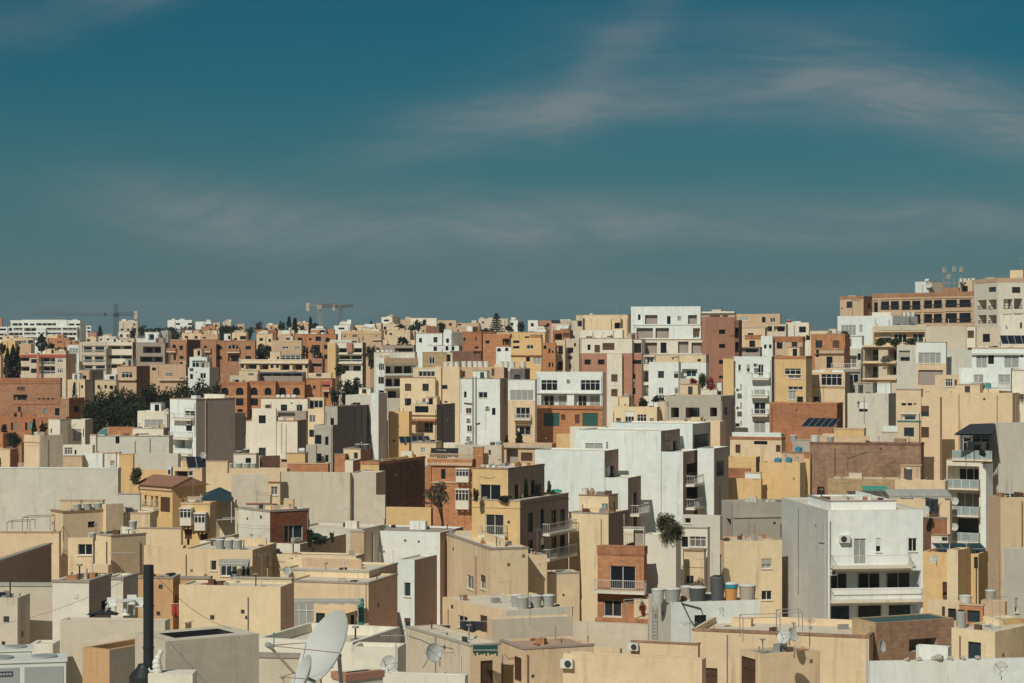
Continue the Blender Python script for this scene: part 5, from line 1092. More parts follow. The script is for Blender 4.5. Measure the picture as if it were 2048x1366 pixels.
def dish(c, axis, dia, label, mast=None, name='satellite_dish', ribs=False, cat='satellite dish', feed=None):
    t = T(name, c, label, cat)
    a = Vector(axis).normalized(); r = dia / 2; f = dia * .42; c = Vector(c)
    b = MB()
    N = 10
    prof = [(max(.01, r * i / N), (r * i / N) ** 2 / (4 * f)) for i in range(N + 1)]
    b.lathe(prof, M_DISH, 40, c, a, cap=False)
    back = [(rr, h - .018) for rr, h in prof[::-1]]
    b.lathe([prof[-1]] + back, M_DISH, 40, c, a, cap=False)
    t.add(b, 'reflector', smooth=True)
    e = a.orthogonal().normalized(); u = a.cross(e)
    foc = c + a * f
    rim = r * r / (4 * f)
    k = MB()
    if feed is not None:
        foc = Vector(feed); low = c + a * rim + (Vector((0, 0, -1)) - a * a.dot(Vector((0, 0, -1)))).normalized() * r * .97
        k.bar(low, foc, dia * .018, M_TBEIGE, 6)
        for s_ in (-1, 1): k.bar(c + a * rim + (a.cross(Vector((0, 0, 1)))).normalized() * (s_ * r * .97), foc, .009, M_RUST, 5)
    for q in range(3 if feed is None else 0):
        an = q * 2.094 + .6
        k.bar(c + a * rim + (e * math.cos(an) + u * math.sin(an)) * r * .97, foc, max(.012, dia * .009), M_STEEL)
    t.add(k, 'feed_arm')
    l = MB(); l.lathe([(dia * .035, -dia * .06), (dia * .035, dia * .02), (dia * .022, dia * .05)], M_TGREY, 10, foc, a); t.add(l, 'feed_horn')
    if ribs:
        rb = MB()
        for q in range(7):
            hh = (q - 3) / 3.4 * r
            pts = []
            for j in range(9):
                y_ = (j - 4) / 4 * math.sqrt(max(0, r * r - hh * hh)) * .98
                rr2 = hh * hh + y_ * y_
                pts.append(c + e * hh + u * y_ + a * (rr2 / (4 * f) + .01))
            rb.tube(pts, .012, M_STEEL, 4)
        t.add(rb, 'rib')
    m = MB()
    foot = Vector(mast) if mast else c - a * .25 + Vector((0, 0, -r * 1.3))
    m.bar(c - a * .02, c - a * .22, max(.03, dia * .04), M_STEEL, 8)
    m.bar(c - a * .2, (c - a * .2).lerp(foot, .05), .03, M_STEEL, 6)
    m.bar(c - a * .2, foot, max(.025, dia * .025), M_STEEL, 8); t.add(m, 'mast')
    return t


def antenna(foot, h_, label, n=7, yaw=.3):
    t = T('tv_antenna', foot, label, 'antenna')
    f = Vector(foot); m = MB(); m.bar(f, f + Vector((0, 0, h_)), .022, M_STEEL); t.add(m, 'mast')
    d = Vector((math.cos(yaw), math.sin(yaw), 0)); p = Vector((-math.sin(yaw), math.cos(yaw), .0)); k = MB()
    top = f + Vector((0, 0, h_ - .12))
    k.bar(top - d * .75, top + d * .75, .016, M_STEEL)
    for i in range(n):
        q = top - d * .7 + d * (1.4 * i / (n - 1)); k.bar(q - p * .3 + Vector((0, 0, -.14)), q + p * .3 + Vector((0, 0, .14)), .010, M_STEEL)
    t.add(k, 'boom')
    return t


def solar(px0, px1, ytop, ybot, D, label, tilt=R(28), yaw=0.0, name='solar_panel', leg=.3):
    w_ = (px1 - px0) / FPX * D; c = P((px0 + px1) / 2, ybot, D)
    t = T(name, c, label, 'solar panel')
    hgt = (ybot - ytop) / FPX * D; L = hgt / math.sin(tilt)
    e = Vector((math.cos(yaw), math.sin(yaw), 0)); up = Vector((-math.sin(yaw) * math.cos(tilt), math.cos(yaw) * math.cos(tilt), math.sin(tilt))); nn = e.cross(up)
    def slab(a0, a1, b0, b1, th_, key, mb):
        q = [c + e * a + up * b_ + nn * s for s in (0, th_) for a, b_ in ((a0, b0), (a1, b0), (a1, b1), (a0, b1))]
        i = len(mb.v); mb.v.extend(tuple(p) for p in q); kk = mb.slot(key)
        for f in ((0, 1, 2, 3), (4, 5, 6, 7), (0, 1, 5, 4), (1, 2, 6, 5), (2, 3, 7, 6), (3, 0, 4, 7)): mb.f.append(tuple(i + a for a in f)); mb.mi.append(kk)
    fr = MB(); slab(-w_ / 2, w_ / 2, 0, L, .05, M_STEEL, fr); t.add(fr, 'frame')
    nc = max(2, round(w_ / 1.05))
    for i in range(nc):
        g = MB(); slab(-w_ / 2 + w_ * (i + .05) / nc, -w_ / 2 + w_ * (i + .95) / nc, .04, L - .04, .07, M_PV, g); t.add(g, 'panel')
    lg = MB()
    for s in (-.45, 0, .45):
        lg.bar(c + e * (s * w_) + up * (L * .95), c + e * (s * w_) + Vector((0, L * .9, -leg)), .04, M_STEEL); lg.bar(c + e * (s * w_) + up * .05, c + e * (s * w_) + Vector((0, 0, -leg)), .04, M_STEEL)
    t.add(lg, 'support')
    return t


# tanks on the white cube roof house
q = TKH.vols[0]
for lab, px, w_, h_, st, m, bk in (
        ('pale round tank at the left end of the tank-house row', 1316, 26, 29, 'tub', plain('tank_pale', (.52, .53, .48), .6), .95),
        ('wide grey round tank, second from left on the white tank house', 1345, 33, 30, 'tub', M_TGREY, .8),
        ('small brownish tank half hidden behind the dark tank on the tank house', 1374, 26, 27, 'tub', M_TBEIGE, 2.6),
        ('dark grey round tank in the middle of the tank-house row', 1395, 35, 31, 'tub', M_TDARK, .9),
        ('tall slim charcoal cylinder tank standing above the other tanks', 1435, 26, 49, 'tall', M_TDARK, .8),
        ('orange tank with teal rim beside the tall charcoal cylinder', 1462, 27, 37, 'tub', M_TORG, .85),
        ('beige tank at the right end of the tank-house row', 1495, 34, 32, 'tub', M_TBEIGE, .9)):
    loc = q.roofS(px, bk); ppm = FPX / loc.y
    tt = tank(loc, w_ / ppm, h_ / ppm, st, lab, 'tanks on the white tank house', m)
    if m is M_TORG:
        rb = MB(); r_ = w_ / ppm / 2; H_ = h_ / ppm; rb.lathe([(r_ * .99, H_ * .66), (r_ * 1.08, H_ * .72), (r_ * 1.08, H_ * .87)], M_TTEAL, 20, loc, cap=False); tt.add(rb, 'rim')
q = TKC.vols[0]
for lab, px, bk, dy in (('grey tank at the back left of the lower-centre cluster', 1034, 2.4, 0), ('grey tank in front at the left of the lower-centre cluster', 1046, .9, 0), ('middle grey tank of the lower-centre cluster', 1072, 1.2, 0), ('right-hand grey tank of the lower-centre cluster', 1097, 1.0, 0)):
    loc = q.roofS(px, bk); ppm = FPX / loc.y
    tank(loc, 25 / ppm, 26 / ppm, 'tub', lab, 'grey tanks on the lower-centre house', M_TGREY)


def vol_of(label_start, i=0):
    return BY[label_start].vols[i]


for bl, vi, spots, st, mat, lab, grp, bk in (
        ('yellow and tan slab', 0, [(x, 11, 13) for x in (928, 940, 951, 961, 973, 1003, 1013, 1025, 1046)], 'tub', M_TWHITE, '{} white tank from the left over the tan half of the slab block', 'white tanks along the slab block roof', 1.4),
        ('yellow and tan slab', 1, [(x, 11, 13) for x in (892, 903, 914)], 'tub', M_TWHITE, '{} white tank from the left over the yellow half of the slab block', 'white tanks along the slab block roof', 1.4),
        ('cream house with a low row', 1, [(461, 11, 12), (478, 15, 13), (494, 15, 13), (508, 11, 13)], 'tub', M_TGREY, '{} from left of four small grey tubs on the left-centre cream house', 'four tubs left of centre', .9),
        ('cream house with a low row', 2, [(478, 15, 10, 1.5, M_TDARK), (493, 13, 14, 1.5, M_TDARK)], 'tub', M_TDARK, '{} dark tub on the small stair room of the left-centre cream house', 'dark tubs left of centre', 1.5),
        ('old stone house', 1, [], 'tub', M_TGREY, '', None, 1),
        ('cream terrace house with glazed', 0, [(440, 18, 22), (458, 18, 22), (476, 18, 22)], 'tub', M_TGREY, '{} from left of three big grey tubs above the glazed sun room', 'three big tubs above the sun room', 1.0),
        ('cream walled house', 1, [(185, 15, 17, 1.3, M_TGREY)], 'tub', M_TGREY, 'grey tub casting a shadow right of the square window at left', None, 1.3),
        ('cream walled house', 0, [(266, 17, 19, 5.5, M_TGREY)], 'tub', M_TGREY, 'single grey tub on the cream block at left', None, 1.3),
        ('pale yellow house with a grey', 0, [(1170, 14, 16, 1.0, M_TWHITE)], 'tub', M_TWHITE, 'white tub on the pale yellow roof beside a tan jar', None, 1),
        ('pale long house', 0, [(556, 9, 9), (566, 9, 9), (577, 9, 9), (588, 10, 9)], 'barrel', M_TWHITE, '{} white barrel tank from the left on the pale long house', 'white barrel tanks left of centre', 1.2),
        ('yellow blank house', 1, [(1556, 15, 11), (1577, 15, 12)], 'drum', M_TBLUE, '{} blue drum from the left on the yellow blank house', 'blue drums', 1.0),
        ('tan roof sheds', 0, [(1597, 15, 12)], 'drum', M_TBLUE, 'blue drum standing highest on the tan roof sheds', 'blue drums', 1.0),
        ('tan roof sheds', 1, [(1587, 16, 14)], 'tub', M_TGREY, 'grey tub at the edge of the tan roof sheds', None, 1.0),
        ('long brown rubble', 0, [(1630, 18, 17, 1.0, M_TWHITE), (1661, 15, 15, 1.0, M_TGREY)], 'tub', M_TWHITE, '{} from left of two tubs on top of the rubble wall', 'tubs on the rubble wall', 1.0),
        ('peeling cream sheds', 0, [(1818, 13, 28, 1.0, M_TDARK)], 'tub', M_TDARK, 'tall dark tub above the canvas awnings', None, 1.0),
        ('flaking cream', 1, [(1931, 26, 18, 1.0, M_TWHITE)], 'tub', M_TWHITE, 'pale tub over the red brick patch at lower right', None, 1.0),
        ('flaking cream', 2, [(1981, 22, 22, 1.0, M_TBEIGE)], 'tub', M_TBEIGE, 'beige tub against the right edge wall', None, 1.0),
        ('yellow stepped house', 0, [(1922, 20, 34, 1.2, M_TGREY)], 'tall', M_TGREY, 'slim grey cylinder beside the flat green roof sheet', None, 1.0),
        ('yellow stair-tower', 0, [(716, 13, 11), (732, 15, 11)], 'tub', M_TDARK, '{} dark tub from the left on the yellow stair tower', 'dark tubs on the stair tower', 1.2),
        ('ornate orange', 3, [(985, 11, 12, 1.5, M_TDARK), (998, 13, 13, 1.5, M_TGREY)], 'tub', M_TDARK, '{} from left of two tubs behind the palazzo roof', 'tubs behind the palazzo', 1.5),
        ('small cream house with pale', 2, [(939, 10, 9), (812, 12, 8)][:1], 'tub', M_TGREY, 'grey tub on the small cream roof above the palazzo', None, 1.0),
        ('cream cottage', 1, [(1254, 14, 9)], 'tub', M_TGREY, 'grey tub on the stair box of the cream cottage', None, 1.0),
        ('long orange apartment', 0, [], 'tub', M_TWHITE, '', None, 1.0),
        ('long orange apartment', 3, [(1922, 7, 8), (1930, 7, 8), (1938, 7, 8), (1947, 8, 9)], 'tub', M_TWHITE, '{} white tank from the left beside the mast antennas', 'white tanks by the masts', 2.0),
        ('long white rounded', 0, [(1809, 8, 9), (1817, 8, 9), (1826, 8, 9)], 'tub', M_TWHITE, '{} white tank from the left on the long white rounded house', 'white tanks on the rounded house', 1.5),
        ('broad white flats', 0, [(1962, 9, 5), (1975, 9, 5), (1987, 9, 5), (1998, 9, 5)], 'barrel', M_TWHITE, '{} white barrel from the left on the broad white flats', 'barrels on the white flats', 1.5),
        ('yellow roof hut', 0, [(604, 14, 11)], 'barrel', M_TWHITE, 'round white tank on the yellow roof hut', None, 1.0),
        ('long low apartment row', 0, [], 'tub', M_TGREY, '', None, 1.0),
        ('white glazed apartment', 1, [(756, 7, 7), (765, 7, 7), (774, 7, 7), (783, 7, 7)], 'barrel', M_TWHITE, '{} white barrel from the left on the white glazed block', 'barrels on the glazed block', 1.5),
        ('narrow white tower', 1, [], 'tub', M_TWHITE, '', None, 1.0),
        ('plain yellow skyline', 0, [(1183, 8, 5)], 'tub', M_TWHITE, 'tiny white tank on the plain yellow skyline block', None, 2.0),
        ('pale skyline house', 0, [(1578, 9, 8, .8, plain('tank_red', (.45, .06, .05), .5))], 'tub', M_TORG, 'small red tank beside the pale skyline house', None, 1.0),
        ('raw cement', 0, [(1535, 9, 7), (1546, 9, 7), (1558, 9, 7), (1569, 9, 7), (1580, 9, 7)], 'tub', M_TWHITE, '{} from left of the small white tubs on the raw cement house', 'white tubs on the cement house', 3.0),
        ('yellow corner house', 1, [(966, 10, 6), (976, 10, 6), (988, 10, 6)], 'tub', M_TWHITE, '{} low white roof dome from the left on the yellow corner house', 'white domes on the corner house', 2.5),
        ('cream villa', 0, [(580, 6, 7)], 'tub', M_TWHITE, 'small round white tank below the cypresses', None, 2.0),
        ('orange arcade house with arched loggias, left', 0, [(468, 8, 8), (486, 7, 7)], 'tub', M_TGREY, '{} grey tank from the left on the left arcade bay', 'tanks on the arcade', 2.5),
        ('block with white panels', 1, [(700, 5, 5), (716, 5, 5)], 'tub', M_TWHITE, '{} white tank from the left on the white-panelled block', 'tanks on the panelled block', 2.0),
        ('low white walled roof', 0, [], 'tub', M_TGREY, '', None, 1)):
    vv = vol_of(bl, vi)
    tanks(vv, spots, st, mat, lab, grp, back=bk, side=vv.th > R(48))
q = vol_of('cream box house', 1)
for i, px in enumerate((154, 175, 196)):
    loc = q.roofS(px, 2.2); ppm = FPX / loc.y
    tank(loc, 17 / ppm, 15 / ppm, 'tub', ORD[i] + ' from left of three grey tubs lined up on the left ledge', 'three ledge tubs', M_TGREY)
q = vol_of('broad white flats', 1)
for i, px in enumerate((1951, 1964, 1977)):
    p = q.onF(px, 777, .45); ppm = FPX / p.y
    tank(p + Vector((0, 0, .02)), 11.5 / ppm, 12 / ppm, 'tub', ORD[i] + ' from left of three teal tubs on the white flats balcony', 'teal tubs', M_TTEAL)

# air conditioners
for bl, vi, face, px, py, lab, s in (
        ('big white balcony block', 0, 'S', 1688, 1085, 'air conditioner high on the white balcony block beside its door', 1.15), ('big white balcony block', 0, 'S', 1666, 1150, 'air conditioner at the left end of the first shaded balcony', .8),
        ('tall narrow white', 0, 'F', 936, 842, 'upper air conditioner on the left of the narrow white block', .9), ('tall narrow white', 0, 'F', 974, 818, 'air conditioner on the right of the narrow white block', .9), ('tall narrow white', 0, 'F', 936, 878, 'lower air conditioner on the left of the narrow white block', .9),
        ('white tower of small', 0, 'F', 1510, 734, 'air conditioner above the top balcony of the white balcony tower', 1.1), ('white tower of small', 0, 'F', 1475, 783, 'upper air conditioner on the left strip of the white balcony tower', .9), ('white tower of small', 0, 'F', 1475, 819, 'middle air conditioner on the left strip of the white balcony tower', .9), ('white tower of small', 0, 'F', 1475, 853, 'lowest air conditioner on the left strip of the white balcony tower', .9),
        ('big white stepped apartment', 4, 'F', 1232, 764, 'air conditioner under a window in the pink panel, left', .9), ('big white stepped apartment', 6, 'F', 1265, 764, 'air conditioner under a window in the pink panel, right', .9),
        ('white loft apartments', 0, 'F', 1136, 763, 'small air conditioner between the two loft windows', .8),
        ('wide low cream house', 2, 'F', 1268, 1300, 'air conditioner standing at the left of the cream foreground roofs', .9),
        ('low cream roof house', 0, 'F', 1136, 1335, 'air conditioner on the left end of the ochre-decked house', 1.0),
        ('white curved-parapet', 0, 'F', 380, 850, 'air conditioner beside the middle balcony of the curved-parapet house', .9)):
    q = vol_of(bl, vi)
    p = q.onF(px, py, .0) if face == 'F' else q.onS(px, py, .0)
    e, n = (q.ef, q.nf) if face == 'F' else (q.es, q.ns)
    ac_unit(p, e, n, lab, .85 * s, .6 * s, .32)

# dishes
bd = P(664, 1306, 46.0)
dish(bd, (-.76, -.43, .49), 1.85, 'very large pale satellite dish rising from the bottom edge', mast=Vector((bd.x + .35, bd.y + .35, ROOFZ)), feed=P(538, 1291, 45.2))
sdh = P(612, 1356, 44.0)
dish(sdh, (-.86, -.30, .42), .95, 'smaller pale dish in front of the very large dish', mast=Vector((sdh.x + .15, sdh.y + .2, ROOFZ)), feed=sdh + Vector((-.5, -.2, .05)))
dz_ = vol_of('flat pale roof with thin').deck; md = P(866, 1306, 98.5)
dish(md, (.52, -.80, .22), .92, 'round white dish on a thin mast at bottom centre', mast=Vector((P(846, 1400, 98.8).x, 98.8, dz_)))
rd = P(780, 1332, 98.0)
dish(rd, (-.5, -.8, .25), 1.0, 'white dish with dark ribs beside a thin pole', mast=Vector((P(797, 1400, 98.3).x, 98.3, dz_)), ribs=True)
for px, py, D, ax, dia, lab in ((1570, 1274, 134, (-.55, -.6, .4), 1.0, 'front one of two dishes on the foreground stair hut'), (1583, 1270, 136, (.6, -.65, .3), .95, 'rear one of two dishes on the foreground stair hut'),
                                (2002, 1338, 108, (-.3, -.85, .35), .8, 'white dish behind the stone-lined parapet at lower right'), (1852, 1022, 205, (-.6, -.6, .4), 1.0, 'dish on the roof edge of the white balcony block'),
                                (405, 911, 255, (.5, -.7, .4), .9, 'dark-looking dish by the angled solar sheet'), (1443, 1222, 158, (-.6, -.7, .3), .6, 'little dish on the tank house front wall'),
                                (1870, 1119, 176, (-.7, -.5, .4), .8, 'dish on the yellow house wall at right'), (1910, 1002, 238, (-.3, -.9, .2), .9, 'white dish on the upper glass balcony'), (1909, 1054, 238, (-.3, -.9, .2), .9, 'white dish on the lower glass balcony'),
                                (574, 1142, 168, (.4, -.8, .3), .7, 'thin dark dish on the pale yellow roof'), (1762, 1293, 148, (.7, -.6, .2), .9, 'grey dish leaning on the ruined hut'), (1858, 570, 484, (-.3, -.9, .2), 1.5, 'dish on the white roof box of the orange crown block')):
    c_ = P(px, py, D)
    dish(c_, ax, dia, lab)

# the black flue and the condensers at the bottom left
fl = T('flue_pipe', (P(297, 1366, 57).x, 57, ROOFZ), 'tall black metal flue standing at lower left', 'flue')
b = MB(); x, y = P(297, 1366, 57).x, 57.0
zt_, zb_ = zz(1130, 57), zz(1342, 57)
b.lathe([(.145, zb_ - HC + 40 - 40), (.145, zt_ - 40)], M_BLACK, 24, (x, y, 40), cap=False); b.lathe([(.145, zt_ - 40), (.125, zt_ - 40), (.125, zt_ - 41)], M_BLACK, 24, (x, y, 40), cap=False); fl.add(b, 'pipe', smooth=True)
for yy in (1212, 1295):
    r_ = MB(); z = zz(yy, 57); r_.lathe([(.15, z - 40 - .035), (.158, z - 40 - .03), (.158, z - 40 + .03), (.15, z - 40 + .035)], M_BLACK, 24, (x, y, 40)); fl.add(r_, 'joint_band')
b = MB(); b.lathe([(.42, ROOFZ - 40), (.42, zz(1352, 57) - 40), (.20, zz(1334, 57) - 40), (.17, zz(1328, 57) - 40)], M_BLACK, 24, (x - .12, y, 40)); fl.add(b, 'base_cone')
cat_ = P(316, 1345, 54)
ct = T('cat_figure', cat_, 'small white cat-like figure against the beige stair house', 'figure')
b = MB()
for i, (dx, dz, r_) in enumerate(((.00, .06, .13), (-.02, .16, .135), (-.03, .27, .12), (.0, .38, .095), (.04, .47, .07), (.07, .53, .075))):
    b.lathe([(.01, -r_), (r_ * .75, -r_ * .65), (r_, 0), (r_ * .75, r_ * .65), (.01, r_)], M_TWHITE, 12, cat_ + Vector((dx, 0, dz)))
ct.add(b, 'body', smooth=True)
b = MB()
for s in (-.03, .03): b.lathe([(.026, 0), (.003, .035)], M_TWHITE, 8, cat_ + Vector((.07 + s, 0, .59)))
ct.add(b, 'ear')
b = MB(); b.tube([cat_ + Vector((-.1, 0, .05)), cat_ + Vector((-.2, -.02, .03)), cat_ + Vector((-.24, -.02, .12))], .025, M_TWHITE); ct.add(b, 'tail')


def condenser(px0, px1, ytop, D, label, yaw=R(-12), dep=.9, panels=2, badge=False):
    w_ = (px1 - px0) / FPX * D; p = P(px1, ytop, D); h_ = p.z - ROOFZ - .01
    t = T('air_conditioner', (p.x, p.y, p.z - h_), label, 'air conditioner')
    e = Vector((-math.cos(yaw), math.sin(yaw))); n = Vector((math.sin(yaw), math.cos(yaw))); o = Vector((p.x, p.y))
    b = MB(); b.box(o, e, n, 0, w_, 0, dep, p.z - h_, p.z - .06, M_TWHITE); t.add(b, 'casing')
    b = MB(); b.box(o, e, n, -.03, w_ + .03, -.03, dep + .03, p.z - .056, p.z, M_TWHITE); lid = t.add(b, 'lid')
    for i in range(panels):
        a0, a1 = w_ * (i + .06) / panels, w_ * (i + .94) / panels
        b = MB(); b.box(o, e, n, a0, a1, -.014, -.002, p.z - h_ + .1, p.z - .16, plain('casing_grey', (.36, .36, .34), .5)); pn = t.add(b, 'side_panel')
        b = MB(); b.box(o, e, n, a0, a1, -.024, -.016, p.z - .62, p.z - .61, M_FD); t.add(b, 'seam', pn)
        c = o + e * ((a0 + a1) / 2) + n * (dep / 2)
        b = MB(); b.lathe([(.30, 0), (.30, .03), (.26, .04)], plain('casing_grey', (.36, .36, .34), .5), 20, (c.x, c.y, p.z + .003)); t.add(b, 'fan_ring')
    if badge:
        b = MB(); b.box(o, e, n, w_ * .60, w_ * .80, -.022, -.0165, p.z - .36, p.z - .24, plain('badge_navy', (.05, .06, .10), .4)); t.add(b, 'badge')
        for j in range(5):
            b = MB(); a = w_ * (.615 + .035 * j); b.box(o, e, n, a, a + .05, -.026, -.023, p.z - .325, p.z - .275, M_TGREY); t.add(b, 'badge_letter')
    return t


condenser(-40, 132, 1318, 47, 'large white condenser unit with a small dark badge at the bottom left corner', badge=True)
condenser(-60, 62, 1298, 56, 'condenser unit partly behind the badged one at the left edge', panels=2)
# ---------------------------------------------------------------- trees and plants
def leafmat(name, a, b):
    if name in MATS: return MATS[name]
    m = bpy.data.materials.new(name); m.use_nodes = True
    t = m.node_tree; q = NT(t); bs = t.nodes['Principled BSDF']
    geo = q.n('ShaderNodeNewGeometry')
    f = q.ramp(q.noise(geo.outputs['Position'], .9, 3, .6), .35, .65)
    t.links.new(q.mix(f, a + (1,), b + (1,)), bs.inputs['Base Color'])
    bs.inputs['Roughness'].default_value = .75; bs.inputs['Specular IOR Level'].default_value = .2
    MATS[name] = m
    return m


LEAF = leafmat('foliage_dark', (.014, .022, .012), (.042, .052, .024))
LEAFC = leafmat('foliage_cypress', (.010, .018, .011), (.022, .032, .017))
LEAFG = leafmat('foliage_garden', (.035, .055, .02), (.09, .10, .04))
LEAFB = leafmat('foliage_olive', (.05, .055, .028), (.12, .11, .06))
LEAFR = leafmat('foliage_red', (.25, .03, .03), (.40, .16, .06))
BARK = plain('bark', (.12, .09, .07), .9)


def leaves(mb, rnd, pts, size, mat):
    k = mb.slot(mat)
    for c in pts:
        a = Vector((rnd.gauss(0, 1), rnd.gauss(0, 1), rnd.gauss(0, 1))).normalized(); b = a.orthogonal().normalized()
        b = (b * math.cos(rnd.random() * 6.3) + a.cross(b) * math.sin(rnd.random() * 6.3)); c2 = a.cross(b)
        s = size * rnd.uniform(.6, 1.35); i = len(mb.v)
        mb.v.extend(tuple(c + b * (s * u) + c2 * (s * v_ * .7)) for u, v_ in ((-.5, 0), (-.1, -.45), (.5, 0), (-.05, .45)))
        mb.f.append((i, i + 1, i + 2, i + 3)); mb.mi.append(k)


def tree(px, ytop, ybase, D, wpx, kind, label, mat=None, group=None, seed=None, cat='tree', name=None, foot=None):
    rnd = random.Random(seed or int(px * 13 + ytop * 7))
    h = (ybase - ytop) / FPX * D; r = wpx / 2 / FPX * D; base = P(px, ybase, D); gz = foot if foot is not None else min(base.z, ground(D))
    nm = name or {'cypress': 'cypress_tree', 'palm': 'palm_tree', 'norfolk': 'norfolk_pine', 'bare': 'bare_tree', 'bush': 'bush'}.get(kind, 'broadleaf_tree')
    t = T(nm, (base.x, base.y, gz), label, cat, group)
    size = max(.16, 4.4 * D / FPX)
    if kind == 'bush': size = max(.13, 3.0 * D / FPX)
    mat = mat or (LEAFC if kind in ('cypress', 'norfolk') else LEAF)
    cr = MB(); tk = MB()
    x, y = base.x, base.y; zb, zt_ = base.z, base.z + h
    dens = 1.0 / (size * size)
    pts = []
    if kind == 'cypress':
        n = int(min(2500, 36 * h * r * dens))
        for _ in range(n):
            f = rnd.random() ** .8; rr = r * (math.sin(min(1, f * 1.6 + .18) * math.pi * .5)) * (1 - f ** 2.6) * (0.55 + .45 * rnd.random() ** .4) * (1 + .18 * math.sin(f * 17 + px)); an = rnd.random() * 6.283
            pts.append(Vector((x + rr * math.cos(an), y + rr * math.sin(an), zb + f * h)))
        tk.bar((x, y, gz - .5), (x, y, zb + h * .5), max(.12, r * .14), BARK, 6)
    elif kind in ('round', 'bush'):
        ncl = 13 if kind == 'round' else 16
        cls = []
        for _ in range(ncl):
            an = rnd.random() * 6.283; rr = r * .66 * math.sqrt(rnd.random()); f = rnd.uniform(.25 if kind == 'round' else .05, .84); cls.append((Vector((x + rr * math.cos(an), y + rr * math.sin(an), zb + h * f)), rnd.uniform(.26, .46)))
        cls.append((Vector((x, y, zb + h * .5)), .5))
        for c, q_ in cls:
            rad = Vector((r * q_, r * q_, h * q_ * .62)); m_ = int(min(800, (18 if kind == 'round' else 34) * rad.x * rad.z * dens))
            for _ in range(m_):
                d = Vector((rnd.gauss(0, 1), rnd.gauss(0, 1), rnd.gauss(0, 1))).normalized(); s = rnd.uniform(.4, 1.08 if kind == 'round' else 1.35)
                pts.append(c + Vector((d.x * rad.x, d.y * rad.y, d.z * rad.z)) * s)
            tk.bar((x, y, zb + h * .15), c, max(.05, r * .03), BARK, 5)
        tk.bar((x, y, gz - .3 if kind == 'round' else zb), (x, y, zb + h * .3), max(.06, r * .06), BARK, 7)
    elif kind == 'palm':
        tk.bar((x, y, gz - .3), (x, y, zb + h * .62), .22, BARK, 7); c = Vector((x, y, zb + h * .62))
        for i in range(26):
            an = i * 2.4; up = rnd.uniform(-.2, 1.1); prev = c
            for j in range(1, 7):
                f = j / 6; p = c + Vector((math.cos(an) * r * f, math.sin(an) * r * f, h * .38 * (up * f - 1.1 * f * f)))
                for _ in range(4): pts.append(prev.lerp(p, rnd.random()) + Vector((rnd.gauss(0, .1), rnd.gauss(0, .1), rnd.gauss(0, .1))))
                prev = p
    elif kind == 'norfolk':
        tk.bar((x, y, gz - .3), (x, y, zt_ - h * .03), .16, BARK, 6)
        for lv in range(9):
            f = .10 + lv * .098; rr = r * (1.0 - f) ** .8 * 1.05
            for i in range(9):
                an = i * .698 + lv * .3; d = Vector((math.cos(an), math.sin(an), 0)); p0 = Vector((x, y, zb + h * f))
                tip = p0 + d * rr + Vector((0, 0, h * .035)); tk.bar(p0, tip, .05, BARK, 4)
                for j in range(11):
                    g = .25 + .75 * j / 10
                    for _ in range(2): pts.append(p0.lerp(tip, g) + Vector((rnd.gauss(0, .16), rnd.gauss(0, .16), rnd.gauss(.05, .12))))
        size = .6
    elif kind == 'bare':
        def grow(p, d, L, rad, lev):
            q_ = p + d * L; tk.bar(p, q_, rad, BARK, 5)
            if lev == 0:
                if rnd.random() < .35: pts.append(q_)
                return
            for _ in range(3 if lev > 1 else 4):
                nd = (d + Vector((rnd.gauss(0, .55), rnd.gauss(0, .55), rnd.gauss(.12, .35)))).normalized(); grow(q_, nd, L * rnd.uniform(.62, .82), max(.018, rad * .62), lev - 1)
        for _ in range(3):
            grow(Vector((x, y, zb)), Vector((rnd.gauss(0, .28), rnd.gauss(0, .28), 1)).normalized(), h * .26, .13, 5)
        tk.bar((x, y, gz - .3), (x, y, zb + .05), .16, BARK, 7)
    leaves(cr, rnd, pts, size, mat)
    t.add(tk, 'trunk'); 
    if pts: t.add(cr, 'crown')
    return t


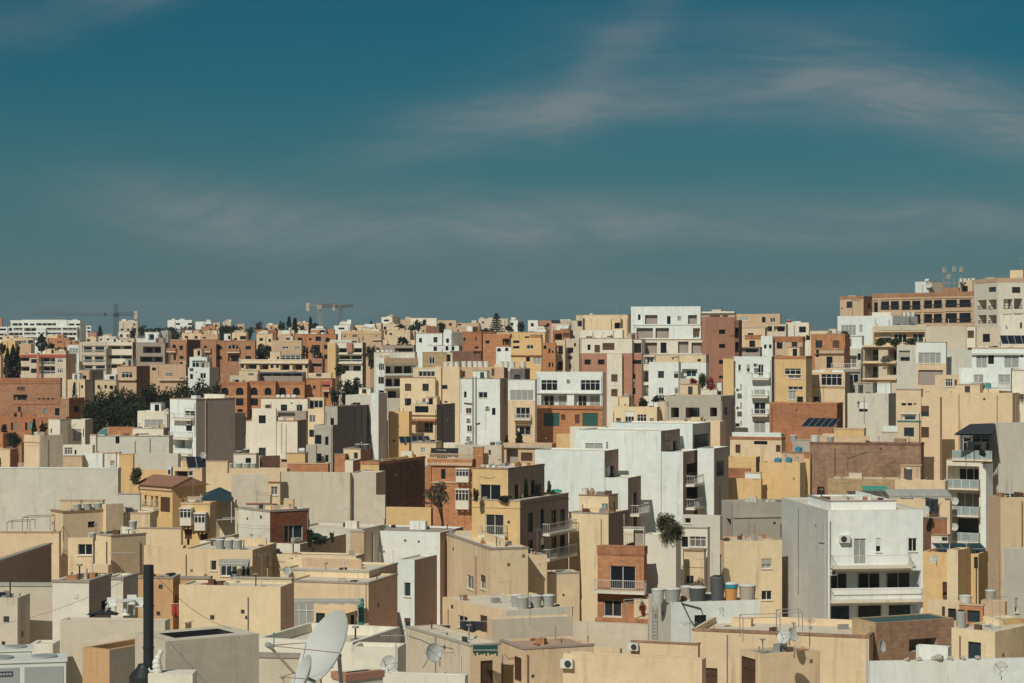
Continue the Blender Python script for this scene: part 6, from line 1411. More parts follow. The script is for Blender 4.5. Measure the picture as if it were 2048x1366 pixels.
gname = 'trees of the dark left grove'
for i, (px, yt, w_, D) in enumerate(((172, 796, 44, 500), (198, 784, 52, 500), (228, 776, 56, 502), (258, 771, 56, 500), (288, 776, 54, 500), (316, 769, 56, 502), (344, 773, 56, 500), (372, 768, 56, 500), (400, 764, 54, 502), (424, 768, 48, 500), (190, 808, 64, 470), (232, 800, 70, 472), (274, 803, 72, 470), (314, 800, 66, 474))):
    back = i < 10
    tree(px, yt, 878, D, w_, 'round', ('{} dark tree from the left along the back of the left grove'.format(ORD[i]) if back else '{} dark tree from the left along the front of the left grove'.format(ORD[i - 10])), group=gname)
for px, yt, yb, D, w_, kd, lab in (
        (149, 765, 800, 505, 9, 'cypress', 'thin cypress beside a white pole at the left grove'),
        (15, 697, 765, 600, 17, 'cypress', 'left one of three tall cypresses at the left edge'), (26, 690, 765, 602, 18, 'cypress', 'middle one of three tall cypresses at the left edge'), (35, 700, 765, 603, 14, 'cypress', 'right one of three tall cypresses at the left edge'),
        (83, 668, 702, 850, 24, 'cypress', 'broad dark pine below the long white skyline block'), (101, 686, 704, 760, 22, 'round', 'dark shrubby tree behind the red-tiled balcony block'), (122, 694, 712, 660, 26, 'round', 'dark bushy tree above the right end of the red tiled strip'),
        (200, 652, 680, 1000, 9, 'cypress', 'single slim cypress on the skyline left of the crane'), (7, 685, 712, 700, 16, 'round', 'round dark tree touching the left photo edge'),
        (264, 656, 680, 1000, 20, 'round', 'dark tree in front of the pale cube building'), (283, 649, 676, 1100, 22, 'round', 'leftmost tree of the ridge palm grove'), (300, 652, 676, 1100, 22, 'palm', 'first palm of the ridge grove'), (317, 649, 676, 1110, 22, 'palm', 'second palm of the ridge grove'), (333, 648, 678, 1110, 22, 'palm', 'third palm of the ridge grove'), (348, 652, 682, 1100, 26, 'round', 'dense tree right of the ridge palms'), (366, 651, 676, 1120, 24, 'round', 'tree in front of the white ridge villa'), (352, 664, 690, 900, 26, 'round', 'dark tree left of the open colonnade house'), (383, 650, 668, 1120, 20, 'round', 'small tree under the right end of the ridge villa'),
        (446, 649, 676, 960, 26, 'round', 'left tree of the ridge clump above the orange houses'), (462, 647, 676, 960, 28, 'round', 'middle tree of the ridge clump above the orange houses'), (478, 652, 676, 960, 24, 'round', 'right tree of the ridge clump above the orange houses'), (441, 665, 690, 720, 16, 'round', 'tree between the rust-orange houses and cream roof huts'), (498, 662, 682, 720, 14, 'round', 'tree right of the cream roof huts'),
        (519, 644, 666, 980, 20, 'round', 'round-topped tree on the ridge left of the cypress row'), (533, 655, 674, 780, 14, 'round', 'small tree beside the red brick roof room'), (552, 657, 672, 790, 9, 'cypress', 'short cypress behind the yellow hillside house'), (500, 654, 668, 1000, 18, 'round', 'low ridge tree left of the round-topped one'),
        (561, 643, 662, 960, 8, 'cypress', 'first cypress from the left in the ridge row'), (567, 645, 662, 965, 7, 'cypress', 'second cypress from the left in the ridge row'), (578, 633, 662, 960, 9, 'cypress', 'tallest left cypress of the ridge row'), (590, 635, 668, 800, 12, 'norfolk', 'tiered conifer in the middle of the ridge row'), (605, 649, 662, 960, 10, 'round', 'low tree between the ridge conifers'), (621, 635, 668, 800, 9, 'cypress', 'thick dark cypress left of the crane mast'), (631, 643, 660, 960, 9, 'palm', 'small palm beside the crane mast'), (742, 642, 660, 980, 7, 'cypress', 'little cypress on the roofline right of the crane'),
        (521, 684, 720, 630, 22, 'round', 'left dark tree between orange house and tan block'), (535, 688, 722, 625, 26, 'round', 'right dark tree between orange house and tan block'), (524, 700, 728, 605, 30, 'round', 'lower dark tree in front of the tan block gap'),
        (608, 692, 718, 590, 5, 'cypress', 'left small cypress beside the orange villa'), (614, 694, 718, 590, 5, 'cypress', 'right small cypress beside the orange villa'), (629, 690, 720, 600, 18, 'round', 'leafy tree against the orange villa wall'), (641, 703, 722, 590, 12, 'round', 'shrub at the foot of the orange villa'),
        (681, 728, 756, 530, 26, 'round', 'dark tree below the white-panelled block'), (742, 690, 726, 640, 24, 'round', 'left tree in the dark shade right of the panelled block'), (757, 694, 726, 640, 20, 'round', 'right tree in the dark shade right of the panelled block'), (746, 712, 740, 600, 26, 'round', 'lower tree in the dark shade right of the panelled block'),
        (668, 776, 815, 480, 26, 'round', 'left tree beside the orange arcade'), (690, 760, 818, 475, 40, 'round', 'big tree between arcade and glazed white block'), (712, 753, 812, 480, 30, 'round', 'right tree next to the glazed white block'),
        (800, 647, 664, 900, 26, 'round', 'shrubs in front of the pale skyline house'), (836, 641, 664, 900, 20, 'round', 'leaning tree at the pale skyline house'), (848, 640, 658, 905, 12, 'round', 'tree top against the pale skyline house'), (884, 640, 668, 880, 20, 'round', 'tall dark skyline tree left of the low tan house'), (825, 650, 664, 880, 20, 'round', 'low dark bush under the leaning tree'),
        (806, 667, 698, 640, 20, 'palm', 'palm in front of the yellow arched villa row'), (993, 625, 668, 860, 34, 'norfolk', 'tall norfolk pine with open tiers on the centre skyline'), (1041, 644, 666, 840, 18, 'round', 'round dark skyline tree right of the norfolk pine'), (1018, 651, 664, 850, 18, 'round', 'low dark trees between norfolk pine and round tree'), (972, 655, 668, 840, 30, 'round', 'dark hedge tree left of the norfolk pine'), (1085, 650, 662, 830, 26, 'round', 'roof terrace hedge on the right of the round skyline tree'),
        (1616, 671, 688, 560, 14, 'round', 'small tree on the right-hand skyline dip'), (68, 838, 880, 402, 10, 'cypress', 'cypress in front of the orange palace'), (86, 839, 880, 400, 20, 'round', 'round tree beside the cypress of the orange palace'), (30, 866, 892, 392, 34, 'bush', 'low shrubs in the orange palace garden'), (10, 842, 876, 410, 16, 'round', 'tree at the left edge before the palace'),
        (1318, 790, 806, 336, 34, 'round', 'dark roof garden tree behind the cream cottage'), (1288, 797, 812, 334, 22, 'bush', 'roof shrub left of the dark roof garden tree'), (1013, 868, 890, 305, 8, 'bush', 'shrub at the foot of the narrow white block'), (1038, 862, 886, 302, 16, 'bush', 'potted shrubs on the terrace below the cream balcony')):
    tree(px, yt, yb, D, w_, kd, lab)
tree(885, 945, 1042, 246, 70, 'bare', 'bare winter tree in front of the orange palazzo', mat=LEAFB)
tree(1338, 1030, 1082, 184.6, 54, 'bush', 'big shaggy bush spilling over the off-white garden wall', mat=LEAFB, cat='bush', foot=zz(1078, 184.4))
# planted terraces
for i, (px, yt, yb, D, w_, m_, lab) in enumerate((
        (1388, 757, 780, 351, 20, LEAFR, 'rust-coloured shrub at the left of the planted beige terrace'), (1404, 748, 780, 351, 22, LEAFG, 'grey-green shrub in the middle of the planted beige terrace'), (1422, 755, 780, 351, 20, LEAFR, 'crimson shrub at the right of the planted beige terrace'), (1378, 768, 780, 350.5, 14, LEAF, 'dark low shrub at the left corner of the planted beige terrace'),
        (952, 978, 1003, 200.6, 12, LEAF, 'potted plant on the left of the yellow corner house terrace'), (1030, 966, 1000, 204, 14, LEAF, 'potted tree at the near end of the shaded terrace'), (1052, 962, 995, 206, 12, LEAF, 'potted tree in the middle of the shaded terrace'), (1076, 968, 992, 208, 14, LEAF, 'potted tree at the far end of the shaded terrace'), (1099, 963, 985, 210, 9, LEAFG, 'plant by the green netting on the corner house terrace'), (1010, 992, 1003, 200.6, 30, LEAF, 'row of small plants along the yellow corner house parapet'),
        (620, 1060, 1088, 187, 14, LEAF, 'dark shrub by the glass door of the roof garden'), (664, 1066, 1082, 190, 10, LEAFG, 'small palm-like plant on the roof garden'), (640, 1076, 1087, 188, 36, LEAF, 'low planting along the roof garden'),
        (1760, 676, 690, 386, 26, LEAFG, 'left potted shrubs on the tan awning terrace'), (1790, 677, 690, 386, 26, LEAFG, 'middle potted shrubs on the tan awning terrace'), (1820, 676, 689, 386, 26, LEAFG, 'right potted shrubs on the tan awning terrace'), (1683, 663, 672, 424, 26, LEAF, 'hedge on the white terrace below the orange crown block'),
        (1285, 1210, 1232, 176, 14, LEAFR, 'red flowers on the orange house terrace'), (272, 935, 965, 244, 26, LEAFB, 'dry plant behind the red tiled roof'), (1965, 900, 912, 238, 16, LEAF, 'potted plants on the tower roof terrace'), (1838, 700, 716, 384, 12, LEAF, 'climbing plant beside the white cube flat'), (1262, 1085, 1100, 184, 26, LEAF, 'roof plants along the orange house top'))):
    tree(px, yt, yb, D, w_, 'bush', lab, mat=m_, cat='plant', name='potted_plant', foot=zz(yb, D))
# ---------------------------------------------------------------- cranes, masts
M_CRANE = plain('crane_dark', (.06, .06, .06), .6)
M_CRANEY = plain('crane_cream', (.40, .34, .24), .6)
M_CRANER = plain('crane_red', (.20, .07, .05), .6)
M_CONC = plain('counterweight', (.45, .40, .33), .8)


def truss(mb, a, b, w_, r, mat, n):
    a, b = Vector(a), Vector(b); d = (b - a).normalized(); x = d.orthogonal().normalized(); y = d.cross(x); w2 = w_ / 2
    cs = [x * w2 + y * w2, x * -w2 + y * w2, x * -w2 - y * w2, x * w2 - y * w2]
    for c in cs: mb.bar(a + c, b + c, r, mat, 4)
    for i in range(n):
        p, q_ = a.lerp(b, i / n), a.lerp(b, (i + 1) / n)
        for j in range(4): mb.bar(p + cs[j], q_ + cs[(j + 1) % 4], r * .6, mat, 3)


def crane(xm, ytop, yjib, xj, xc, ybase, D, label, mat, jmat, apex=True):
    t = T('tower_crane', (P(xm, 0, D).x, D, ground(D)), label, 'crane')
    r = .32 * D / FPX
    b = MB(); truss(b, (P(xm, 0, D).x, D, ground(D)), P(xm, yjib, D), 1.7, r, mat, 26); t.add(b, 'mast')
    b = MB(); truss(b, P(xm, yjib, D), P(xj, yjib - 1.5, D), 1.3, r * .8, jmat, 30); t.add(b, 'jib')
    b = MB(); truss(b, P(xm, yjib, D), P(xc, yjib, D), 1.2, r, mat, 8); t.add(b, 'counter_jib')
    b = MB(); c = P(xc, yjib + 3, D); b.box(Vector((c.x, c.y)), Vector((1, 0)), Vector((0, 1)), -.8, .8, -.8, .8, c.z - 1.8, c.z + 2.2, M_CONC); t.add(b, 'counterweight')
    b = MB(); c = P(xm, yjib + 2, D); b.box(Vector((c.x, c.y)), Vector((1, 0)), Vector((0, 1)), -1.1, 1.1, -1.1, 1.1, c.z - 1.0, c.z + .9, mat); t.add(b, 'slewing_cabin')
    if apex:
        b = MB(); truss(b, P(xm, yjib, D), P(xm - .5, ytop, D), 1.1, r, mat, 5); t.add(b, 'apex_tower')
        b = MB(); b.bar(P(xm, ytop, D), P(xm + (xj - xm) * .6, yjib - 1, D), r * .45, jmat, 3); b.bar(P(xm, ytop, D), P(xc, yjib, D), r * .5, jmat, 3); t.add(b, 'tie_rod')
    b = MB(); h0 = P(xm + (xj - xm) * .13, yjib, D); b.bar(h0, h0 - Vector((0, 0, 6)), r * .4, mat, 3); b.box(Vector((h0.x, h0.y)), Vector((1, 0)), Vector((0, 1)), -.5, .5, -.5, .5, h0.z - .6, h0.z + .5, mat); t.add(b, 'trolley')
    return t


crane(232, 608, 628, 62, 272, 672, 1000, 'dark tower crane with a very long jib on the left skyline', M_CRANE, plain('crane_faded', (.13, .14, .13), .7))
crane(639, 606, 612, 676, 616, 656, 1000, 'pale tower crane with red head on the skyline left of centre', M_CRANEY, M_CRANER, apex=False)
crane(681, 606, 612.5, 706, 668, 652, 1300, 'brownish second crane behind the red-headed one', plain('crane_brown', (.17, .13, .10), .7), plain('crane_faded', (.13, .14, .13), .7), apex=False)

for px, yt, lab in ((1888, 532, 'left mobile mast on the orange crown block'), (1908, 530, 'middle mobile mast on the orange crown block'), (1922, 531, 'right mobile mast on the orange crown block'), (1897, 545, 'short mast between the mobile masts')):
    f = P(px, 580, 484); t = T('antenna_mast', f, lab, 'antenna', 'masts on the orange crown block')
    b = MB(); top = P(px, yt, 484); b.bar(f - Vector((0, 0, .5)), top, .10, M_STEEL, 6); t.add(b, 'pole')
    for j, an in enumerate((0.2, 2.3, 4.4)):
        b = MB(); c = top + Vector((math.cos(an) * .35, math.sin(an) * .35, -1.0)); b.box(Vector((c.x, c.y)), Vector((1, 0)), Vector((0, 1)), -.11, .11, -.06, .06, c.z - .6, c.z + .6, M_TBEIGE); t.add(b, 'panel_antenna')
    b = MB(); b.box(Vector((f.x, f.y)), Vector((1, 0)), Vector((0, 1)), -.35, .35, -.2, .2, f.z + 1.2, f.z + 2.0, M_STEEL); t.add(b, 'cabinet')
for px, yt, yb, D, lab in ((748, 1072, 1120, 190, 'thin white pole above the white windowless block'), (786, 1103, 1140, 176, 'right thin pole on the yellow apartment roof'), (760, 1106, 1140, 176, 'left thin pole on the yellow apartment roof'), (535, 1138, 1172, 156, 'white roof pole on the pale yellow block'), (716, 1140, 1290, 161, 'long white pole in front of the yellow apartments'), (1443, 1016, 1078, 205, 'green pole on the raw cement house'), (152, 728, 790, 503, 'tall white flagpole beside the left grove'), (891, 1082, 1220, 186, 'dark downpipe pole on the cream corner house'), (1145, 1215, 1255, 165, 'short dark pole right of the grey tank cluster'), (548, 1268, 1290, 102, 'short green pole behind the large dish'), (1897, 638, 655, 430, 'pole on the taupe party wall roof')):
    t = T('pole', P(px, yb, D), lab, 'pole'); b = MB()
    m_ = M_NET if 'green' in lab else M_FD if 'dark' in lab else M_RAIL
    b.bar(P(px, yb + 3, D), P(px, yt, D), max(.03, .7 * D / FPX), m_, 6); t.add(b, 'shaft')
    b = MB(); b.lathe([(.06, 0), (.06, .05)], m_, 8, P(px, yt, D)); t.add(b, 'finial')
for px, D, back, lab in ((215, 0, 0, 'roof aerial beside the black flue'),): antenna(P(243, 1165, 122), 1.9, lab, yaw=.1)
antenna(Vector((P(792, 1330, 98.6).x, 98.6, vol_of('flat pale roof with thin').deck)), 1.7, 'long horizontal aerial on the pole right of the large dish', n=10, yaw=.05)
antenna(Vector((P(880, 1350, 99).x, 99, vol_of('flat pale roof with thin').deck)), .8, 'stub aerial under the mast dish', n=4)
antenna(P(1380, 1290, 140), 1.6, 'aerial on the cream foreground house', yaw=.8)
antenna(P(1060, 1250, 152), 2.2, 'aerial near the grey tank cluster', yaw=.4)
antenna(P(1620, 1290, 140), 1.8, 'aerial at the right of the cream foreground house', yaw=1.2)
antenna(P(2000, 1262, 138), 2.4, 'aerial at the yellow stepped house', yaw=.6)

# ---------------------------------------------------------------- solar arrays, canopies
solar(1600, 1668, 838, 854, 296, 'dark slanted solar array in front of the rust-red brick wall', R(22), R(-30), leg=2.6)
solar(2004, 2060, 671, 688, 330, 'solar array on the white flats at the right edge', R(40), 0)
solar(375, 414, 915, 936, 254, 'dark blue solar sheet left of centre', R(38), R(18))
solar(1104, 1122, 640, 647, 890, 'tiny tilted solar panel on the skyline', R(35), R(15))
solar(800, 862, 874, 886, 330, 'solar array on the ruined tan house roof', R(30), R(12))
solar(2016, 2060, 990, 1000, 168, 'solar panel edge on the tall tan corner wall', R(20), R(10))
cn = T('roof_canopy', P(1945, 862, 240), 'dark slanted canopy over the glass-balcony tower', 'canopy')
b = MB(); a0, a1 = P(1908, 868, 238.5), P(1992, 848, 243)
for s in (0, .12): pass
b.poly([a0, P(1985, 868, 238.5), P(1992, 846, 243), P(1940, 848, 243)], M_FD); b.poly([p_ - Vector((0, 0, .14)) for p_ in (a0, P(1985, 868, 238.5), P(1992, 846, 243), P(1940, 848, 243))], M_FD); cn.add(b, 'sheet')
b = MB()
for px in (1922, 1942, 1962, 1980): b.bar(P(px, 867, 239), P(px, 900, 239), .05, M_FD)
cn.add(b, 'post')
tn = T('tent_canopy', P(440, 1005, 214), 'dark teal tent canopy beside the blank beige wall', 'canopy')
b = MB(); tp = P(440, 974, 219); c4 = [P(400, 1000, 211), P(463, 1003, 211), P(463, 985, 221), P(412, 985, 221)]
for i in range(4): b.poly([c4[i], c4[(i + 1) % 4], tp], plain('canvas_teal', (.02, .05, .06), .8))
tn.add(b, 'canvas')
b = MB()
for p_ in c4: b.bar(p_, p_ - Vector((0, 0, 2.2)), .05, M_RAIL)
tn.add(b, 'post')
tg = T('glass_canopy', P(205, 868, 352), 'teal lean-to glass canopy at left', 'canopy')
b = MB(); b.poly([P(193, 870, 350), P(216, 870, 350), P(216, 855, 353), P(205, 858, 353)], plain('glass_teal', (.10, .22, .20), .3)); tg.add(b, 'pane')
b = MB(); b.tube([P(193, 870, 350), P(216, 870, 350), P(216, 855, 353), P(205, 858, 353), P(193, 870, 350)], .06, M_RAIL)
b.bar(P(216, 855, 353), P(216, 872, 353), .06, M_RAIL); tg.add(b, 'frame')


def awning(px0, px1, y, D, out, drop, label, mat, scallop=False, name='awning'):
    t = T(name, P((px0 + px1) / 2, y, D), label, 'awning')
    n = 14; b = MB(); a, c = P(px0, y, D), P(px1, y, D)
    for i in range(n):
        p0, p1 = a.lerp(c, i / n), a.lerp(c, (i + 1) / n); o_ = Vector((0, -out, -drop)); sag = Vector((0, 0, -.05 * math.sin(i * 2.1)))
        b.poly([p0, p1, p1 + o_ + sag, p0 + o_ + sag], mat)
        h_ = .22 + (.12 if scallop and i % 2 else 0); b.poly([p0 + o_ + sag, p1 + o_ + sag, p1 + o_ + sag - Vector((0, 0, h_)), p0 + o_ + sag - Vector((0, 0, h_))], mat)
    b2 = MB(); b2.tube([a, a + Vector((0, -out, -drop)), c + Vector((0, -out, -drop)), c], .03, M_STEEL); t.add(b, 'canvas'); t.add(b2, 'frame')
    return t


awning(946, 996, 1290, 139.0, .7, .25, 'scalloped dark green awning over the brown door at bottom centre', plain('canvas_green', (.02, .06, .05), .8), True)
awning(1750, 1800, 654, 391, 1.6, .6, 'left cream awning over the planted tan terrace', plain('canvas_cream', (.55, .47, .33), .85))
awning(1802, 1850, 654, 391, 1.6, .6, 'right cream awning over the planted tan terrace', plain('canvas_cream', (.55, .47, .33), .85))
awning(1692, 1775, 982, 250, 3.0, .5, 'dark ragged awning at the foot of the rubble wall', plain('canvas_brown', (.10, .08, .06), .9))
awning(1768, 1892, 978, 233, 3.2, .6, 'pale grey canvas awning right of the rubble wall', M_CANVAS)
awning(1722, 1772, 972, 252, 1.4, .3, 'green striped awning over the rubble yard', M_NET)
awning(1864, 1960, 1086, 182, 2.2, .3, 'dark teal shade cloth under the glass balconies', plain('canvas_teal', (.02, .05, .06), .8))
awning(520, 606, 744, 543, 1.4, .2, 'dark shop awning at the foot of the long low row', M_CLOTH)
awning(644, 662, 764, 541, 1.2, .5, 'red awning on the right arcade wing', M_CLOTHR)
awning(862, 917, 896, 281, 2.0, .9, 'black sagging roof cover above the palazzo balustrade', plain('tarpaulin_black', (.02, .02, .022), .8))
awning(441, 500, 1118, 173.4, 1.3, .25, 'pale canopy over the glazed sun room', M_CANVAS)
awning(660, 704, 680, 423, 1.0, .3, 'white striped awning on the right hill terrace', M_CLOTHW)
awning(576, 722, 1197, 161.3, .8, .12, 'long thin eave canopy on the pale yellow apartments', M_CANVAS)

# balustrade and enclosed timber balconies of the palazzo and the old stone house
q = vol_of('ornate orange', 0)
bt = T('balustrade', q.onF(900, 919), 'stone balustrade along the roof of the orange palazzo', 'balustrade')
b = MB(); b.box(q.C, q.ef, q.nf, 0, q.W, -.22, .02, q.zt + .62, q.zt + .76, 'TN'); b.box(q.C, q.ef, q.nf, 0, q.W, -.2, 0, q.zt + .004, q.zt + .10, 'TN'); bt.add(b, 'rail')
for i in range(int(q.W / .30)):
    p_ = q.C + q.ef * (.15 + i * .30) - q.nf * .1
    b = MB(); b.lathe([(.05, .10), (.085, .25), (.045, .45), (.06, .62)], 'TN', 8, (p_.x, p_.y, q.zt)); bt.add(b, 'baluster')


def bay(vol, px0, px1, y0, y1, label, mat=M_FR, solid='OW', face='F'):
    """enclosed timber balcony: base, glazed front with panes, roof, brackets"""
    o, e, n, uf, zf = (vol.C, vol.ef, vol.nf, vol.uF, vol.zF)
    ua, ub = sorted((uf(px0), uf(px1))); z1, z0 = zf(y0, ua), zf(y1, ua); dp = .85
    p_ = o + e * ((ua + ub) / 2) + n * .4
    t = T('bay_balcony', (p_.x, p_.y, z0), label, 'balcony')
    h_ = z1 - z0; zs = z0 + h_ * .42
    b = MB(); b.box(o, e, n, ua, ub, .004, dp, z0, zs, solid); t.add(b, 'base')
    b = MB(); b.box(o, e, n, ua + .05, ub - .05, .004, dp - .05, zs + .002, z1 - .15, GLASS[2]); t.add(b, 'glazing')
    b = MB(); m_ = max(3, round((ub - ua) / .42))
    for i in range(m_ + 1):
        u = ua + (ub - ua) * i / m_; b.box(o, e, n, max(ua, u - .04), min(ub, u + .04), dp - .045, dp + .012, zs + .002, z1 - .15, mat)
    for zc in (zs + .03, zs + (z1 - zs) * .62, z1 - .2): b.box(o, e, n, ua + .001, ub - .001, dp - .04, dp + .02, zc - .03, zc + .03, mat)
    for u in (ua, ub - .06): b.box(o, e, n, u, u + .06, .01, dp - .05, zs + .004, z1 - .155, mat)
    t.add(b, 'mullion')
    b = MB(); b.box(o, e, n, ua - .08, ub + .08, .004, dp + .1, z1 - .148, z1, solid); t.add(b, 'cornice')
    for u in (ua + .15, (ua + ub) / 2, ub - .15):
        b = MB(); b.box(o, e, n, u - .08, u + .08, .004, dp * .7, z0 - .35, z0 - .004, 'TN'); t.add(b, 'bracket')
    return t


bay(q, 915, 940, 936, 964, 'upper white enclosed balcony on the orange palazzo')
bay(q, 914, 940, 977, 1018, 'lower white enclosed balcony on the orange palazzo')
q = vol_of('old stone house', 0)
bay(q, 364, 386, 1014, 1050, 'left white timber bay balcony on the old stone house')
bay(q, 393, 414, 1024, 1060, 'right white timber bay balcony on the old stone house')

# rust stained soil pipe, ladders, laundry, furniture, stones, nets
q = YLH.vols[0]
t = T('soil_pipe', q.onF(953, 1215, .12), 'rusty pink soil pipe down the cream corner house', 'pipe')
b = MB(); b.tube([q.onF(953, 1112, .12), q.onF(953, 1218, .12)], .09, plain('pipe_pink', (.50, .30, .22), .8), 8); t.add(b, 'stack')
b = MB(); b.tube([q.onF(953, 1195, .12), q.onF(925, 1204, .14), q.onF(912, 1212, .2)], .07, plain('pipe_pink', (.50, .30, .22), .8), 8); t.add(b, 'branch')
q = vol_of('tall narrow white', 0)
for px, lab in ((946, 'left'), (952, 'right')):
    t = T('soil_pipe', q.onF(px, 890, .1), lab + ' one of two long grey pipes down the narrow white block', 'pipe')
    b = MB(); b.bar(q.onF(px, 753, .1), q.onF(px, 892, .1), .12, M_STEEL, 8); t.add(b, 'stack')
    b = MB(); b.bar(q.onF(px, 848 if lab == 'right' else 808, .1), q.onF(px + (8 if lab == 'right' else -18), 846 if lab == 'right' else 806, .1), .10, M_FD, 6); t.add(b, 'branch')
q = YCX.vols[0]
t = T('drain_strip', q.onF(722, 1282, .05), 'bright teal drain strip down the pale yellow apartments', 'pipe')
b = MB(); u0, u1 = q.uF(727), q.uF(718); b.box(q.C, q.ef, q.nf, u0, u1, .004, .16, q.zF(1283, 0), q.zF(1197, 0), plain('strip_teal', (.02, .20, .19), .6)); t.add(b, 'channel')
for yy in (1205, 1228, 1252, 1275):
    b = MB(); b.box(q.C, q.ef, q.nf, u0 - .03, u1 + .03, .162, .18, q.zF(yy, 0) - .03, q.zF(yy, 0) + .03, M_TGREY); t.add(b, 'clamp')
q = TKH.vols[0]
ld = T('ladder', q.onF(1312, 1278, .12), 'metal ladder on the left wall of the tank house', 'ladder')
b = MB()
for px in (1308, 1317): b.bar(q.onF(px, 1212, .12), q.onF(px, 1278, .12), .03, M_STEEL)
ld.add(b, 'rail')
b = MB()
for yy in range(1218, 1278, 7): b.bar(q.onF(1308, yy, .12), q.onF(1317, yy, .12), .02, M_STEEL)
ld.add(b, 'rung')
cb = T('cable_run', q.onS(1405, 1205, .1), 'black cables looping down the tank house front', 'cable')
b = MB(); b.tube([q.onS(1362, 1203, .1), q.onS(1380, 1240, .1), q.onS(1395, 1262, .15), q.onS(1405, 1276, .2)], .05, M_FD); b.tube([q.onS(1362, 1206, .1), q.onS(1385, 1212, .1), q.onS(1400, 1216, .1), q.onS(1406, 1232, .1)], .04, M_FD); cb.add(b, 'cable')
for k, (px, py, D, w_, h_, m_, lab) in enumerate(((876, 1250, 156, .7, .8, M_CLOTH, 'dark shirt at the left of the lower-centre washing line'), (890, 1251, 156, .8, .7, M_CLOTH, 'second dark garment on the lower-centre washing line'), (933, 1242, 155, 1.0, .7, M_CLOTH, 'dark sheet on the frame in front of the lower-centre window'), (952, 1243, 155, 1.1, .75, M_CLOTH, 'second dark sheet on the lower-centre frame'), (1858, 1000, 226, .8, 1.4, M_CLOTH, 'left dark washing hung in the peeling sheds'), (1870, 998, 226, .7, 1.5, M_CLOTH, 'right dark washing hung in the peeling sheds'), (2040, 832, 298, 1.4, 1.0, M_CLOTHW, 'white washing at the right-edge corner house'), (350, 1208, 150, .5, .8, M_CLOTHR, 'small reddish cloth on the orange stone terrace'))):
    p_ = P(px, py, D); t = T('laundry', p_, lab, 'laundry'); b = MB(); n = 7
    for i in range(n):
        f0, f1 = i / n, (i + 1) / n; z0 = lambda f: .05 * math.sin(f * 9 + k); hh = lambda f: h_ * (1 + .12 * math.sin(f * 7 + k * 2))
        b.poly([(p_.x - w_ / 2 + w_ * f0, p_.y + z0(f0), p_.z), (p_.x - w_ / 2 + w_ * f1, p_.y + z0(f1), p_.z), (p_.x - w_ / 2 + w_ * f1, p_.y + z0(f1) * 2, p_.z - hh(f1)), (p_.x - w_ / 2 + w_ * f0, p_.y + z0(f0) * 2, p_.z - hh(f0))], m_)
    t.add(b, 'cloth'); b = MB(); b.bar((p_.x - w_ * .8, p_.y, p_.z + .02), (p_.x + w_ * .8, p_.y, p_.z + .02), .02, M_STEEL); t.add(b, 'line')
# washing frames of thin pipe
for (px0, px1, y0, y1, D, lab) in ((1486, 1560, 1236, 1282, 146, 'thin pipe frame right of the tank house'), (1560, 1605, 1226, 1262, 150, 'second thin pipe frame on the cream foreground terrace'), (14, 60, 1044, 1062, 194, 'rusty pipe frame on the left cream terrace'), (45, 100, 1035, 1062, 193, 'taller pipe frame beside the rusty one at left'), (434, 478, 1040, 1062, 208, 'pipe frame on the beige wall roof'), (1690, 1760, 905, 925, 264, 'thin rail above the rubble wall'), (1250, 1286, 1205, 1232, 178, 'crooked frame on the orange house terrace')):
    t = T('pipe_frame', P(px0, y1, D), lab, 'frame'); dz = 2.0
    for s in (0, dz):
        b = MB(); b.tube([P(px0, y1, D) + Vector((0, s, 0)), P(px0, y0, D) + Vector((0, s, 0)), P(px1, y0 - 2, D) + Vector((0, s, 0)), P(px1, y1, D) + Vector((0, s, 0))], .03, M_RUST if 'rust' in lab else M_STEEL, 5); t.add(b, 'tube')
    b = MB(); b.bar(P(px0, y0, D), P(px0, y0, D) + Vector((0, dz, 0)), .025, M_STEEL); b.bar(P(px1, y0 - 2, D), P(px1, y0 - 2, D) + Vector((0, dz, 0)), .025, M_STEEL); t.add(b, 'cross_tube')
# plastic garden table and chairs
q = vol_of('pale parapet terrace', 0)
tb_ = q.roof(251, 3.0); t = T('garden_table', tb_, 'round white plastic table on the pale parapet terrace', 'table')
b = MB(); b.lathe([(.48, .70), (.50, .72), (.50, .75), (.46, .76)], M_TWHITE, 20, tb_); t.add(b, 'top'); b = MB(); b.lathe([(.24, 0), (.10, .1), (.10, .60), (.3, .698)], M_TWHITE, 14, tb_); t.add(b, 'pedestal')
for px, bk, lab in ((222, 3.0, 'white plastic chair left of the garden table'), (278, 3.2, 'white plastic chair right of the garden table'), (262, 4.2, 'white plastic chair behind the garden table')):
    c = q.roof(px, bk); t = T('garden_chair', c, lab, 'chair', 'plastic terrace chairs'); o = Vector((c.x, c.y)); e, n = Vector((1, 0)), Vector((0, 1))
    b = MB(); b.box(o, e, n, -.24, .24, -.22, .24, c.z + .40, c.z + .45, M_TWHITE); t.add(b, 'seat')
    b = MB(); b.box(o, e, n, -.24, .24, .20, .25, c.z + .452, c.z + .85, M_TWHITE); t.add(b, 'backrest')
    for sx in (-.21, .21):
        for sy in (-.19, .21):
            b = MB(); b.bar((c.x + sx, c.y + sy, c.z), (c.x + sx, c.y + sy, c.z + .40), .025, M_TWHITE); t.add(b, 'leg')
    b = MB()
    for sx in (-.24, .24): b.box(o, e, n, sx - .02, sx + .02, -.2, .2, c.z + .62, c.z + .65, M_TWHITE)
    t.add(b, 'armrest')
tp_ = q.roof(206, 2.6); t = T('tarpaulin', tp_, 'crumpled black tarpaulin on the pale parapet terrace', 'tarpaulin'); b = MB()
rnd = random.Random(5); N = 7; grid = [[(tp_.x + (i - 3) * .25, tp_.y + (j - 3) * .16, tp_.z + .05 + .28 * rnd.random() * (1 - abs(i - 3) / 4)) for j in range(N)] for i in range(N)]
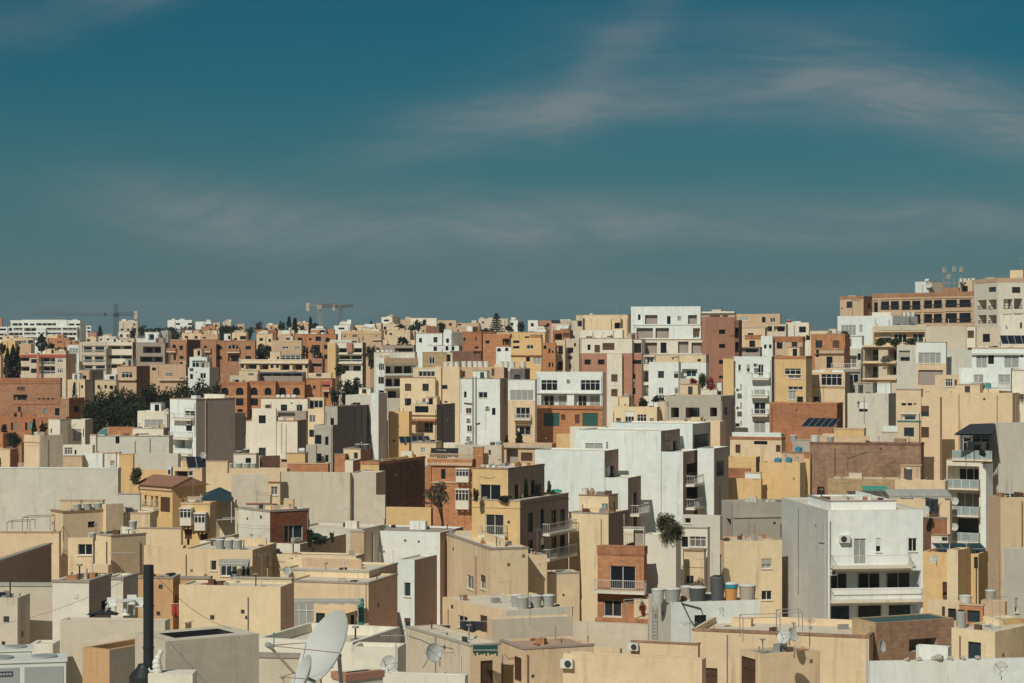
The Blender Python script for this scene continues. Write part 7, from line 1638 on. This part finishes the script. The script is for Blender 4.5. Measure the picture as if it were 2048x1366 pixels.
for i in range(N - 1):
    for j in range(N - 1): b.poly([grid[i][j], grid[i + 1][j], grid[i + 1][j + 1], grid[i][j + 1]], plain('tarpaulin_black', (.02, .02, .022), .8))
t.add(b, 'sheet')
# loose stones on the white parapet
q = vol_of('white terrace parapet', 0)
for i, (px, s) in enumerate(((1815, .34), (1838, .30), (1868, .36), (1876, .55), (1900, .36), (1925, .32), (1955, .34))):
    p_ = q.roofS(px, .11); p_.z = q.zt
    t = T('loose_stone', p_, ORD[i] + ' loose stone from the left on the white parapet', 'stone', 'stones on the white parapet'); b = MB(); rnd = random.Random(i + 3)
    b.lathe([(s * .35, 0), (s * .52, s * .18), (s * .46, s * .42), (s * .2, s * .55), (.01, s * .57)], 'GY', 7, p_)
    b.v = [(x + rnd.gauss(0, .03), y + rnd.gauss(0, .03), z + (rnd.gauss(0, .02) if z > p_.z + .01 else 0)) for x, y, z in b.v]
    t.add(b, 'block')
# green netting on the corner house terrace, rubble hole edge, jar
nt = P(1108, 984, 211); t = T('green_net', nt, 'bright green netting heap on the corner house terrace', 'net'); b = MB(); rnd = random.Random(9)
for i in range(9): b.lathe([(.05, -.05), (.28, .02), (.22, .18), (.02, .26)], M_NET, 7, nt + Vector((rnd.uniform(-.7, .7), rnd.uniform(-.2, .2), rnd.uniform(-.05, .1))))
t.add(b, 'heap')
jr = vol_of('pale yellow house with a grey', 0).roof(1184, 1.0); t = T('clay_jar', jr, 'tan clay jar beside the white tub on the pale yellow roof', 'jar'); b = MB(); b.lathe([(.16, 0), (.30, .3), (.27, .55), (.16, .68), (.19, .74)], plain('clay', (.46, .28, .16), .8), 14, jr); t.add(b, 'body'); b = MB(); b.lathe([(.14, .742), (.02, .80)], plain('clay', (.46, .28, .16), .8), 12, jr); t.add(b, 'lid')
# slatted lean-to of the garden house
t = T('slatted_screen', P(1258, 1095, 187), 'leaning wooden slats beside the white lean-to', 'screen'); b = MB()
for i in range(6): b.box(Vector((P(1248 + i * 3.6, 0, 186).x, 186)), Vector((1, 0)), Vector((0, 1)), -.05, .05, -.03, .03, zz(1098, 186), zz(1062 + (i % 2) * 2, 186), 'CR')
t.add(b, 'slat'); b = MB(); b.box(Vector((P(1246, 0, 186).x, 186.05)), Vector((1, 0)), Vector((0, 1)), 0, 1.0, 0, .05, zz(1070, 186), zz(1068, 186), 'CR'); t.add(b, 'batten')
# cables slung across the roofs
for a, c, sag, lab in ((P(-30, 1252, 90), P(296, 1138, 57), .3, 'thin cable slung from the left edge to the black flue'), (P(302, 1140, 57), P(462, 1258, 62), .25, 'thin guy wire from the flue to the beige stair house'), (P(1040, 738, 425), P(1470, 738, 410), .25, 'upper thin wire across the pink panels'), (P(1040, 769, 420), P(1470, 769, 405), .25, 'lower thin wire across the pink panels')):
    t = T('overhead_cable', a, lab, 'cable'); b = MB(); n = 14; r_ = max(.006, .12 * (a.y + c.y) / 2 / FPX)
    pts = [a.lerp(c, i / n) - Vector((0, 0, 4 * sag * (i / n) * (1 - i / n))) for i in range(n + 1)]; b.tube(pts, r_, M_FD, 4); t.add(b, 'wire')
# ---------------------------------------------------------------- the thin summer air between here and the ridge
hb = MB()
hb.box(Vector((0, 0)), Vector((1, 0)), Vector((0, 1)), -1400, 1400, -60, 1700, -45, 78, 'W')
hz_o = hb.build('haze'); hz_o['kind'] = 'stuff'; hz_o['label'] = 'thin pale haze over the whole town'; hz_o['category'] = 'haze'
hm = bpy.data.materials.new('haze_air'); hm.use_nodes = True
ht = hm.node_tree; ht.nodes.clear()
pv = ht.nodes.new('ShaderNodeVolumePrincipled'); pv.inputs['Color'].default_value = (.80, .86, .92, 1); pv.inputs['Density'].default_value = .00009; pv.inputs['Anisotropy'].default_value = .1
ho = ht.nodes.new('ShaderNodeOutputMaterial'); ht.links.new(pv.outputs[0], ho.inputs['Volume'])
hz_o.data.materials.clear(); hz_o.data.materials.append(hm)
